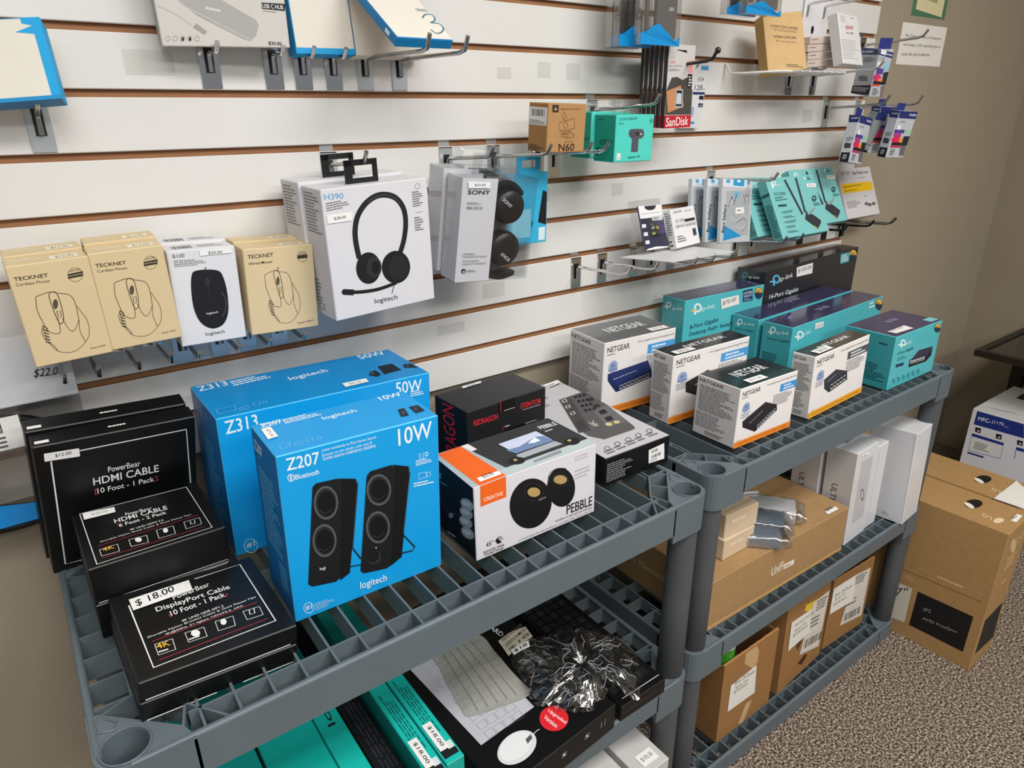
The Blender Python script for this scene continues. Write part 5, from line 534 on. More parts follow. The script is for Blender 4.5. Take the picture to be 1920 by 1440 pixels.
carton('network_switch_box', 'long black sixteen port switch box along the slatwall', 'box', [1.4869,-.0953,.79,.0574,.0047,-.0083,.4751,.0804,.2055], '#26262c|w', faces={'T':'#2b2e33|w','L':'#2b2c31|w'}, ops=[('o','F','#5db6d8',(.109,.874),(.147,.86),(.103,.931),.42),('q','F','#5db6d8',[(.081,.804),(.102,.796),(.094,.877),(.073,.885)]),('q','F','#5db6d8',[(.047,.854),(.102,.839),(.1,.86),(.045,.875)]),('t','F','#eef2f4','tp-link',(.139,.811),(.273,.823),(.139,.888),0),('t','F','#dfe8ec','16-Port Gigabit',(.061,.625),(.354,.611),(.061,.697),.012),('q','F','#5fb0bd',[(.796,.831),(.899,.826),(.893,.962),(.783,.968)]),('g','F','#d5e8ec',(.803,.852),(.891,.846),(.803,.949),3,1),('e','F','#25364a',(.945,.899),(.995,.883),(.931,.988)),('q','F','#e6b548',[(.99,.888),(.981,.92),(.967,.949),(.95,.97),(.932,.981),(.916,.98),(.904,.968),(.898,.946),(.899,.917)]),('g','F','#2a2a20',(.911,.906),(.978,.901),(.911,.946),2,1),('o','L','#4a8f9c',(.292,.921),(.38,.927),(.279,.958),.42),('q','L','#4a8f9c',[(.221,.861),(.271,.864),(.253,.917),(.203,.913)]),('q','L','#4a8f9c',[(.14,.881),(.272,.894),(.268,.908),(.135,.895)]),('t','L','#dfe8ec','tp-link',(.418,.875),(.806,.889),(.418,.921),0)], stick=[('price_sticker',[('q','F','#f0eeeb',[(.309,.829),(.477,.817),(.468,.958),(.298,.954)]),('t','F','#33333a','$100.00',(.316,.872),(.46,.876),(.316,.928),0)])])
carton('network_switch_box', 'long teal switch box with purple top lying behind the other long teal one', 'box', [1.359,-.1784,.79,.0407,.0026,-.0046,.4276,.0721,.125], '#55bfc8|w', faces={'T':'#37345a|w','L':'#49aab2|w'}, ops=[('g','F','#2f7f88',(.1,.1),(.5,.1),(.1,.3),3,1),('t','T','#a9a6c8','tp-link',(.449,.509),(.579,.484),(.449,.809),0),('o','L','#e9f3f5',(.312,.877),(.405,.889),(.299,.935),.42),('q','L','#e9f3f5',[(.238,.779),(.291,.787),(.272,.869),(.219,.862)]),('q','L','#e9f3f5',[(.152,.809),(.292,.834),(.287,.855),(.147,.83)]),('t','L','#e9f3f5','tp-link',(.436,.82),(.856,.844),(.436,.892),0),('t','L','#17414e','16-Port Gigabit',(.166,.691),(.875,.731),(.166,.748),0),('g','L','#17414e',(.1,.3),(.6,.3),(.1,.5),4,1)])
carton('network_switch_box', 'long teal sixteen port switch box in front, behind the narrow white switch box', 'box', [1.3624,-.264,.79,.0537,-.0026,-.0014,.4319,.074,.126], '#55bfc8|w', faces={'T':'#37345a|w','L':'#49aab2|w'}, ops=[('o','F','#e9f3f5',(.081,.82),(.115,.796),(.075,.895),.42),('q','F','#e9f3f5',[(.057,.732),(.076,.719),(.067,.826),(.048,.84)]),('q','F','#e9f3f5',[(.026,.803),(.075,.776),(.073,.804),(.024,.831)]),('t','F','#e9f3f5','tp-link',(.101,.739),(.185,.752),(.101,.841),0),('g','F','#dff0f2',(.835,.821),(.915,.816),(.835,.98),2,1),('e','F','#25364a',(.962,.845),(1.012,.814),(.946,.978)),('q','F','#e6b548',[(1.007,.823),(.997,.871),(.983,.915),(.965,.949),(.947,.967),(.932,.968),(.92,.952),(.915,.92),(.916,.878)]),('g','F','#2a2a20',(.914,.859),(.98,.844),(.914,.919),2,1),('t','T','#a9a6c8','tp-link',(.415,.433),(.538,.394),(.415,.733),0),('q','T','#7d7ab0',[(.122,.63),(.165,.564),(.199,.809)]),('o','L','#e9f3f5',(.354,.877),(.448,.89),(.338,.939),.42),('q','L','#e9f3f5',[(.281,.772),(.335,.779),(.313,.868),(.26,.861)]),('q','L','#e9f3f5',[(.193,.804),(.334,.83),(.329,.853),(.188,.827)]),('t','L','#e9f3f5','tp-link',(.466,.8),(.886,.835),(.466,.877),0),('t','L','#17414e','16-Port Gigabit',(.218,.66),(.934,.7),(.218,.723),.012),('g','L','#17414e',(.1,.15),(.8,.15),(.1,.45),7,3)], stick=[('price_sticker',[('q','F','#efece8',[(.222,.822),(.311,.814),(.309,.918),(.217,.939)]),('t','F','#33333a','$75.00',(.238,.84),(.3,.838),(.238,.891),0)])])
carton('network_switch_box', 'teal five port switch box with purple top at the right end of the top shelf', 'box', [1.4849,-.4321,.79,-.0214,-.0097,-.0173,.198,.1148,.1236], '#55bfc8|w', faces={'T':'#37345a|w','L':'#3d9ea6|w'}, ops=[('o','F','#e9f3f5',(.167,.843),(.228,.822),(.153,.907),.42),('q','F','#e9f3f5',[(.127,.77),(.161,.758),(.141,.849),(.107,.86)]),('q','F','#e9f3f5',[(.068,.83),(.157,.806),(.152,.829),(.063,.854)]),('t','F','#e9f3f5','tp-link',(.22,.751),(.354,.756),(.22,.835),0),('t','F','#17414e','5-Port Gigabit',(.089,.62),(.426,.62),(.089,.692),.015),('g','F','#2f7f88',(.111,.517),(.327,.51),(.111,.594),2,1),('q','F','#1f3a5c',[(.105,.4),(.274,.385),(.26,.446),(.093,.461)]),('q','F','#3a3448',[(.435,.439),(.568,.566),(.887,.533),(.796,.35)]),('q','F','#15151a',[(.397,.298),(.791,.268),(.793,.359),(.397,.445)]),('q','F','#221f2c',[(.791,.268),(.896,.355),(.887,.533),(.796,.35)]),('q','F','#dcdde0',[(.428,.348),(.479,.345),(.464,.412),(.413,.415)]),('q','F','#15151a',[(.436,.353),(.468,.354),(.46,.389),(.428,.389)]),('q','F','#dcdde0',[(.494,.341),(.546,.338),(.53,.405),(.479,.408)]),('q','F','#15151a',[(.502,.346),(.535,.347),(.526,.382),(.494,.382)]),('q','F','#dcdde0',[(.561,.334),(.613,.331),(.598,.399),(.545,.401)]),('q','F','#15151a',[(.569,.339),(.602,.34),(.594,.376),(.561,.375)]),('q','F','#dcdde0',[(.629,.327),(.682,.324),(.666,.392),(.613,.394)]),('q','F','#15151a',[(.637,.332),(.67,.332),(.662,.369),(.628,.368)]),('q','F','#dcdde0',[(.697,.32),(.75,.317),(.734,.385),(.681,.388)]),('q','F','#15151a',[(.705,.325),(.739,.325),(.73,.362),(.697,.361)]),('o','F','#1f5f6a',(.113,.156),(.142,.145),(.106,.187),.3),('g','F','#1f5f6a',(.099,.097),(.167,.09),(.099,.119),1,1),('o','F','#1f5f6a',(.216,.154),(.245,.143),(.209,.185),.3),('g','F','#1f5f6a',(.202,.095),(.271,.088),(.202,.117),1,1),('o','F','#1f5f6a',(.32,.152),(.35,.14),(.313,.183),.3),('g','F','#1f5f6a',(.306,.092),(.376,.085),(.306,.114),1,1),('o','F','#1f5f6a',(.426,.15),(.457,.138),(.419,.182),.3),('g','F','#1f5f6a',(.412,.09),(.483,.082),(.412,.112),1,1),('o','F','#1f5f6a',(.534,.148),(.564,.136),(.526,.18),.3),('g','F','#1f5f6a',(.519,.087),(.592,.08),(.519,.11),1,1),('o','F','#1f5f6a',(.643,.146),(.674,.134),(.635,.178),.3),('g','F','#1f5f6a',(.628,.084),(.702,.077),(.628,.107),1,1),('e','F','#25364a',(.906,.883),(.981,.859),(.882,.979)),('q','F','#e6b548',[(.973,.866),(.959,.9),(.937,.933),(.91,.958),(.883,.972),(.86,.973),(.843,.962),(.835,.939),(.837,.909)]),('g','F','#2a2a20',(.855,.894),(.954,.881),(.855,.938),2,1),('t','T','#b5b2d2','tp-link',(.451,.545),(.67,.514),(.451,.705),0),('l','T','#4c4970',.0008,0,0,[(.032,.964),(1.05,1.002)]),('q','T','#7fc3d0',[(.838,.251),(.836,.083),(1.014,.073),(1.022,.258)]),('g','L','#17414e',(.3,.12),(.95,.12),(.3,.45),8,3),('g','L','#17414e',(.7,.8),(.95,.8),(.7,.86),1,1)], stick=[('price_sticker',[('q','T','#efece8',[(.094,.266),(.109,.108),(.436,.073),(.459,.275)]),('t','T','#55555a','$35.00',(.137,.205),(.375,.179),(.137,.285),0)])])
carton('router_box', 'long brown cardboard router box on the middle shelf of the right unit', 'box', [.9384,-.427,.408,-.0191,-.003,.0012,.474,.36,.1151], '#a5835a|k', ops=[('q','F','#c79c62|k',[(0,0),(1,0),(1,.08),(0,.08)]),('t','F','#efe6da','UniFi',(.423,.388),(.512,.389),(.423,.585),.012),('q','F','#ece2d4',[(.52,.374),(.594,.363),(.592,.476),(.514,.492)]),('g','F','#a9804c',(.525,.39),(.589,.38),(.525,.46),1,1),('t','L','#d8c4a8','Dream Machine Pro',(.28,.42),(.8,.42),(.28,.55),0)], stick=[('price_sticker',[('q','T','#efecea',[(.865,.055),(.855,.027),(.938,.023),(.95,.052)]),('t','T','#55555a','$449',(.88,.043),(.929,.041),(.88,.073),0)])])
carton('adapter_box', 'lower of two small beige boxes on the long brown router box', 'box', [1.0143,-.3942,.5241,-.0008,.0005,.0008,.0974,.08,.0466], '#d3bda0', ops=[('g','F','#e6d6bd',(.2,.5),(.85,.5),(.2,.8),1,1)])
carton('adapter_box', 'upper of two small beige boxes on the long brown router box', 'box', [1.0195,-.3877,.5712,-.0573,-.0007,-.0004,.0979,.0522,.0517], '#d3bda0', ops=[('g','F','#e6d6bd',(.2,.5),(.85,.5),(.2,.8),1,1)])
u2 = carton('access_point_box', 'glossy white box with grey device panel, standing right of the long brown router box', 'box', [1.4307,-.4323,.408,.0528,-.0286,-.0085,.1001,.0692,.2407], '#d9d9dc|g', faces={'L':'#c9c6c4|g'}, ops=[('q','F','#c2c2c6|g',[(.25,.2),(.8,.2),(.8,.88),(.25,.88)]),('o','F','#66666a',(.561,.483),(.66,.468),(.505,.559),.3),('q','F','#ececec',[(.23,.931),(.578,.919),(.534,.953),(.203,.966)]),('g','F','#55555a',(.272,.93),(.523,.923),(.272,.947),1,1),('g','T','#2a2a2c',(.346,.619),(.845,.612),(.346,.869),1,1),('g','T','#2a2a2c',(.634,.705),(.855,.637),(.634,.825),1,1),('t','L','#3a3a3e','ULTRA',(.3,.62),(.3,.35),(.5,.62),0)], group='glossy white boxes on the middle shelf')
dup(u2, u2.matrix_world @ Matrix.Translation((-.004,.078,0)), 'glossy white box behind the one with the grey device panel, beside the router box', 'glossy white boxes on the middle shelf')
carton('access_point_box', 'slim plain white box between the grey panelled box and the largest white box', 'box', [1.5344,-.4236,.408,.0268,-.022,-.0086,.055,.2,.2232], '#d9d9dc|g', ops=[('l','F','#b9b9bc',.0008,0,0,[(.222,.948),(.269,.002)])], group='glossy white boxes on the middle shelf')
carton('access_point_box', 'largest white box at the right end of the middle shelf, overhanging the post', 'box', [1.6297,-.4695,.408,.0797,-.0404,-.0074,.092,.1047,.2458], '#d9d9dc|g', ops=[('l','F','#e8e8ea',.001,0,0,[(1.007,.687),(.926,.438)]),('l','L','#b5b5b8',.0008,0,0,[(.536,.033),(.991,.028),(.956,.981)]),('g','L','#8a8a8e',(.53,.052),(.694,.051),(.53,.08),2,1)], group='glossy white boxes on the middle shelf')
lg = carton('monitor_box', 'brown cardboard monitor box on the carpet, nearest one beside the right shelf unit', 'box', [1.7736,-.6509,0,.0372,-.0035,.0076,.1538,.6,.417], '#a88456|k', ops=[('q','L','#141415',[(.738,.107),(.962,.113),(.963,.385),(.74,.376)]),('t','L','#8a8d90','IPS',(.778,.256),(.808,.265),(.778,.284),0),('t','L','#9a9da0','AMD FreeSync',(.783,.189),(.922,.214),(.783,.214),0),('q','L','#cfc8bc',[(.641,.091),(.717,.107),(.716,.378),(.63,.369)]),('t','L','#3a3a38','27"',(.618,.236),(.7,.299),(.618,.305),0),('l','L','#8a6236',.0025,0,0,[(.633,.48),(.975,.506)]),('l','L','#d2ad78',.0012,0,0,[(.72,.543),(.973,.558)]),('g','L','#d2b083',(.797,.527),(.94,.535),(.797,.557),1,4),('g','L','#c9a878',(.677,.424),(.719,.423),(.677,.459),2,6),('q','F','#1a1a1b',[(.108,.111),(.97,.07),(.888,.365),(.104,.37)]),('t','F','#d5b98e','LG',(.559,.849),(.857,.855),(.559,.908),.02),('e','F','#d5b98e',(.436,.857),(.511,.874),(.276,.922)),('g','F','#d5b98e',(.324,.69),(.913,.687),(.324,.791),3,3),('g','F','#c9a878',(.404,.57),(.754,.557),(.404,.622),1,1),('e','T','#1c1712',(.582,.183),(.763,.167),(.679,.205)),('e','T','#e8e2d8',(.472,.189),(.478,.171),(.548,.202)),('t','T','#e3cda6','LG',(.356,.092),(.38,.128),(.233,.086),0),('e','T','#e3cda6',(.329,.066),(.424,.055),(.401,.075)),('q','T','#efece6',[(.483,.035),(.49,.016),(.793,.018),(.785,.037)]),('g','T','#8a8378',(.541,.031),(.736,.026),(.541,.051),2,1)], group='brown monitor boxes on the floor')
dup(lg, lg.matrix_world @ Matrix.Translation((.163,.035,0)), 'brown cardboard monitor box right behind the nearest one, with white paper on top', 'brown monitor boxes on the floor')
tag(MB().add([(1.9278,-.5573,.419),(1.933,-.6243,.419),(2.0257,-.612,.419),(2.0789,-.5554,.419)],[(0,1,2,3)],"#e6e2da").add([(1.9278,-.5573,.4175),(1.933,-.6243,.4175),(2.0257,-.612,.4175),(2.0789,-.5554,.4175)],[(3,2,1,0)],"#e6e2da").build("paper_sheet"),"white paper sheet lying on top of the second monitor box","paper")
carton('printer_box', 'white printer box with navy band under the dark table, beyond the monitor boxes', 'box', [2.5604,-.676,0,0,0,0,.34,.42,.4032], '#d6d8de', faces={'T':'#cfcfcd'}, ops=[('q','L','#1e2f7c',[(.032,.861),(.391,.872),(.364,.99),(.033,.986)]),('t','L','#eef0f6','MFC-',(.053,.906),(.144,.912),(.053,.941),.025),('t','L','#dfe4f2','J1170',(.152,.913),(.235,.917),(.152,.947),0),('t','L','#9aa5d0','DW',(.242,.913),(.273,.915),(.242,.93),0),('q','L','#17171b',[(.056,.799),(.096,.8),(.091,.844),(.049,.841)]),('q','L','#d9dbe0',[(.07,.808),(.086,.81),(.083,.822),(.067,.82)]),('q','L','#17171b',[(.209,.8),(.248,.801),(.243,.844),(.202,.841)]),('q','L','#d9dbe0',[(.222,.809),(.238,.811),(.235,.823),(.22,.82)]),('q','L','#17171b',[(.358,.803),(.395,.804),(.39,.846),(.351,.843)]),('q','L','#d9dbe0',[(.371,.812),(.386,.814),(.383,.825),(.368,.823)]),('l','L','#1e2f7c',.0015,1,0,[(.043,.617),(.275,.635),(.271,.779),(.04,.777)]),('q','L','#1e2f7c',[(.04,.752),(.272,.757),(.271,.779),(.04,.777)]),('q','L','#dcdcd4',[(.054,.646),(.214,.655),(.211,.723),(.057,.728)]),('g','L','#55565a',(.074,.649),(.206,.655),(.074,.718),5,3),('q','L','#1e2f7c',[(.041,.586),(.162,.591),(.162,.606),(.042,.602)]),('l','L','#1e2f7c',.0015,0,0,[(.368,.676),(.361,.781),(.411,.782)]),('q','L','#1e2f7c',[(.362,.756),(.417,.757),(.411,.782),(.362,.781)]),('g','T','#8a8c90',(.141,.86),(.198,.651),(.141,.98),4,2),('g','T','#3a3b40',(.621,.94),(.63,.842),(.621,.98),1,1),('q','T','#2a2a2e',[(.636,.877),(.634,.818),(.857,.881)])])
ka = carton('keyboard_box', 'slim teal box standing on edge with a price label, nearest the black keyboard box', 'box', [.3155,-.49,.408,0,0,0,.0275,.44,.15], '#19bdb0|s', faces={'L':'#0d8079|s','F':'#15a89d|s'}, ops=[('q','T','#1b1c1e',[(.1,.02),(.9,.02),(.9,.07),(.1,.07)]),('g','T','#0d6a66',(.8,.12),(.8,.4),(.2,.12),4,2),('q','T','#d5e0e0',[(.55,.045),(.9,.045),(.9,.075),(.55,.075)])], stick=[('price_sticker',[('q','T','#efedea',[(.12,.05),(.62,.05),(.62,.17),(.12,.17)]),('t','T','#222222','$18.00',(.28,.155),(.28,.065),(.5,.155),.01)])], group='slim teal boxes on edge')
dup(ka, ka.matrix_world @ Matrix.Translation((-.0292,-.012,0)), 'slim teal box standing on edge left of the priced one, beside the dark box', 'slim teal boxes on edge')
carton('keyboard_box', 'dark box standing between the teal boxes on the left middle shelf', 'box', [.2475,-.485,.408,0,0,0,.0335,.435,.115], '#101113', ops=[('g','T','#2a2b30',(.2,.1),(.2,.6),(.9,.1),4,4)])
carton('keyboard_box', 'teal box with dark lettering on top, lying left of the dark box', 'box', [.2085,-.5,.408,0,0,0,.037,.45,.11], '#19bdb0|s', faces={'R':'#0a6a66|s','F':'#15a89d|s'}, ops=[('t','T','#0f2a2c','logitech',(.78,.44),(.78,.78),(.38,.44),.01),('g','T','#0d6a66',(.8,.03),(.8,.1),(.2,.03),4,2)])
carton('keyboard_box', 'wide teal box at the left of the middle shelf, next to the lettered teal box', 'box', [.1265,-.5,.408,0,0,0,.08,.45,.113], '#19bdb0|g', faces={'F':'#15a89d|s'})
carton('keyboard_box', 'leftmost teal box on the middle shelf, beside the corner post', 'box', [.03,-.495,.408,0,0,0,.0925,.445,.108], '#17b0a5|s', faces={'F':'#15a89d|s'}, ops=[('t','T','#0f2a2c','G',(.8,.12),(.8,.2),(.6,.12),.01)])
carton('keyboard_box', 'black keyboard and mouse box with a red circle, lying flat on the left middle shelf', 'box', [.3927,-.5034,.408,.075,0,0,.245,.42,.052], '#0b0b0c|s', ops=[('q','T','#c4c4cb',[(.117,.681),(.113,.195),(.568,.198),(.619,.665)]),('l','T','#7a7a82',.0005,1,0,[(.194,.67),(.193,.629),(.262,.632),(.263,.674)]),('l','T','#7a7a82',.0005,1,0,[(.275,.671),(.274,.63),(.344,.633),(.346,.676)]),('l','T','#7a7a82',.0005,1,0,[(.359,.673),(.356,.631),(.428,.635),(.432,.677)]),('l','T','#7a7a82',.0005,1,0,[(.444,.674),(.441,.632),(.514,.636),(.518,.679)]),('l','T','#7a7a82',.0005,1,0,[(.192,.609),(.191,.569),(.259,.572),(.26,.613)]),('l','T','#7a7a82',.0005,1,0,[(.273,.61),(.271,.57),(.34,.573),(.342,.614)]),('l','T','#7a7a82',.0005,1,0,[(.355,.611),(.352,.57),(.423,.573),(.426,.614)]),('l','T','#7a7a82',.0005,1,0,[(.439,.612),(.435,.57),(.507,.574),(.512,.615)]),('l','T','#7a7a82',.0005,1,0,[(.19,.55),(.19,.511),(.256,.514),(.258,.553)]),('l','T','#7a7a82',.0005,1,0,[(.27,.551),(.268,.511),(.336,.514),(.338,.554)]),('l','T','#7a7a82',.0005,1,0,[(.351,.551),(.348,.511),(.418,.514),(.421,.554)]),('l','T','#7a7a82',.0005,1,0,[(.433,.551),(.43,.511),(.501,.513),(.505,.554)]),('l','T','#7a7a82',.0005,1,0,[(.189,.493),(.188,.455),(.254,.458),(.255,.496)]),('l','T','#7a7a82',.0005,1,0,[(.267,.493),(.265,.455),(.332,.457),(.335,.495)]),('l','T','#7a7a82',.0005,1,0,[(.347,.492),(.344,.454),(.413,.456),(.416,.495)]),('l','T','#7a7a82',.0005,1,0,[(.428,.492),(.425,.453),(.495,.455),(.499,.495)]),('l','T','#7a7a82',.0005,1,0,[(.187,.438),(.187,.401),(.251,.403),(.253,.44)]),('l','T','#7a7a82',.0005,1,0,[(.264,.437),(.263,.4),(.329,.401),(.331,.439)]),('l','T','#7a7a82',.0005,1,0,[(.343,.436),(.341,.398),(.408,.4),(.411,.438)]),('l','T','#7a7a82',.0005,1,0,[(.423,.435),(.42,.397),(.489,.399),(.492,.437)]),('l','T','#7a7a82',.0005,1,0,[(.186,.384),(.185,.348),(.249,.349),(.25,.385)]),('l','T','#7a7a82',.0005,1,0,[(.262,.382),(.26,.346),(.325,.347),(.327,.384)]),('l','T','#7a7a82',.0005,1,0,[(.339,.381),(.337,.345),(.403,.346),(.406,.382)]),('l','T','#7a7a82',.0005,1,0,[(.418,.379),(.415,.343),(.483,.344),(.486,.381)]),('l','T','#7a7a82',.0005,1,0,[(.184,.331),(.184,.297),(.247,.297),(.248,.332)]),('l','T','#7a7a82',.0005,1,0,[(.259,.329),(.258,.295),(.322,.295),(.324,.33)]),('l','T','#7a7a82',.0005,1,0,[(.335,.328),(.333,.292),(.399,.293),(.401,.328)]),('l','T','#7a7a82',.0005,1,0,[(.413,.326),(.41,.29),(.477,.291),(.48,.326)]),('l','T','#7a7a82',.0005,1,0,[(.183,.28),(.182,.247),(.244,.247),(.246,.281)]),('l','T','#7a7a82',.0005,1,0,[(.257,.278),(.255,.244),(.319,.244),(.321,.279)]),('l','T','#7a7a82',.0005,1,0,[(.332,.276),(.33,.241),(.394,.242),(.397,.276)]),('l','T','#7a7a82',.0005,1,0,[(.408,.273),(.406,.239),(.471,.239),(.475,.274)]),('l','T','#7a7a82',.0005,1,0,[(.182,.231),(.181,.198),(.242,.198),(.243,.231)]),('l','T','#7a7a82',.0005,1,0,[(.254,.228),(.253,.195),(.315,.195),(.317,.228)]),('l','T','#7a7a82',.0005,1,0,[(.328,.225),(.326,.192),(.39,.192),(.393,.225)]),('l','T','#7a7a82',.0005,1,0,[(.404,.222),(.401,.189),(.466,.188),(.469,.222)]),('e','T','#dcdcde',(.274,.102),(.418,.1),(.256,.044)),('e','T','#e9e9ea',(.272,.109),(.391,.109),(.256,.061)),('q','T','#55565b',[(.351,.107),(.34,.087),(.393,.095),(.401,.111)]),('l','T','#dcdcde',.0012,0,0,[(.417,.105),(.454,.108),(.471,.106)]),('e','T','#df242f',(.6,.107),(.672,.071),(.669,.15)),('t','T','#f6ecec','Upgraded',(.601,.146),(.617,.059),(.633,.151),.012),('t','T','#f6ecec','Version',(.548,.135),(.556,.07),(.58,.14),.012),('t','T','#e9e9ea','KEYBOARD AND MOUSE',(.782,.769),(.852,.344),(.825,.777),.012),('t','T','#e9e9ea','FOR MAC AND PC',(.811,.241),(.81,.042),(.846,.247),.012),('t','T','#e9e9ea','MACALLY',(.908,.141),(.918,.047),(.945,.145),.012),('l','F','#c9c9cc',.0007,1,0,[(.707,.503),(.743,.525),(.745,.67),(.708,.661)]),('e','F','#c9c9cc',(.726,.587),(.736,.551),(.725,.645)),('l','F','#c9c9cc',.0007,1,0,[(.499,.487),(.533,.508),(.535,.649),(.501,.64)]),('e','F','#c9c9cc',(.517,.568),(.527,.533),(.517,.625)),('l','F','#c9c9cc',.0007,0,0,[(.86,.464),(.862,.712)]),('l','F','#c9c9cc',.0007,0,0,[(.894,.443),(.898,.714)])])
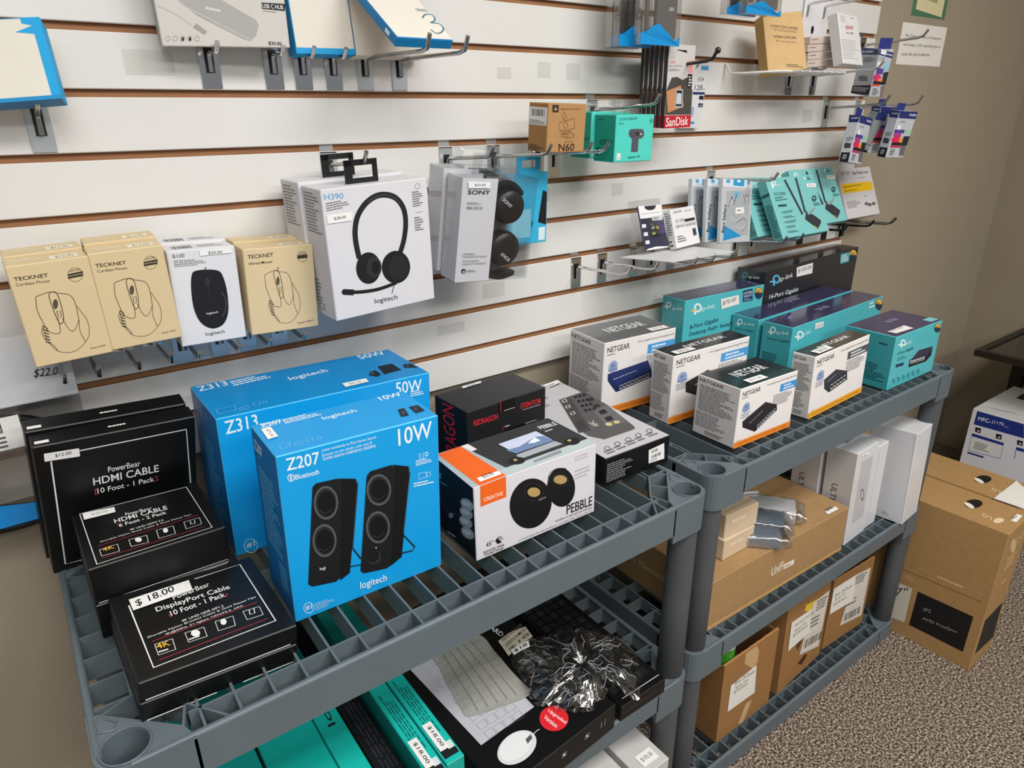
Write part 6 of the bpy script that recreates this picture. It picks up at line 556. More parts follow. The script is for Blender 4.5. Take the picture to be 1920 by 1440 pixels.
carton('keyboard_box', 'black box with keyboard picture at the right end of the left middle shelf', 'box', [.6525,-.483,.408,0,0,0,.108,.455,.032], '#0b0b0c|s', ops=[('q','T','#252528|s',[(.08,.06),(.22,.06),(.22,.096),(.08,.096)]),('q','T','#1c1c1f|s',[(.245,.06),(.385,.06),(.385,.096),(.245,.096)]),('q','T','#1c1c1f|s',[(.41,.06),(.55,.06),(.55,.096),(.41,.096)]),('q','T','#252528|s',[(.575,.06),(.715,.06),(.715,.096),(.575,.096)]),('q','T','#1c1c1f|s',[(.74,.06),(.88,.06),(.88,.096),(.74,.096)]),('q','T','#1c1c1f|s',[(.08,.105),(.22,.105),(.22,.141),(.08,.141)]),('q','T','#1c1c1f|s',[(.245,.105),(.385,.105),(.385,.141),(.245,.141)]),('q','T','#252528|s',[(.41,.105),(.55,.105),(.55,.141),(.41,.141)]),('q','T','#1c1c1f|s',[(.575,.105),(.715,.105),(.715,.141),(.575,.141)]),('q','T','#1c1c1f|s',[(.74,.105),(.88,.105),(.88,.141),(.74,.141)]),('q','T','#1c1c1f|s',[(.08,.15),(.22,.15),(.22,.186),(.08,.186)]),('q','T','#252528|s',[(.245,.15),(.385,.15),(.385,.186),(.245,.186)]),('q','T','#1c1c1f|s',[(.41,.15),(.55,.15),(.55,.186),(.41,.186)]),('q','T','#1c1c1f|s',[(.575,.15),(.715,.15),(.715,.186),(.575,.186)]),('q','T','#252528|s',[(.74,.15),(.88,.15),(.88,.186),(.74,.186)]),('q','T','#252528|s',[(.08,.195),(.22,.195),(.22,.231),(.08,.231)]),('q','T','#1c1c1f|s',[(.245,.195),(.385,.195),(.385,.231),(.245,.231)]),('q','T','#1c1c1f|s',[(.41,.195),(.55,.195),(.55,.231),(.41,.231)]),('q','T','#252528|s',[(.575,.195),(.715,.195),(.715,.231),(.575,.231)]),('q','T','#1c1c1f|s',[(.74,.195),(.88,.195),(.88,.231),(.74,.231)]),('q','T','#1c1c1f|s',[(.08,.24),(.22,.24),(.22,.276),(.08,.276)]),('q','T','#1c1c1f|s',[(.245,.24),(.385,.24),(.385,.276),(.245,.276)]),('q','T','#252528|s',[(.41,.24),(.55,.24),(.55,.276),(.41,.276)]),('q','T','#1c1c1f|s',[(.575,.24),(.715,.24),(.715,.276),(.575,.276)]),('q','T','#1c1c1f|s',[(.74,.24),(.88,.24),(.88,.276),(.74,.276)]),('q','T','#1c1c1f|s',[(.08,.285),(.22,.285),(.22,.321),(.08,.321)]),('q','T','#252528|s',[(.245,.285),(.385,.285),(.385,.321),(.245,.321)]),('q','T','#1c1c1f|s',[(.41,.285),(.55,.285),(.55,.321),(.41,.321)]),('q','T','#1c1c1f|s',[(.575,.285),(.715,.285),(.715,.321),(.575,.321)]),('q','T','#252528|s',[(.74,.285),(.88,.285),(.88,.321),(.74,.321)]),('q','T','#252528|s',[(.08,.33),(.22,.33),(.22,.366),(.08,.366)]),('q','T','#1c1c1f|s',[(.245,.33),(.385,.33),(.385,.366),(.245,.366)]),('q','T','#1c1c1f|s',[(.41,.33),(.55,.33),(.55,.366),(.41,.366)]),('q','T','#252528|s',[(.575,.33),(.715,.33),(.715,.366),(.575,.366)]),('q','T','#1c1c1f|s',[(.74,.33),(.88,.33),(.88,.366),(.74,.366)]),('q','T','#1c1c1f|s',[(.08,.375),(.22,.375),(.22,.411),(.08,.411)]),('q','T','#1c1c1f|s',[(.245,.375),(.385,.375),(.385,.411),(.245,.411)]),('q','T','#252528|s',[(.41,.375),(.55,.375),(.55,.411),(.41,.411)]),('q','T','#1c1c1f|s',[(.575,.375),(.715,.375),(.715,.411),(.575,.411)]),('q','T','#1c1c1f|s',[(.74,.375),(.88,.375),(.88,.411),(.74,.411)]),('q','T','#1c1c1f|s',[(.08,.42),(.22,.42),(.22,.456),(.08,.456)]),('q','T','#252528|s',[(.245,.42),(.385,.42),(.385,.456),(.245,.456)]),('q','T','#1c1c1f|s',[(.41,.42),(.55,.42),(.55,.456),(.41,.456)]),('q','T','#1c1c1f|s',[(.575,.42),(.715,.42),(.715,.456),(.575,.456)]),('q','T','#252528|s',[(.74,.42),(.88,.42),(.88,.456),(.74,.456)]),('q','T','#252528|s',[(.08,.465),(.22,.465),(.22,.501),(.08,.501)]),('q','T','#1c1c1f|s',[(.245,.465),(.385,.465),(.385,.501),(.245,.501)]),('q','T','#1c1c1f|s',[(.41,.465),(.55,.465),(.55,.501),(.41,.501)]),('q','T','#252528|s',[(.575,.465),(.715,.465),(.715,.501),(.575,.501)]),('q','T','#1c1c1f|s',[(.74,.465),(.88,.465),(.88,.501),(.74,.501)]),('q','T','#1c1c1f|s',[(.08,.51),(.22,.51),(.22,.546),(.08,.546)]),('q','T','#1c1c1f|s',[(.245,.51),(.385,.51),(.385,.546),(.245,.546)]),('q','T','#252528|s',[(.41,.51),(.55,.51),(.55,.546),(.41,.546)]),('q','T','#1c1c1f|s',[(.575,.51),(.715,.51),(.715,.546),(.575,.546)]),('q','T','#1c1c1f|s',[(.74,.51),(.88,.51),(.88,.546),(.74,.546)]),('q','T','#1c1c1f|s',[(.08,.555),(.22,.555),(.22,.591),(.08,.591)]),('q','T','#252528|s',[(.245,.555),(.385,.555),(.385,.591),(.245,.591)]),('q','T','#1c1c1f|s',[(.41,.555),(.55,.555),(.55,.591),(.41,.591)]),('q','T','#1c1c1f|s',[(.575,.555),(.715,.555),(.715,.591),(.575,.591)]),('q','T','#252528|s',[(.74,.555),(.88,.555),(.88,.591),(.74,.591)]),('q','T','#252528|s',[(.08,.6),(.22,.6),(.22,.636),(.08,.636)]),('q','T','#1c1c1f|s',[(.245,.6),(.385,.6),(.385,.636),(.245,.636)]),('q','T','#1c1c1f|s',[(.41,.6),(.55,.6),(.55,.636),(.41,.636)]),('q','T','#252528|s',[(.575,.6),(.715,.6),(.715,.636),(.575,.636)]),('q','T','#1c1c1f|s',[(.74,.6),(.88,.6),(.88,.636),(.74,.636)]),('q','T','#1c1c1f|s',[(.08,.645),(.22,.645),(.22,.681),(.08,.681)]),('q','T','#1c1c1f|s',[(.245,.645),(.385,.645),(.385,.681),(.245,.681)]),('q','T','#252528|s',[(.41,.645),(.55,.645),(.55,.681),(.41,.681)]),('q','T','#1c1c1f|s',[(.575,.645),(.715,.645),(.715,.681),(.575,.681)]),('q','T','#1c1c1f|s',[(.74,.645),(.88,.645),(.88,.681),(.74,.681)]),('q','T','#1c1c1f|s',[(.08,.69),(.22,.69),(.22,.726),(.08,.726)]),('q','T','#252528|s',[(.245,.69),(.385,.69),(.385,.726),(.245,.726)]),('q','T','#1c1c1f|s',[(.41,.69),(.55,.69),(.55,.726),(.41,.726)]),('q','T','#1c1c1f|s',[(.575,.69),(.715,.69),(.715,.726),(.575,.726)]),('q','T','#252528|s',[(.74,.69),(.88,.69),(.88,.726),(.74,.726)]),('q','T','#252528|s',[(.08,.735),(.22,.735),(.22,.771),(.08,.771)]),('q','T','#1c1c1f|s',[(.245,.735),(.385,.735),(.385,.771),(.245,.771)]),('q','T','#1c1c1f|s',[(.41,.735),(.55,.735),(.55,.771),(.41,.771)]),('q','T','#252528|s',[(.575,.735),(.715,.735),(.715,.771),(.575,.771)]),('q','T','#1c1c1f|s',[(.74,.735),(.88,.735),(.88,.771),(.74,.771)]),('q','T','#1c1c1f|s',[(.08,.78),(.22,.78),(.22,.816),(.08,.816)]),('q','T','#1c1c1f|s',[(.245,.78),(.385,.78),(.385,.816),(.245,.816)]),('q','T','#252528|s',[(.41,.78),(.55,.78),(.55,.816),(.41,.816)]),('q','T','#1c1c1f|s',[(.575,.78),(.715,.78),(.715,.816),(.575,.816)]),('q','T','#1c1c1f|s',[(.74,.78),(.88,.78),(.88,.816),(.74,.816)]),('q','T','#1c1c1f|s',[(.08,.825),(.22,.825),(.22,.861),(.08,.861)]),('q','T','#252528|s',[(.245,.825),(.385,.825),(.385,.861),(.245,.861)]),('q','T','#1c1c1f|s',[(.41,.825),(.55,.825),(.55,.861),(.41,.861)]),('q','T','#1c1c1f|s',[(.575,.825),(.715,.825),(.715,.861),(.575,.861)]),('q','T','#252528|s',[(.74,.825),(.88,.825),(.88,.861),(.74,.861)]),('q','T','#252528|s',[(.08,.87),(.22,.87),(.22,.906),(.08,.906)]),('q','T','#1c1c1f|s',[(.245,.87),(.385,.87),(.385,.906),(.245,.906)]),('q','T','#1c1c1f|s',[(.41,.87),(.55,.87),(.55,.906),(.41,.906)]),('q','T','#252528|s',[(.575,.87),(.715,.87),(.715,.906),(.575,.906)]),('q','T','#1c1c1f|s',[(.74,.87),(.88,.87),(.88,.906),(.74,.906)]),('q','T','#1c1c1f|s',[(.08,.915),(.22,.915),(.22,.951),(.08,.951)]),('q','T','#1c1c1f|s',[(.245,.915),(.385,.915),(.385,.951),(.245,.951)]),('q','T','#252528|s',[(.41,.915),(.55,.915),(.55,.951),(.41,.951)]),('q','T','#1c1c1f|s',[(.575,.915),(.715,.915),(.715,.951),(.575,.951)]),('q','T','#1c1c1f|s',[(.74,.915),(.88,.915),(.88,.951),(.74,.951)]),('l','T','#d9d9da',.0012,0,0,[(.12,.025),(.95,.025)]),('l','F','#55555a',.0008,0,0,[(.05,.5),(.8,.5)])])
carton('power_supply_box', 'grey white box with price label on the bottom left shelf, beside the front post', 'box', [.689,-.507,.05,0,0,0,.073,.42,.22], '#c9c7c4|s', ops=[('g','T','#9a9a9c',(.55,.03),(.95,.03),(.55,.1),2,3)], stick=[('price_sticker',[('q','T','#f1efec',[(.3,.03),(.82,.03),(.82,.09),(.3,.09)]),('t','T','#333333','$105.00',(.38,.048),(.75,.048),(.38,.072),0)])])
carton('power_supply_box', 'grey white box left of the priced one on the bottom left shelf', 'box', [.58,-.5,.05,0,0,0,.098,.42,.22], '#c9c7c4|s', ops=[('g','T','#9a9a9c',(.5,.03),(.95,.03),(.5,.1),2,3)])
hook(.0617,2,.046,'galv','galvanised hook under the cream and blue box at the far left')
hook(.2747,1,.044,'chrome','chrome hook with dark plate, left of the two under the flat hub box', rise=-.003, tip=.012)
hook(.3616,1,.044,'chrome','chrome hook, right of the two under the flat hub box', rise=-.003, tip=.012)
hook(.4049,1,.044,'chrome','chrome hook under the left part of the cream box with blue edges', rise=-.004, tip=.012)
hook(.4522,1,.044,'chrome','chrome hook under the right part of the cream box with blue edges', rise=-.004, tip=.012)
hook(.504,1,.195,'galv','galvanised hook, left of the pair carrying the box marked 3', rise=-.002, tip=.02)
hook(.5631,1,.195,'galv','galvanised hook, right of the pair carrying the box marked 3', rise=-.002, tip=.02)
hook(.4312,3,.13,'galv','galvanised hook carrying the white headset boxes')
hook(.6436,3,.135,'galv','galvanised hook carrying the headphone packs')
hook(.7432,3,.155,'galv','galvanised hook carrying the bright blue card')
hook(.846,3,.14,'chrome','chrome hook, left of the pair under the brown webcam box')
hook(.8855,3,.14,'chrome','chrome hook, right of the pair under the brown webcam box')
hook(.9794,2,.165,'galv','galvanised hook carrying the teal webcam boxes')
hook(1.129,1,.05,'steel','short steel peg left of the memory card packs')
hook(1.135,1,.155,'black','dark arm hook with ball tip carrying the memory card packs', ball=True, plate=True)
hook(1.6199,1,.09,'chrome','chrome hook, left of the pair under the stack of flat beige boxes')
hook(1.7223,1,.16,'chrome','chrome hook, right of the pair under the upright white adapter box')
hook(1.6504,-1,.13,'chrome','chrome hook, left of the pair at the top edge above the flat beige boxes')
hook(1.7196,-1,.13,'chrome','chrome hook, right of the pair at the top edge above the flat beige boxes')
hook(1.9256,0,.15,'steel','long steel hook reaching out in front of the wall notice')
hook(1.7992,2,.15,'galv','galvanised hook, left of the pair by the ink cartridge cluster', tip=.02)
hook(1.9525,2,.155,'galv','galvanised hook, right of the pair by the ink cartridge cluster', tip=.02)
hook(1.3596,4,.165,'galv','galvanised hook carrying the silver zip cable bags')
hook(1.4805,6,.13,'chrome','chrome hook, first from the left under the teal wireless card boxes')
hook(1.5485,6,.13,'chrome','chrome hook, second from the left under the teal wireless card boxes')
hook(1.7655,6,.12,'black','dark hook under the middle of the teal wireless card boxes')
hook(1.8834,6,.125,'black','dark hook under the right end of the teal wireless card boxes')
hook(1.9589,6,.14,'galv','galvanised hook, left of the pair under the white box with yellow stripe')
hook(1.974,6,.138,'black','dark hook at the right slatwall edge under the white box with yellow stripe')
hook(.9486,6,.15,'chrome','empty chrome hook, left of the two left of the white tray')
hook(1.0229,6,.15,'chrome','empty chrome hook, right of the two left of the white tray')
hook(1.1218,6,.165,'chrome','chrome hook, leftmost of the three under the white tray')
hook(1.1786,6,.165,'chrome','chrome hook, middle of the three under the white tray')
hook(1.241,6,.165,'chrome','chrome hook, rightmost of the three under the white tray')
hook(.0164,6,.145,'chrome','hook under the left part of the first of the two leftmost mouse box stacks', rise=.004, ph=.034)
hook(.0526,6,.145,'chrome','hook under the right part of the first of the two leftmost mouse box stacks', rise=.004, ph=.034)
hook(.0964,6,.145,'chrome','hook under the left part of the second of the two leftmost mouse box stacks', rise=.004, ph=.034)
hook(.1349,6,.145,'chrome','hook under the right part of the second of the two leftmost mouse box stacks', rise=.004, ph=.034)
hook(.1731,6,.118,'galv','hook under the left part of the white mouse boxes', rise=-.006, tip=.012)
hook(.2259,6,.118,'galv','hook under the right part of the white mouse boxes', rise=-.006, tip=.012)
hook(.2678,6,.118,'galv','hook under the left part of the tan wired mouse boxes', rise=-.006, tip=.012)
hook(.3182,6,.118,'galv','hook under the right part of the tan wired mouse boxes', rise=-.006, tip=.012)
carton('paper_notice', 'white printed notice with three lines taped to the taupe wall', 'notice', [2.153,.0185,1.4836,0,0,0,.2648,.0006,.1071], '#f2ede4', ops=[('t','F','#3a3a36','The Computer Store of Owatonna',(.084,.649),(.903,.656),(.084,.736),0),('t','F','#3a3a36','will charge a 10% restocking fee to',(.081,.431),(.919,.455),(.081,.518),0),('t','F','#3a3a36','cover the cost of sales tax.',(.084,.218),(.719,.252),(.084,.299),0)])
carton('paper_notice', 'cream notice with a green border above the white printed notice', 'notice', [2.188,.0185,1.61,0,0,0,.2,.0006,.16], '#4f7a5c', ops=[('q','F','#e2d8ac',[(.1,.1),(.9,.03),(.9,1),(.1,1)]),('g','F','#a79d78',(.25,.25),(.8,.2),(.27,.75),4,2)])
TRAYPTS=[(1.0009,-.0782,1.0885),(1.0504,-.1736,1.0885),(1.2335,-.1809,1.0885),(1.2123,-.0906,1.0885),(1.06,-.0753,1.0885)]
CB=[(.0298,-.05,1.0606),(.0143,-.05,.9692),(-.0463,-.05,.868),(-.0926,-.05,.8689),(.0068,-.05,1.019),(-.0773,-.05,.935),(-.0145,-.05,1.0509),(.0168,-.05,1.0482)]
TB=[(.9802,-.12,1.4762),(1.0823,-.12,1.4763),(1.0905,-.12,1.5527),(.9767,-.12,1.5445),(.9582,-.09,1.4741),(.9684,-.06,1.475),(1.2144,-.16,1.5357),(1.3249,-.16,1.5357),(1.2097,-.12,1.5376),(1.2744,-.12,1.5382)]
POUCH=[(.4477,-.217),(.4849,-.2123),(.542,-.22),(.5423,-.2734),(.539,-.3328),(.5384,-.3798),(.5232,-.3883),(.4804,-.3798),(.4284,-.3656),(.4263,-.3417),(.4321,-.2993),(.4421,-.2526)]
KEYS=[(.4484,-.2267),(.5351,-.2256),(.5317,-.3811),(.428,-.3619)]
WRAP=[(.576,-.2684),(.6136,-.2914),(.6566,-.3038),(.6925,-.313),(.7221,-.3547),(.7485,-.3865),(.741,-.428),(.7036,-.4786),(.6668,-.5034),(.6566,-.4763),(.6525,-.4409),(.6353,-.4646),(.5913,-.4781),(.5619,-.4571),(.5417,-.4283),(.525,-.4102),(.5358,-.3546)]
NOTE=[(.5497,-.2724),(.5437,-.3131),(.609,-.2974),(.6139,-.2682)]
PRICE=[(.5528,-.3072),(.5498,-.3204),(.585,-.3198),(.5924,-.3056)]
UZ=.5231
AD=[(1.2953,-.3202),(1.2789,-.42),(1.2045,-.3376),(1.1989,-.4036),(1.1592,-.3656),(1.138,-.4237)]
CT1=[1.0263,-.428,.05,-.0029,-.0125,-.0059,.193,.0573,.2196]
CT2=[1.2545,-.4269,.05,.0695,-.0246,.0004,.2078,.15,.2474]
CT3=[1.4808,-.4072,.05,-.0427,-.0073,-.0013,.1813,.15,.2166]
S1=[.567,-.1395,1.1086,-.0408,.1058,.0732,.143,.0478,.1671]
CT1A=[('q','F','#c9a67a|s',[(.379,.979),(.573,.978),(.638,.884),(.637,.737),(.554,.693),(.374,.847)]),('q','F','#d0ae82|s',[(.4,.02),(.503,-.006),(.627,.245),(.511,.248)])]
CT1S=[('q','F','#e9e5dd',[(.15,.34),(.658,.324),(.62,.713),(.155,.684)]),('t','F','#3a3833','Blow Off Duster',(.229,.646),(.604,.625),(.229,.697),0),('t','F','#3a3833','Spray Can',(.244,.574),(.482,.564),(.244,.625),0),('t','F','#3a3833','$5.00 Each',(.229,.526),(.478,.518),(.229,.573),0)]
CT2L=[('q','F','#d9d2c8',[(.433,.278),(.926,.147),(.984,.824),(.584,.841)]),('b','F','#33312d',(.509,.315),(.931,.232),(.525,.414),26,3),('g','F','#4a4843',(.689,.687),(.956,.647),(.689,.823),4,2),('g','F','#66635c',(.568,.524),(.917,.462),(.568,.662),3,3),('l','F','#4a4843',.0006,0,0,[(.615,.432),(1.012,.356)])]
CT2T=[('q','F','#e4c52c',[(.406,.818),(.66,.719),(.687,.84),(.415,.887)])]
CT2S=[('q','F','#e9e5dd',[(.111,.485),(.6,.479),(.565,.781),(.099,.831)]),('t','F','#3a3833','Isopropyl Alcohol',(.192,.721),(.616,.688),(.192,.769),0),('t','F','#3a3833','Spray Can',(.204,.654),(.483,.631),(.204,.702),0),('t','F','#3a3833','$5.00 Each',(.188,.607),(.504,.586),(.188,.651),0)]
CT2M=[('q','F','#4a2a1c',[(.427,.168),(.585,.212),(.656,.166),(.541,.099)]),('q','F','#5a3524',[(.311,.449),(.413,.479),(.444,.433),(.373,.358)])]
CT3L=[('q','F','#d9d2c8',[(.368,.215),(.944,.15),(.918,.878),(.531,.903)]),('b','F','#33312d',(.451,.246),(.859,.209),(.442,.361),26,3),('g','F','#4a4843',(.546,.744),(.843,.72),(.546,.879),4,2),('g','F','#66635c',(.418,.468),(.801,.431),(.418,.579),2,3)]
CT3S=[('q','F','#e9e5dd',[(.013,.526),(.595,.509),(.528,.911),(-.009,.902)]),('t','F','#3a3833','Blow Off Duster',(.069,.752),(.495,.751),(.069,.805),0),('t','F','#3a3833','Spray Can',(.084,.68),(.358,.683),(.084,.734),0),('t','F','#3a3833','$5.00 Each',(.082,.615),(.388,.617),(.082,.666),0)]
SONYA=[('t','F','#1b1b1d','SONY',(.079,.849),(.367,.85),(.079,.887),.03),('g','F','#9a9a9c',(.082,.756),(.276,.756),(.082,.781),2,1),('t','F','#3a3a3c','MDR-ZX110',(.08,.711),(.282,.71),(.08,.736),0),('t','F','#4a4a4c','POWERFUL,',(.082,.275),(.25,.27),(.082,.293),0),('t','F','#4a4a4c','HIGH-QUALITY SOUND',(.083,.248),(.396,.242),(.083,.266),0),('t','F','#4a4a4c','SON DE HAUTE',(.084,.207),(.297,.203),(.084,.224),0),('t','F','#4a4a4c','QUALITÉ ET PUISSANT',(.085,.178),(.399,.173),(.085,.199),0),('e','F','#222222',(.109,.118),(.138,.116),(.106,.141)),('e','F','#e6e6e8',(.112,.111),(.124,.11),(.111,.121)),('g','F','#77777a',(.153,.104),(.287,.104),(.153,.127),2,1)]
SONYP=[('q','F','#efeff0',[(.075,.906),(.354,.908),(.351,.963),(.071,.967)]),('t','F','#222222','$25.00',(.152,.92),(.29,.924),(.152,.945),.01)]
SONYC=[(.684,.721),(.886,.72),(.678,.306),(.885,.299)]
CAM=[1288.6382,-.6262,1.1928,-.0078,0,-1.0808,1.3674]
TABLE=[2.5821,-.209,.6]
WIRE=[(1.445,-.005,1.4717),(1.4089,-.05,1.4296),(1.5701,-.14,1.4412),(1.4699,-.1,1.436)]
HC=[(1.6372,-.004,1.5685),(1.7305,-.004,1.5686),(1.7421,-.004,1.5345),(1.6583,-.004,1.527)]

# ------------------------------------------------------------------ headphone packs
def sony_pack():
    q = S1; w, d, h = q[6:9]
    e = empty('headphone_pack', M=pose(q), label='clear boxed black headphones with white sleeve, front pack of two on the galvanised hook', cat='headphones', group='boxed headphones')
    sx = .46 * w
    m = MB(); m.box(.001, .001, .001, sx, d-.001, h-.001, '#e2e1e4', faces=dict(F='#e2e1e4', L='#d6d5d9', K='#d6d5d9')); m.art((w, d, h), SONYA)
    m.build('paper_sleeve', e)
    st = MB(); st.art((w, d, h), SONYP); st.build('price_sticker', e).location = (0, -.0011, 0)
    t = MB(); t.box(0, 0, 0, w, d, h, 'clear'); t.box(w*.78, .004, h*.02, w*.98, d*.8, h*.38, 'clear'); t.build('clear_case', e, bevel=.0015)
    MB().box(sx, d*.72, .004, w*.8, d*.76, h-.004, '#8d8d90').build('card_insert', e)
    (ax, az), (axr, azr), (bx, bz), (bxr, bzr) = SONYC
    for (cx, cz, cr, txt) in ((ax, az, axr, 1), (bx, bz, bxr, -1)):
        r = abs(cr - cx) * w
        Mt = Matrix.Translation((cx*w, d*.7, cz*h)) @ Matrix.Rotation(math.pi/2, 4, 'X')
        m = MB(); dd = d*.7
        m.lathe([(r*.72, 0), (r*.95, dd*.15), (r, dd*.35), (r, dd*.6), (r*.97, dd*.7), (r*.93, dd*.78), (r*.9, dd*.86), (r*.5, dd*.9), (.0003, dd*.91)], '#1b1718|p', 40, Mt)
        a = m.build('earcup', e)
        b = MB(); ang = -.62 if txt > 0 else 2.5
        vs, fs, x0, x1, y0, y1 = text_mesh('SONY', .02)
        L = r*.78; H = r*.2; out = []
        for v in vs:
            u = ((v.x-x0)/(x1-x0)-.5)*L; k = ((v.y-y0)/(y1-y0)-.5)*H
            out.append((cx*w + u*math.cos(ang)-k*math.sin(ang) - r*.3*(1 if txt > 0 else .1), d*.7-dd*.915, cz*h + u*math.sin(ang)+k*math.cos(ang) + (r*.25 if txt > 0 else -r*.42)))
        b.add(out, fs, '#e6e6e8'); b.build('logo', a)
    for s in (1, -1):
        zc = h*.93 if s > 0 else h*.055
        P = [(sx-.004+i*(w*.86-sx)/8, d*.25, zc + s*(.010*math.sin(math.pi*(i+1)/10)) - s*.004 - s*(.012*(i/8)**3 if s > 0 else .0)) for i in range(9)]
        m = MB()
        for i in range(8):
            a, b = Vector(P[i]), Vector(P[i+1]); th = .0035
            m.add([a+Vector((0,-.008,th)), b+Vector((0,-.008,th)), b+Vector((0,-.008,-th)), a+Vector((0,-.008,-th)), a+Vector((0,.02,th)), b+Vector((0,.02,th)), b+Vector((0,.02,-th)), a+Vector((0,.02,-th))], [(3,2,1,0), (4,5,6,7), (0,1,5,4), (2,3,7,6), (1,2,6,5), (3,0,4,7)], '#141214|p')
        m.build('headband', e)
    m = MB()
    for a, b, c, g in ((.03, 0, .105, .01), (.03, .01, .048, .03), (.088, .01, .105, .03), (.03, .026, .105, .034)): m.box(a, d*.5, h+b, c, d*.5+.0008, h+g, 'clear')
    m.build('hang_tab', e)
    return e
sp = sony_pack()
dup(sp, sp.matrix_world @ Matrix.Translation((-.006, S1[7]+.003, .006)), 'clear boxed black headphones behind the front pack, against the slatwall')
# bright blue hanging card behind the headphones
e = empty('earphone_card', (.732, -.05, 1.135), (.03, 0, .04), 'bright blue hanging card pack, half hidden behind the boxed headphones', 'card pack')
m = MB(); m.cbox(.1, .012, .128, '#39b5e0', {}, .001)
m.art((.1, .012, .128), [('q', 'F', '#17191c', [(.78, .3), (.98, .25), (.98, .72), (.88, .75)]), ('q', 'F', '#d9eef6', [(.8, .03), (.96, .03), (.96, .22), (.8, .22)]), ('t', 'F', '#1d4a5c', 'F', (.62, .24), (.68, .24), (.62, .32), .01), ('q', 'F', '#8fd6ee', [(.1, .1), (.6, .1), (.6, .5), (.1, .5)])])
m.build('carton', e)
m = MB()
for a, b, c, d in ((.03, .128, .085, .137), (.03, .137, .042, .155), (.073, .137, .085, .155), (.03, .15, .085, .160)): m.box(a, .005, b, c, .0062, d, '#39b5e0')
m.build('hang_tab', e)
# ------------------------------------------------------------------ open cartons with spray cans
def open_box(q, label, art, parts, dy=.15):
    w, d, h = q[6], dy, q[8]
    e = empty('open_carton', M=pose(q), label=label, cat='box', group=None)
    m = MB(); t = .004; K = '#9a7145|k'
    m.box(0, 0, 0, w, d, .004, K)
    m.box(0, 0, .004, w, t, h, K); m.box(0, d-t, .004, w, d, h-.004, K); m.box(0, t, .004, t, d-t, h-.006, K); m.box(w-t, t, .004, w, d-t, h-.006, K)
    # torn ragged upper edge where the flaps were cut off
    rn = random.Random(int(h*1e5))
    for i in range(26):
        x = w*i/26; a = rn.uniform(.0006, .004)
        m.add([(x, 0, h), (x+w/26, 0, h), (x+w/52, 0, h+a), (x, t, h), (x+w/26, t, h), (x+w/52, t, h+a)], [(0, 1, 2), (3, 5, 4), (0, 2, 5, 3), (1, 4, 5, 2)], '#c08a55|k')
    m.art((w, d, h), art); m.build('carton', e)
    for i, (nm, ops) in enumerate(parts):
        b = MB(); b.art((w, d, h), ops); b.build(nm, e).location = (0, -.0008*(i+1), 0)
    return e
open_box(CT1, 'open cardboard carton of spray cans at the left of the bottom shelf, nearest the post', CT1A, [('paper_sign', CT1S)])
CT2[7] = CT3[7] = .2
open_box(CT2, 'open cardboard carton with yellow tape scrap and shipping label, middle one on the bottom shelf', CT2M + CT2T, [('shipping_label', CT2L), ('paper_sign', CT2S)], .2)
open_box(CT3, 'open cardboard carton at the right end of the bottom shelf, beside the post', [], [('shipping_label', CT3L), ('paper_sign', CT3S)], .2)
def can(x, y, z, H, body, top, cap, label, group, band=None):
    e = empty('spray_can', (x, y, z), label=label, cat='spray can', group=group)
    r = .027
    m = MB(); m.lathe([(r*.95, 0), (r, .003), (r, H*.55)], body, 28); m.lathe([(r, H*.55), (r, H*.78)], band or body, 28); m.lathe([(r, H*.78), (r, H*.8), (r*.9, H*.84), (r*.82, H*.86)], top, 28); m.build('can_body', e)
    m = MB(); m.lathe([(r*.84, H*.855), (r*.84, H*.96), (r*.7, H), (.001, H)], cap, 28); m.build('cap', e)
    return e
def inside(q, fx, fy): return pose(q) @ Vector((q[6]*fx, fy, .0045))
v = inside(CT1, .17, .036); can(v.x, v.y, v.z, .305, '#3f9a2a|g', '#e6e8ea|g', '#1c2450|p', 'spray can with green body and navy cap in the left open carton', 'cans in the open cartons')
v = inside(CT1, .50, .075); can(v.x, v.y, v.z, .312, '#8d8f94|g', '#e6e4e6|g', '#e6e2e4|p', 'spray can with white cap and red band, behind the green one in the left carton', 'cans in the open cartons', '#b0505e|g')
v = inside(CT2, .17, .05); can(v.x, v.y, v.z, .262, '#e0e2e6|g', '#e6e8ea|g', '#e2e6ee|p', 'pale spray can at the corner of the middle open carton', 'cans in the open cartons')
v = inside(CT2, .22, .12); can(v.x, v.y, v.z, .236, '#20242c|g', '#33363c|g', '#1c1e24|p', 'dark spray can behind the pale one in the middle open carton', 'cans in the open cartons')
v = inside(CT3, .19, .06); can(v.x, v.y, v.z, .262, '#2f62b0|g', '#3f9a4a|g', '#1e3f8c|p', 'blue capped spray can in the right open carton', 'cans in the open cartons')
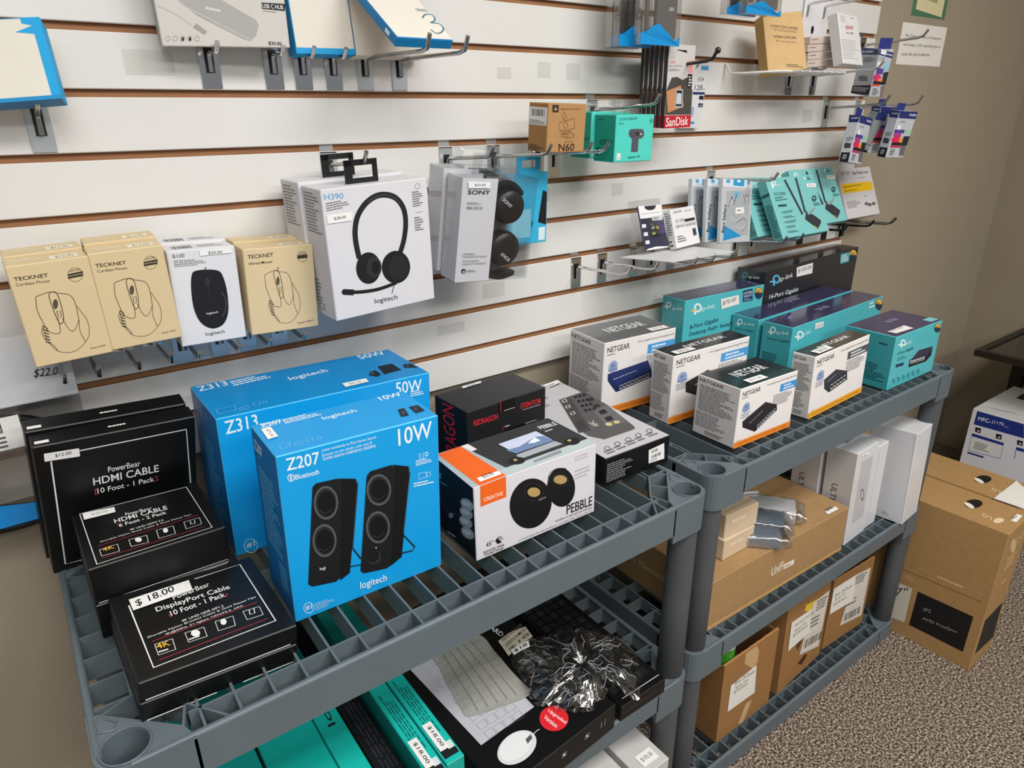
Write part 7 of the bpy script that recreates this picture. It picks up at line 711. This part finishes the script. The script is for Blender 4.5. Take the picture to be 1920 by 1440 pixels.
# ------------------------------------------------------------------ bagged adapters on the router box
def adapter(c, ang, L, Wd, H, key, label, cable):
    e = empty('bagged_adapter', (c[0], c[1], UZ+.001), (0, 0, ang), label, 'adapter', 'bagged adapters on the router box')
    m = MB(); m.box(-L/2, -Wd/2, .0, L/2, Wd/2, H, key); m.box(L/2-.0002, -Wd*.18, H*.3, L/2+.0006, Wd*.18, H*.7, '#1c1c20'); m.build('power_brick', e, bevel=.005)
    # loose wrap: a rumpled sleeve
    rn = random.Random(int(c[0]*1000)); m = MB(); n = 22; k = 16; vs = []; fs = []
    for i in range(n+1):
        t = i/n*2-1; x = t*(L/2+.022); sq = 1 if abs(t) < .8 else 1-(abs(t)-.8)*3.6
        for j in range(k):
            a = 2*math.pi*j/k; cy = math.copysign(abs(math.cos(a))**.5, math.cos(a)); cz = math.copysign(abs(math.sin(a))**.5, math.sin(a))
            y = cy*(Wd/2+.004+rn.uniform(0, .004)); z = H/2 + cz*(H/2+.0015)*sq + (rn.uniform(0, .004) if cz > 0 else 0)
            vs.append((x, y, max(.0003, z)))
    for i in range(n):
        for j in range(k): fs.append((i*k+j, i*k+(j+1) % k, (i+1)*k+(j+1) % k, (i+1)*k+j))
    m.add(vs, fs, 'film', True); m.build('clear_bag', e)
    if cable:
        P = [Vector((-L/2, 0, H*.5)), Vector((-L/2-.02, .004, H*.6)), Vector((-L/2-.03, .03, .012)), Vector((-L/2+.01, .036, .02)), Vector((-L/2+.05, .03, H+.004)), Vector((-L/2+.02, .012, H+.006)), Vector((-L/2-.03, -.012, H*.8)), Vector((-L/2-.045, .015, .012))]
        MB().tube(catmull(P, False, 6), .0032, cable, 8).build('cable', e)
    return e
adapter((1.232, -.335), -.95, .13, .056, .03, '#e2e2e2|p', 'bagged white power adapter, rightmost on the long brown router box', '#c9c9c6|p')
adapter((1.165, -.345), -.95, .14, .056, .03, '#76828f|p', 'bagged blue grey power adapter between the white one and the beige boxes', '#55595e|p')
adapter((1.128, -.392), -.8, .09, .046, .026, '#8a949f|p', 'bagged short grey power adapter in front, nearest the shelf edge', None)
# ------------------------------------------------------------------ keyboard cover in rumpled wrap on the black keyboard box
e = empty('keyboard_cover_pack', (0, 0, 0), label='milky keyboard cover in a rumpled clear wrap with tan note, on the black keyboard box', cat='keyboard cover')
def inpoly(x, y, P):
    c = False; n = len(P)
    for i in range(n):
        (x1, y1), (x2, y2) = P[i], P[i-1]
        if (y1 > y) != (y2 > y) and x < (x2-x1)*(y-y1)/(y2-y1)+x1: c = not c
    return c
def crumple(poly, z0, amp, name, key, seed, rings=16, seg=12, dome=.02, rag=1):
    rn = random.Random(seed); P = catmull([Vector(p) for p in poly], True, seg)
    c = sum(P, Vector((0, 0)))/len(P); n = len(P); vs = [(c.x, c.y, z0+dome)]; fs = []
    waves = [(rn.uniform(30, 130), rn.uniform(0, 6.28), rn.uniform(0, 6.28), rn.uniform(.4, 1)) for _ in range(9)]
    def hz(x, y, t):
        s = 0
        for f, a, ph, w in waves: s += w*abs(math.sin((x*math.cos(a)+y*math.sin(a))*f+ph))*18/f**.75
        return z0 + dome*(1-t*t) + amp*(s/3)*(1-.75*t**3)
    for r in range(1, rings+1):
        t = r/rings
        for i in range(n):
            k = t*(1+rn.uniform(-.015, .015)) if r < rings else t*(1+rag*rn.uniform(-.03, .03)); v = c+(P[i]-c)*k
            vs.append((v.x, v.y, hz(v.x, v.y, t) if r < rings else z0+.001+rn.uniform(0, amp*.6)))
    for i in range(n): fs.append((0, 1+i, 1+(i+1) % n))
    for r in range(rings-1):
        for i in range(n):
            a = 1+r*n+i; b = 1+r*n+(i+1) % n; fs += [(a, a+n, b+n), (a, b+n, b)]
    m = MB(); m.add(vs, fs, key, False)
    if name == 'clear_wrap':
        k = MB()
        for _ in range(75):
            i = rn.randrange(n); t0 = rn.uniform(.15, .8); p = c+(P[i]-c)*t0; a = math.atan2((P[i]-c).y, (P[i]-c).x)+rn.gauss(0, .7); L = rn.uniform(.01, .045); pts = []
            for s in range(5):
                q = p+Vector((math.cos(a), math.sin(a)))*L*s/4; i2 = min(range(n), key=lambda j: (P[j]-c).angle(q-c) if (q-c).length > 1e-6 else 0); t = (q-c).length/(P[i2]-c).length
                if t > .97: break
                pts.append((q.x, q.y, hz(q.x, q.y, t)+.0012)); a += rn.gauss(0, .2)
            if len(pts) > 1: k.tube(pts, rn.uniform(.00012, .0003), '#dde0e2|g', 5)
        k.build('crease_glints', e)  # pale threads: whitened folds, with the light they catch painted in
    return m.build(name, e)
crumple(POUCH, .4615, .0012, 'milky_cover', 'haze', 3, 10, dome=.004, rag=.15)
m = MB(); a, b, c, d = [Vector(p) for p in KEYS]
bl = lambda u, v: (lambda p: (p.x, p.y, .4655+.0035*math.sin(math.pi*min(1, max(0, u)))*math.sin(math.pi*min(1, max(0, v)))))(a*(1-u)*(1-v)+b*u*(1-v)+c*u*v+d*(1-u)*v)
for i in range(1, 6): m.tube([bl(i/6, t/8) for t in range(9)], .0007, 'haze', 6)
for i in range(1, 9): m.tube([bl(t/6, i/9) for t in range(7)], .0007, 'haze', 6)
m.build('key_ridges', e)
wr = crumple(WRAP, .4625, .012, 'clear_wrap', 'film', 11, 11, 5, dome=.018)
wr2 = crumple([(x*.92+.05, y*.92-.028) for x, y in WRAP], .464, .01, 'clear_wrap_fold', 'film', 5, 9, 4, dome=.012)
def sheet(P, z, name, key, curl=.004):
    a, b, c, d = [Vector(p) for p in P]; n = 8; vs = []; fs = []
    for i in range(n+1):
        for j in range(n+1):
            u, v = i/n, j/n; p = a*(1-u)*(1-v)+b*u*(1-v)+c*u*v+d*(1-u)*v
            vs.append((p.x, p.y, z+curl*math.sin(v*math.pi*1.3)))
    for i in range(n):
        for j in range(n): k = i*(n+1)+j; fs.append((k, k+n+1, k+n+2, k+1))
    return vs, fs
vs, fs = sheet(NOTE, .4825, 'n', 0); m = MB().add(vs, fs, '#d3cbb8', True)
a, b, c, d = [Vector((p[0], p[1], .4865)) for p in NOTE]
def lines(m, a, b, d, rows, key):
    for i, tx in enumerate(rows):
        t, f, x0, x1, y0, y1 = text_mesh(tx, .01); n = len(rows)
        m.add([a+(b-a)*(.1+.8*((v.x-x0)/(x1-x0)))+(d-a)*(1-(i+.85)/n+(.55/n)*(v.y-y0)/(y1-y0)) for v in t], f, key)
lines(m, a, d, b, ['KEYBOARD COVER', 'LOGITECH MK320', 'NOTEBOOK'], '#4a463c') if 0 else lines(m, b, c, a, ['KEYBOARD COVER', 'LOGITECH MK320', '$10'], '#5a564a')
m.build('paper_note', e)
vs, fs = sheet(PRICE, .4868, 'p', 0, .001); m = MB().add(vs, fs, '#f2f0ec', True)
a, b, c, d = [Vector((p[0], p[1], .4885)) for p in PRICE]
lines(m, b, c, a, ['$10'], '#2a2a2a'); m.build('price_sticker', e)
# ------------------------------------------------------------------ bagged cable at the left edge of the slatwall
e = empty('bagged_cable', (-.09, -.05, .9), label='black coiled cable in a clear bag with blue bottom, below the leftmost mouse boxes', cat='cable')
tr, r1, br, bl, hb, lf, ta, tb = [Vector(v) for v in CB]
inv = Matrix.Translation((.09, .05, -.9))
xr = tr.x; xl = tr.x-.23; zt = tr.z+.045; zb = br.z-.01
def pl(o): o.matrix_local = inv; return o
m = MB(); m.box(xl, -.052, zb, xr, -.024, hb.z+.002, 'film'); m.box(xl, -.046, hb.z, xr, -.03, zt, '#d9dbdf|g'); pl(m.build('clear_bag', e, bevel=.004))
m = MB(); n = 30
m.add([(xl, -.054, zb)] + [(xl+(xr-xl)*i/n, -.0545, zb+.034+.012*math.sin(4.2*i/n+1.2)) for i in range(n+1)] + [(xr, -.054, zb)], [(0,) + tuple(range(n+2, 0, -1)) if False else tuple([0, n+2] + list(range(n+1, 0, -1)))], '#128ad6|g'); pl(m.build('blue_panel', e))
for k, (rr, dz) in enumerate(((.086, 0), (.075, .004), (.066, -.004))):
    cx, cz = xr-.105, hb.z-.094+dz
    m = MB(); m.tube([(cx+rr*math.cos(t), -.038+.006*math.sin(3*t+k), cz+rr*.93*math.sin(t)) for t in [2*math.pi*i/48 for i in range(48)]], .0062, '#1a1a1c|p', 10, True); pl(m.build('cable_coil', e))
m = MB(); m.box(xr-.19, -.0552, zb+.108, xr-.071, -.0545, zb+.152, '#e9e7e4')
m2 = []
rn = random.Random(4); x = xr-.185
while x < xr-.09:
    l = rn.choice((.0008, .0012, .002)); m.box(x, -.0556, zb+.132, x+l, -.0552, zb+.147, '#1c1c1c'); x += l+rn.choice((.0008, .0014))
for i in range(3): m.box(xr-.18+.02*(i % 2), -.0556, zb+.112+.006*i, xr-.09, -.0552, zb+.1145+.006*i, '#55565a')
pl(m.build('barcode_label', e))
m = MB(); m.prism([(xr-.19, zb+.05), (xr-.12, zb+.06), (xr-.105, zb+.082), (xr-.13, zb+.092), (xr-.19, zb+.088)], .0545, .0549, '#e0b52a', Matrix(((1,0,0,0),(0,0,-1,0),(0,1,0,0),(0,0,0,1)))); pl(m.build('warning_print', e))
m = MB(); m.box(xr-.19, -.056, zb+.158, xr-.130, -.0535, zb+.18, '#1a86cc|g'); pl(m.build('blue_tie', e))
t, f, x0, x1, y0, y1 = text_mesh('$22.00', .0)
m = MB(); m.add([(ta.x+(tb.x-ta.x)*(v.x-x0)/(x1-x0)+.004*(v.y-y0)/(y1-y0), -.0468, ta.z+(tb.z-ta.z)*(v.x-x0)/(x1-x0)+.012*(v.y-y0)/(y1-y0)) for v in t], f, '#17171a'); pl(m.build('handwritten_price', e))
# ------------------------------------------------------------------ cable bags at the top edge
def top_bag(name, label, bl, br, H, blue, cont, grp, q=0):
    bl, br = Vector(bl), Vector(br); w = (br-bl).length; a = math.atan2(br.y-bl.y, br.x-bl.x)
    e = empty('cable_bag', bl, (0, 0, a), label, 'bag', grp)
    m = MB(); m.box(0, 0, 0, w, .016, H, 'film'); m.build('clear_bag', e, bevel=.003)
    m = MB(); n = 24
    P = [(0, -.0006, 0)] + [(w*i/n, -.0008-.004*math.sin(math.pi*i/n), blue*(.62+.5*math.exp(-((i/n-.38)/.2)**2)-.35*math.exp(-((i/n-.85)/.12)**2))) for i in range(n+1)] + [(w, -.0006, 0)]
    m.add(P, [tuple([0, n+2] + list(range(n+1, 0, -1)))], '#1592d8|g'); m.build('blue_bottom', e)
    if cont == 'plug':
        m = MB(); m.tube([(w*.5, .008, H), (w*.5, .008, .075)], .003, '#17171a|p', 10); m.box(w*.28, .002, .012, w*.72, .014, .06, '#1a1a1d|p'); m.box(w*.38, .003, .06, w*.62, .013, .078, '#1a1a1d|p'); m.build('cable_plug', e, bevel=.002)
    else:
        m = MB(); m.box(w*.42, .004, .012, w*.93, .012, H*.72, '#66676c|p'); m.box(w*.72, .0035, H*.38, w*.84, .004, H*.42, '#b9babd'); m.build('adapter', e, bevel=.002)
        m = MB(); m.tube([(w*.22, .008, .02), (w*.2, .008, H*.5), (w*.3, .008, H)], .004, '#5a5b60|p', 10); m.build('cable', e)
        m = MB(); m.box(w*.47, -.0012, H*.78, w*.93, -.0004, H, '#ecebe8'); m.build('label', e)
    return e
b0, b1, b2, b3, c0, d0, f0, f1, g0, g1 = TB
top_bag('x', 'clear bag with blue bottom and grey adapter, front of three hanging at the top edge', b0, b1, .15, .030, 'adapter', 'clear cable bags with blue bottoms')
top_bag('x', 'clear cable bag with black plug, second of the three hanging at the top edge', c0, (c0[0]+.085, c0[1]+.004, c0[2]), .15, .030, 'plug', 'clear cable bags with blue bottoms')
top_bag('x', 'clear cable bag with black plug, rearmost and leftmost of the three at the top edge', d0, (d0[0]+.075, d0[1]+.004, d0[2]), .15, .028, 'plug', 'clear cable bags with blue bottoms')
top_bag('x', 'clear cable bag with blue bottom hanging in front of the tan disc drive box', f0, f1, .13, .020, 'adapter', 'clear cable bags with blue bottoms')
top_bag('x', 'clear cable bag with blue bottom, left of the one before the tan disc drive box', g0, (g0[0]+.09, g0[1], g0[2]), .13, .020, 'plug', 'clear cable bags with blue bottoms')
# ------------------------------------------------------------------ white tray on hooks, wire shelf, hang card
m = MB(); n = len(TRAYPTS); top = [Vector(v) for v in TRAYPTS]
m.add(top + [v - Vector((0, 0, .0015)) for v in top], [tuple(range(n)), tuple(range(2*n-1, n-1, -1))] + [(i, n+i, n+(i+1) % n, (i+1) % n) for i in range(n)], '#dcdcdc|s')
tag(m.build('card_tray'), 'thin white sheet lying across chrome hooks, carrying the two small adapter packs', 'tray')
e = empty('wire_shelf', (1.5, -.08, 1.44), label='white coated wire shelf under the tan disc drive box', cat='wire shelf')
inv = Matrix.Translation((-1.5, .08, -1.44)); xa, xb, zz = 1.372, 1.60, 1.4405
m = MB(); m.tube([(xa, -.004, 1.462), (xa, -.012, 1.45), (xa, -.02, zz), (xa, -.15, zz), (xb, -.15, zz), (xb, -.02, zz), (xb, -.012, 1.45), (xb, -.004, 1.462)], .0024, '#e6e4e0|s', 8); o = m.build('frame_wire', e); o.matrix_local = inv
for k in range(7):
    x = xa+.03+k*.027; m = MB().tube([(x, -.012, zz), (x, -.175, zz)], .002, '#e6e4e0|s', 8); o = m.build('cross_wire', e); o.matrix_local = inv
a, b, c, d = [Vector(v) for v in HC]
m = MB(); W_, H_ = (b-a).length*1.15, (a.z-d.z)
m.box(0, -.0008, 0, W_, 0, H_+.05, '#eceaec'); m.prism([(W_*.42+.006*math.cos(t), H_*.42+.009*math.sin(t)) for t in [2*math.pi*i/18 for i in range(18)]], .0008, .0010, '#17171a', Matrix(((1,0,0,0),(0,0,-1,0),(0,1,0,0),(0,0,0,1))))
o = m.build('hang_card'); o.location = (a.x, -.004, d.z); tag(o, 'white card with a dark hole behind the flat beige boxes on the slatwall', 'card')
# ------------------------------------------------------------------ dark glass table in the far corner
tx, ty, tz = TABLE
e = empty('side_table', (tx, ty, 0), label='dark framed glass top table in the far right corner above the printer box', cat='table')
m = MB(); Lx, Ly, f = .50, .75, .022
m.box(0, -Ly, tz-.022, f, 0, tz, '#231c18|s'); m.box(f, -f, tz-.022, Lx-f, 0, tz, '#231c18|s'); m.box(f, -Ly, tz-.022, Lx-f, -Ly+f, tz, '#231c18|s'); m.box(Lx-f, -Ly, tz-.022, Lx, 0, tz, '#231c18|s'); m.build('frame', e)
MB().box(f, -Ly+f, tz-.012, Lx-f, -f, tz-.005, 'glass').build('glass_top', e)
for x, y in ((.40, -.002), (.29, -Ly+.06), (Lx-.05, -.06), (Lx-.05, -Ly+.06)): MB().box(x, y-.04, 0, x+.04, y, tz-.022, '#1d1714|s').build('leg', e)
# ------------------------------------------------------------------ light
def area(name, loc, sx, sy, power, col=(1, .985, .96), rot=(0, 0, 0)):
    l = bpy.data.lights.new(name, 'AREA'); l.shape = 'RECTANGLE'; l.size = sx; l.size_y = sy; l.energy = power; l.color = col
    o = bpy.data.objects.new(name, l); o.location = loc; o.rotation_euler = rot; C.objects.link(o); return o
for i, (x, y, p) in enumerate(((.0, -1.6, 20), (1.35, -1.6, 27), (.0, -3.0, 19), (1.35, -3.0, 26), (-1.1, -2.2, 10))):
    area('ceiling_troffer_light', (x, y, 2.6), 1.15, .55, p)
w = bpy.data.worlds.new('room_ambient'); SC.world = w; w.use_nodes = True
bg = w.node_tree.nodes['Background']; bg.inputs[0].default_value = (.93, .97, 1, 1); bg.inputs[1].default_value = .2
# ------------------------------------------------------------------ camera
cam = bpy.data.cameras.new('camera'); co = bpy.data.objects.new('camera', cam); C.objects.link(co)
co.matrix_world = Matrix.Translation(CAM[4:7]) @ Matrix.Rotation(CAM[1], 4, 'Z') @ Matrix.Rotation(CAM[2], 4, 'X') @ Matrix.Rotation(CAM[3], 4, 'Z')
cam.sensor_width = 36; cam.lens = 36*CAM[0]/1920; cam.clip_start = .02
SC.camera = co
SC.view_settings.view_transform = 'Standard'; SC.view_settings.look = 'None'; SC.view_settings.gamma = 1; SC.view_settings.exposure = .36
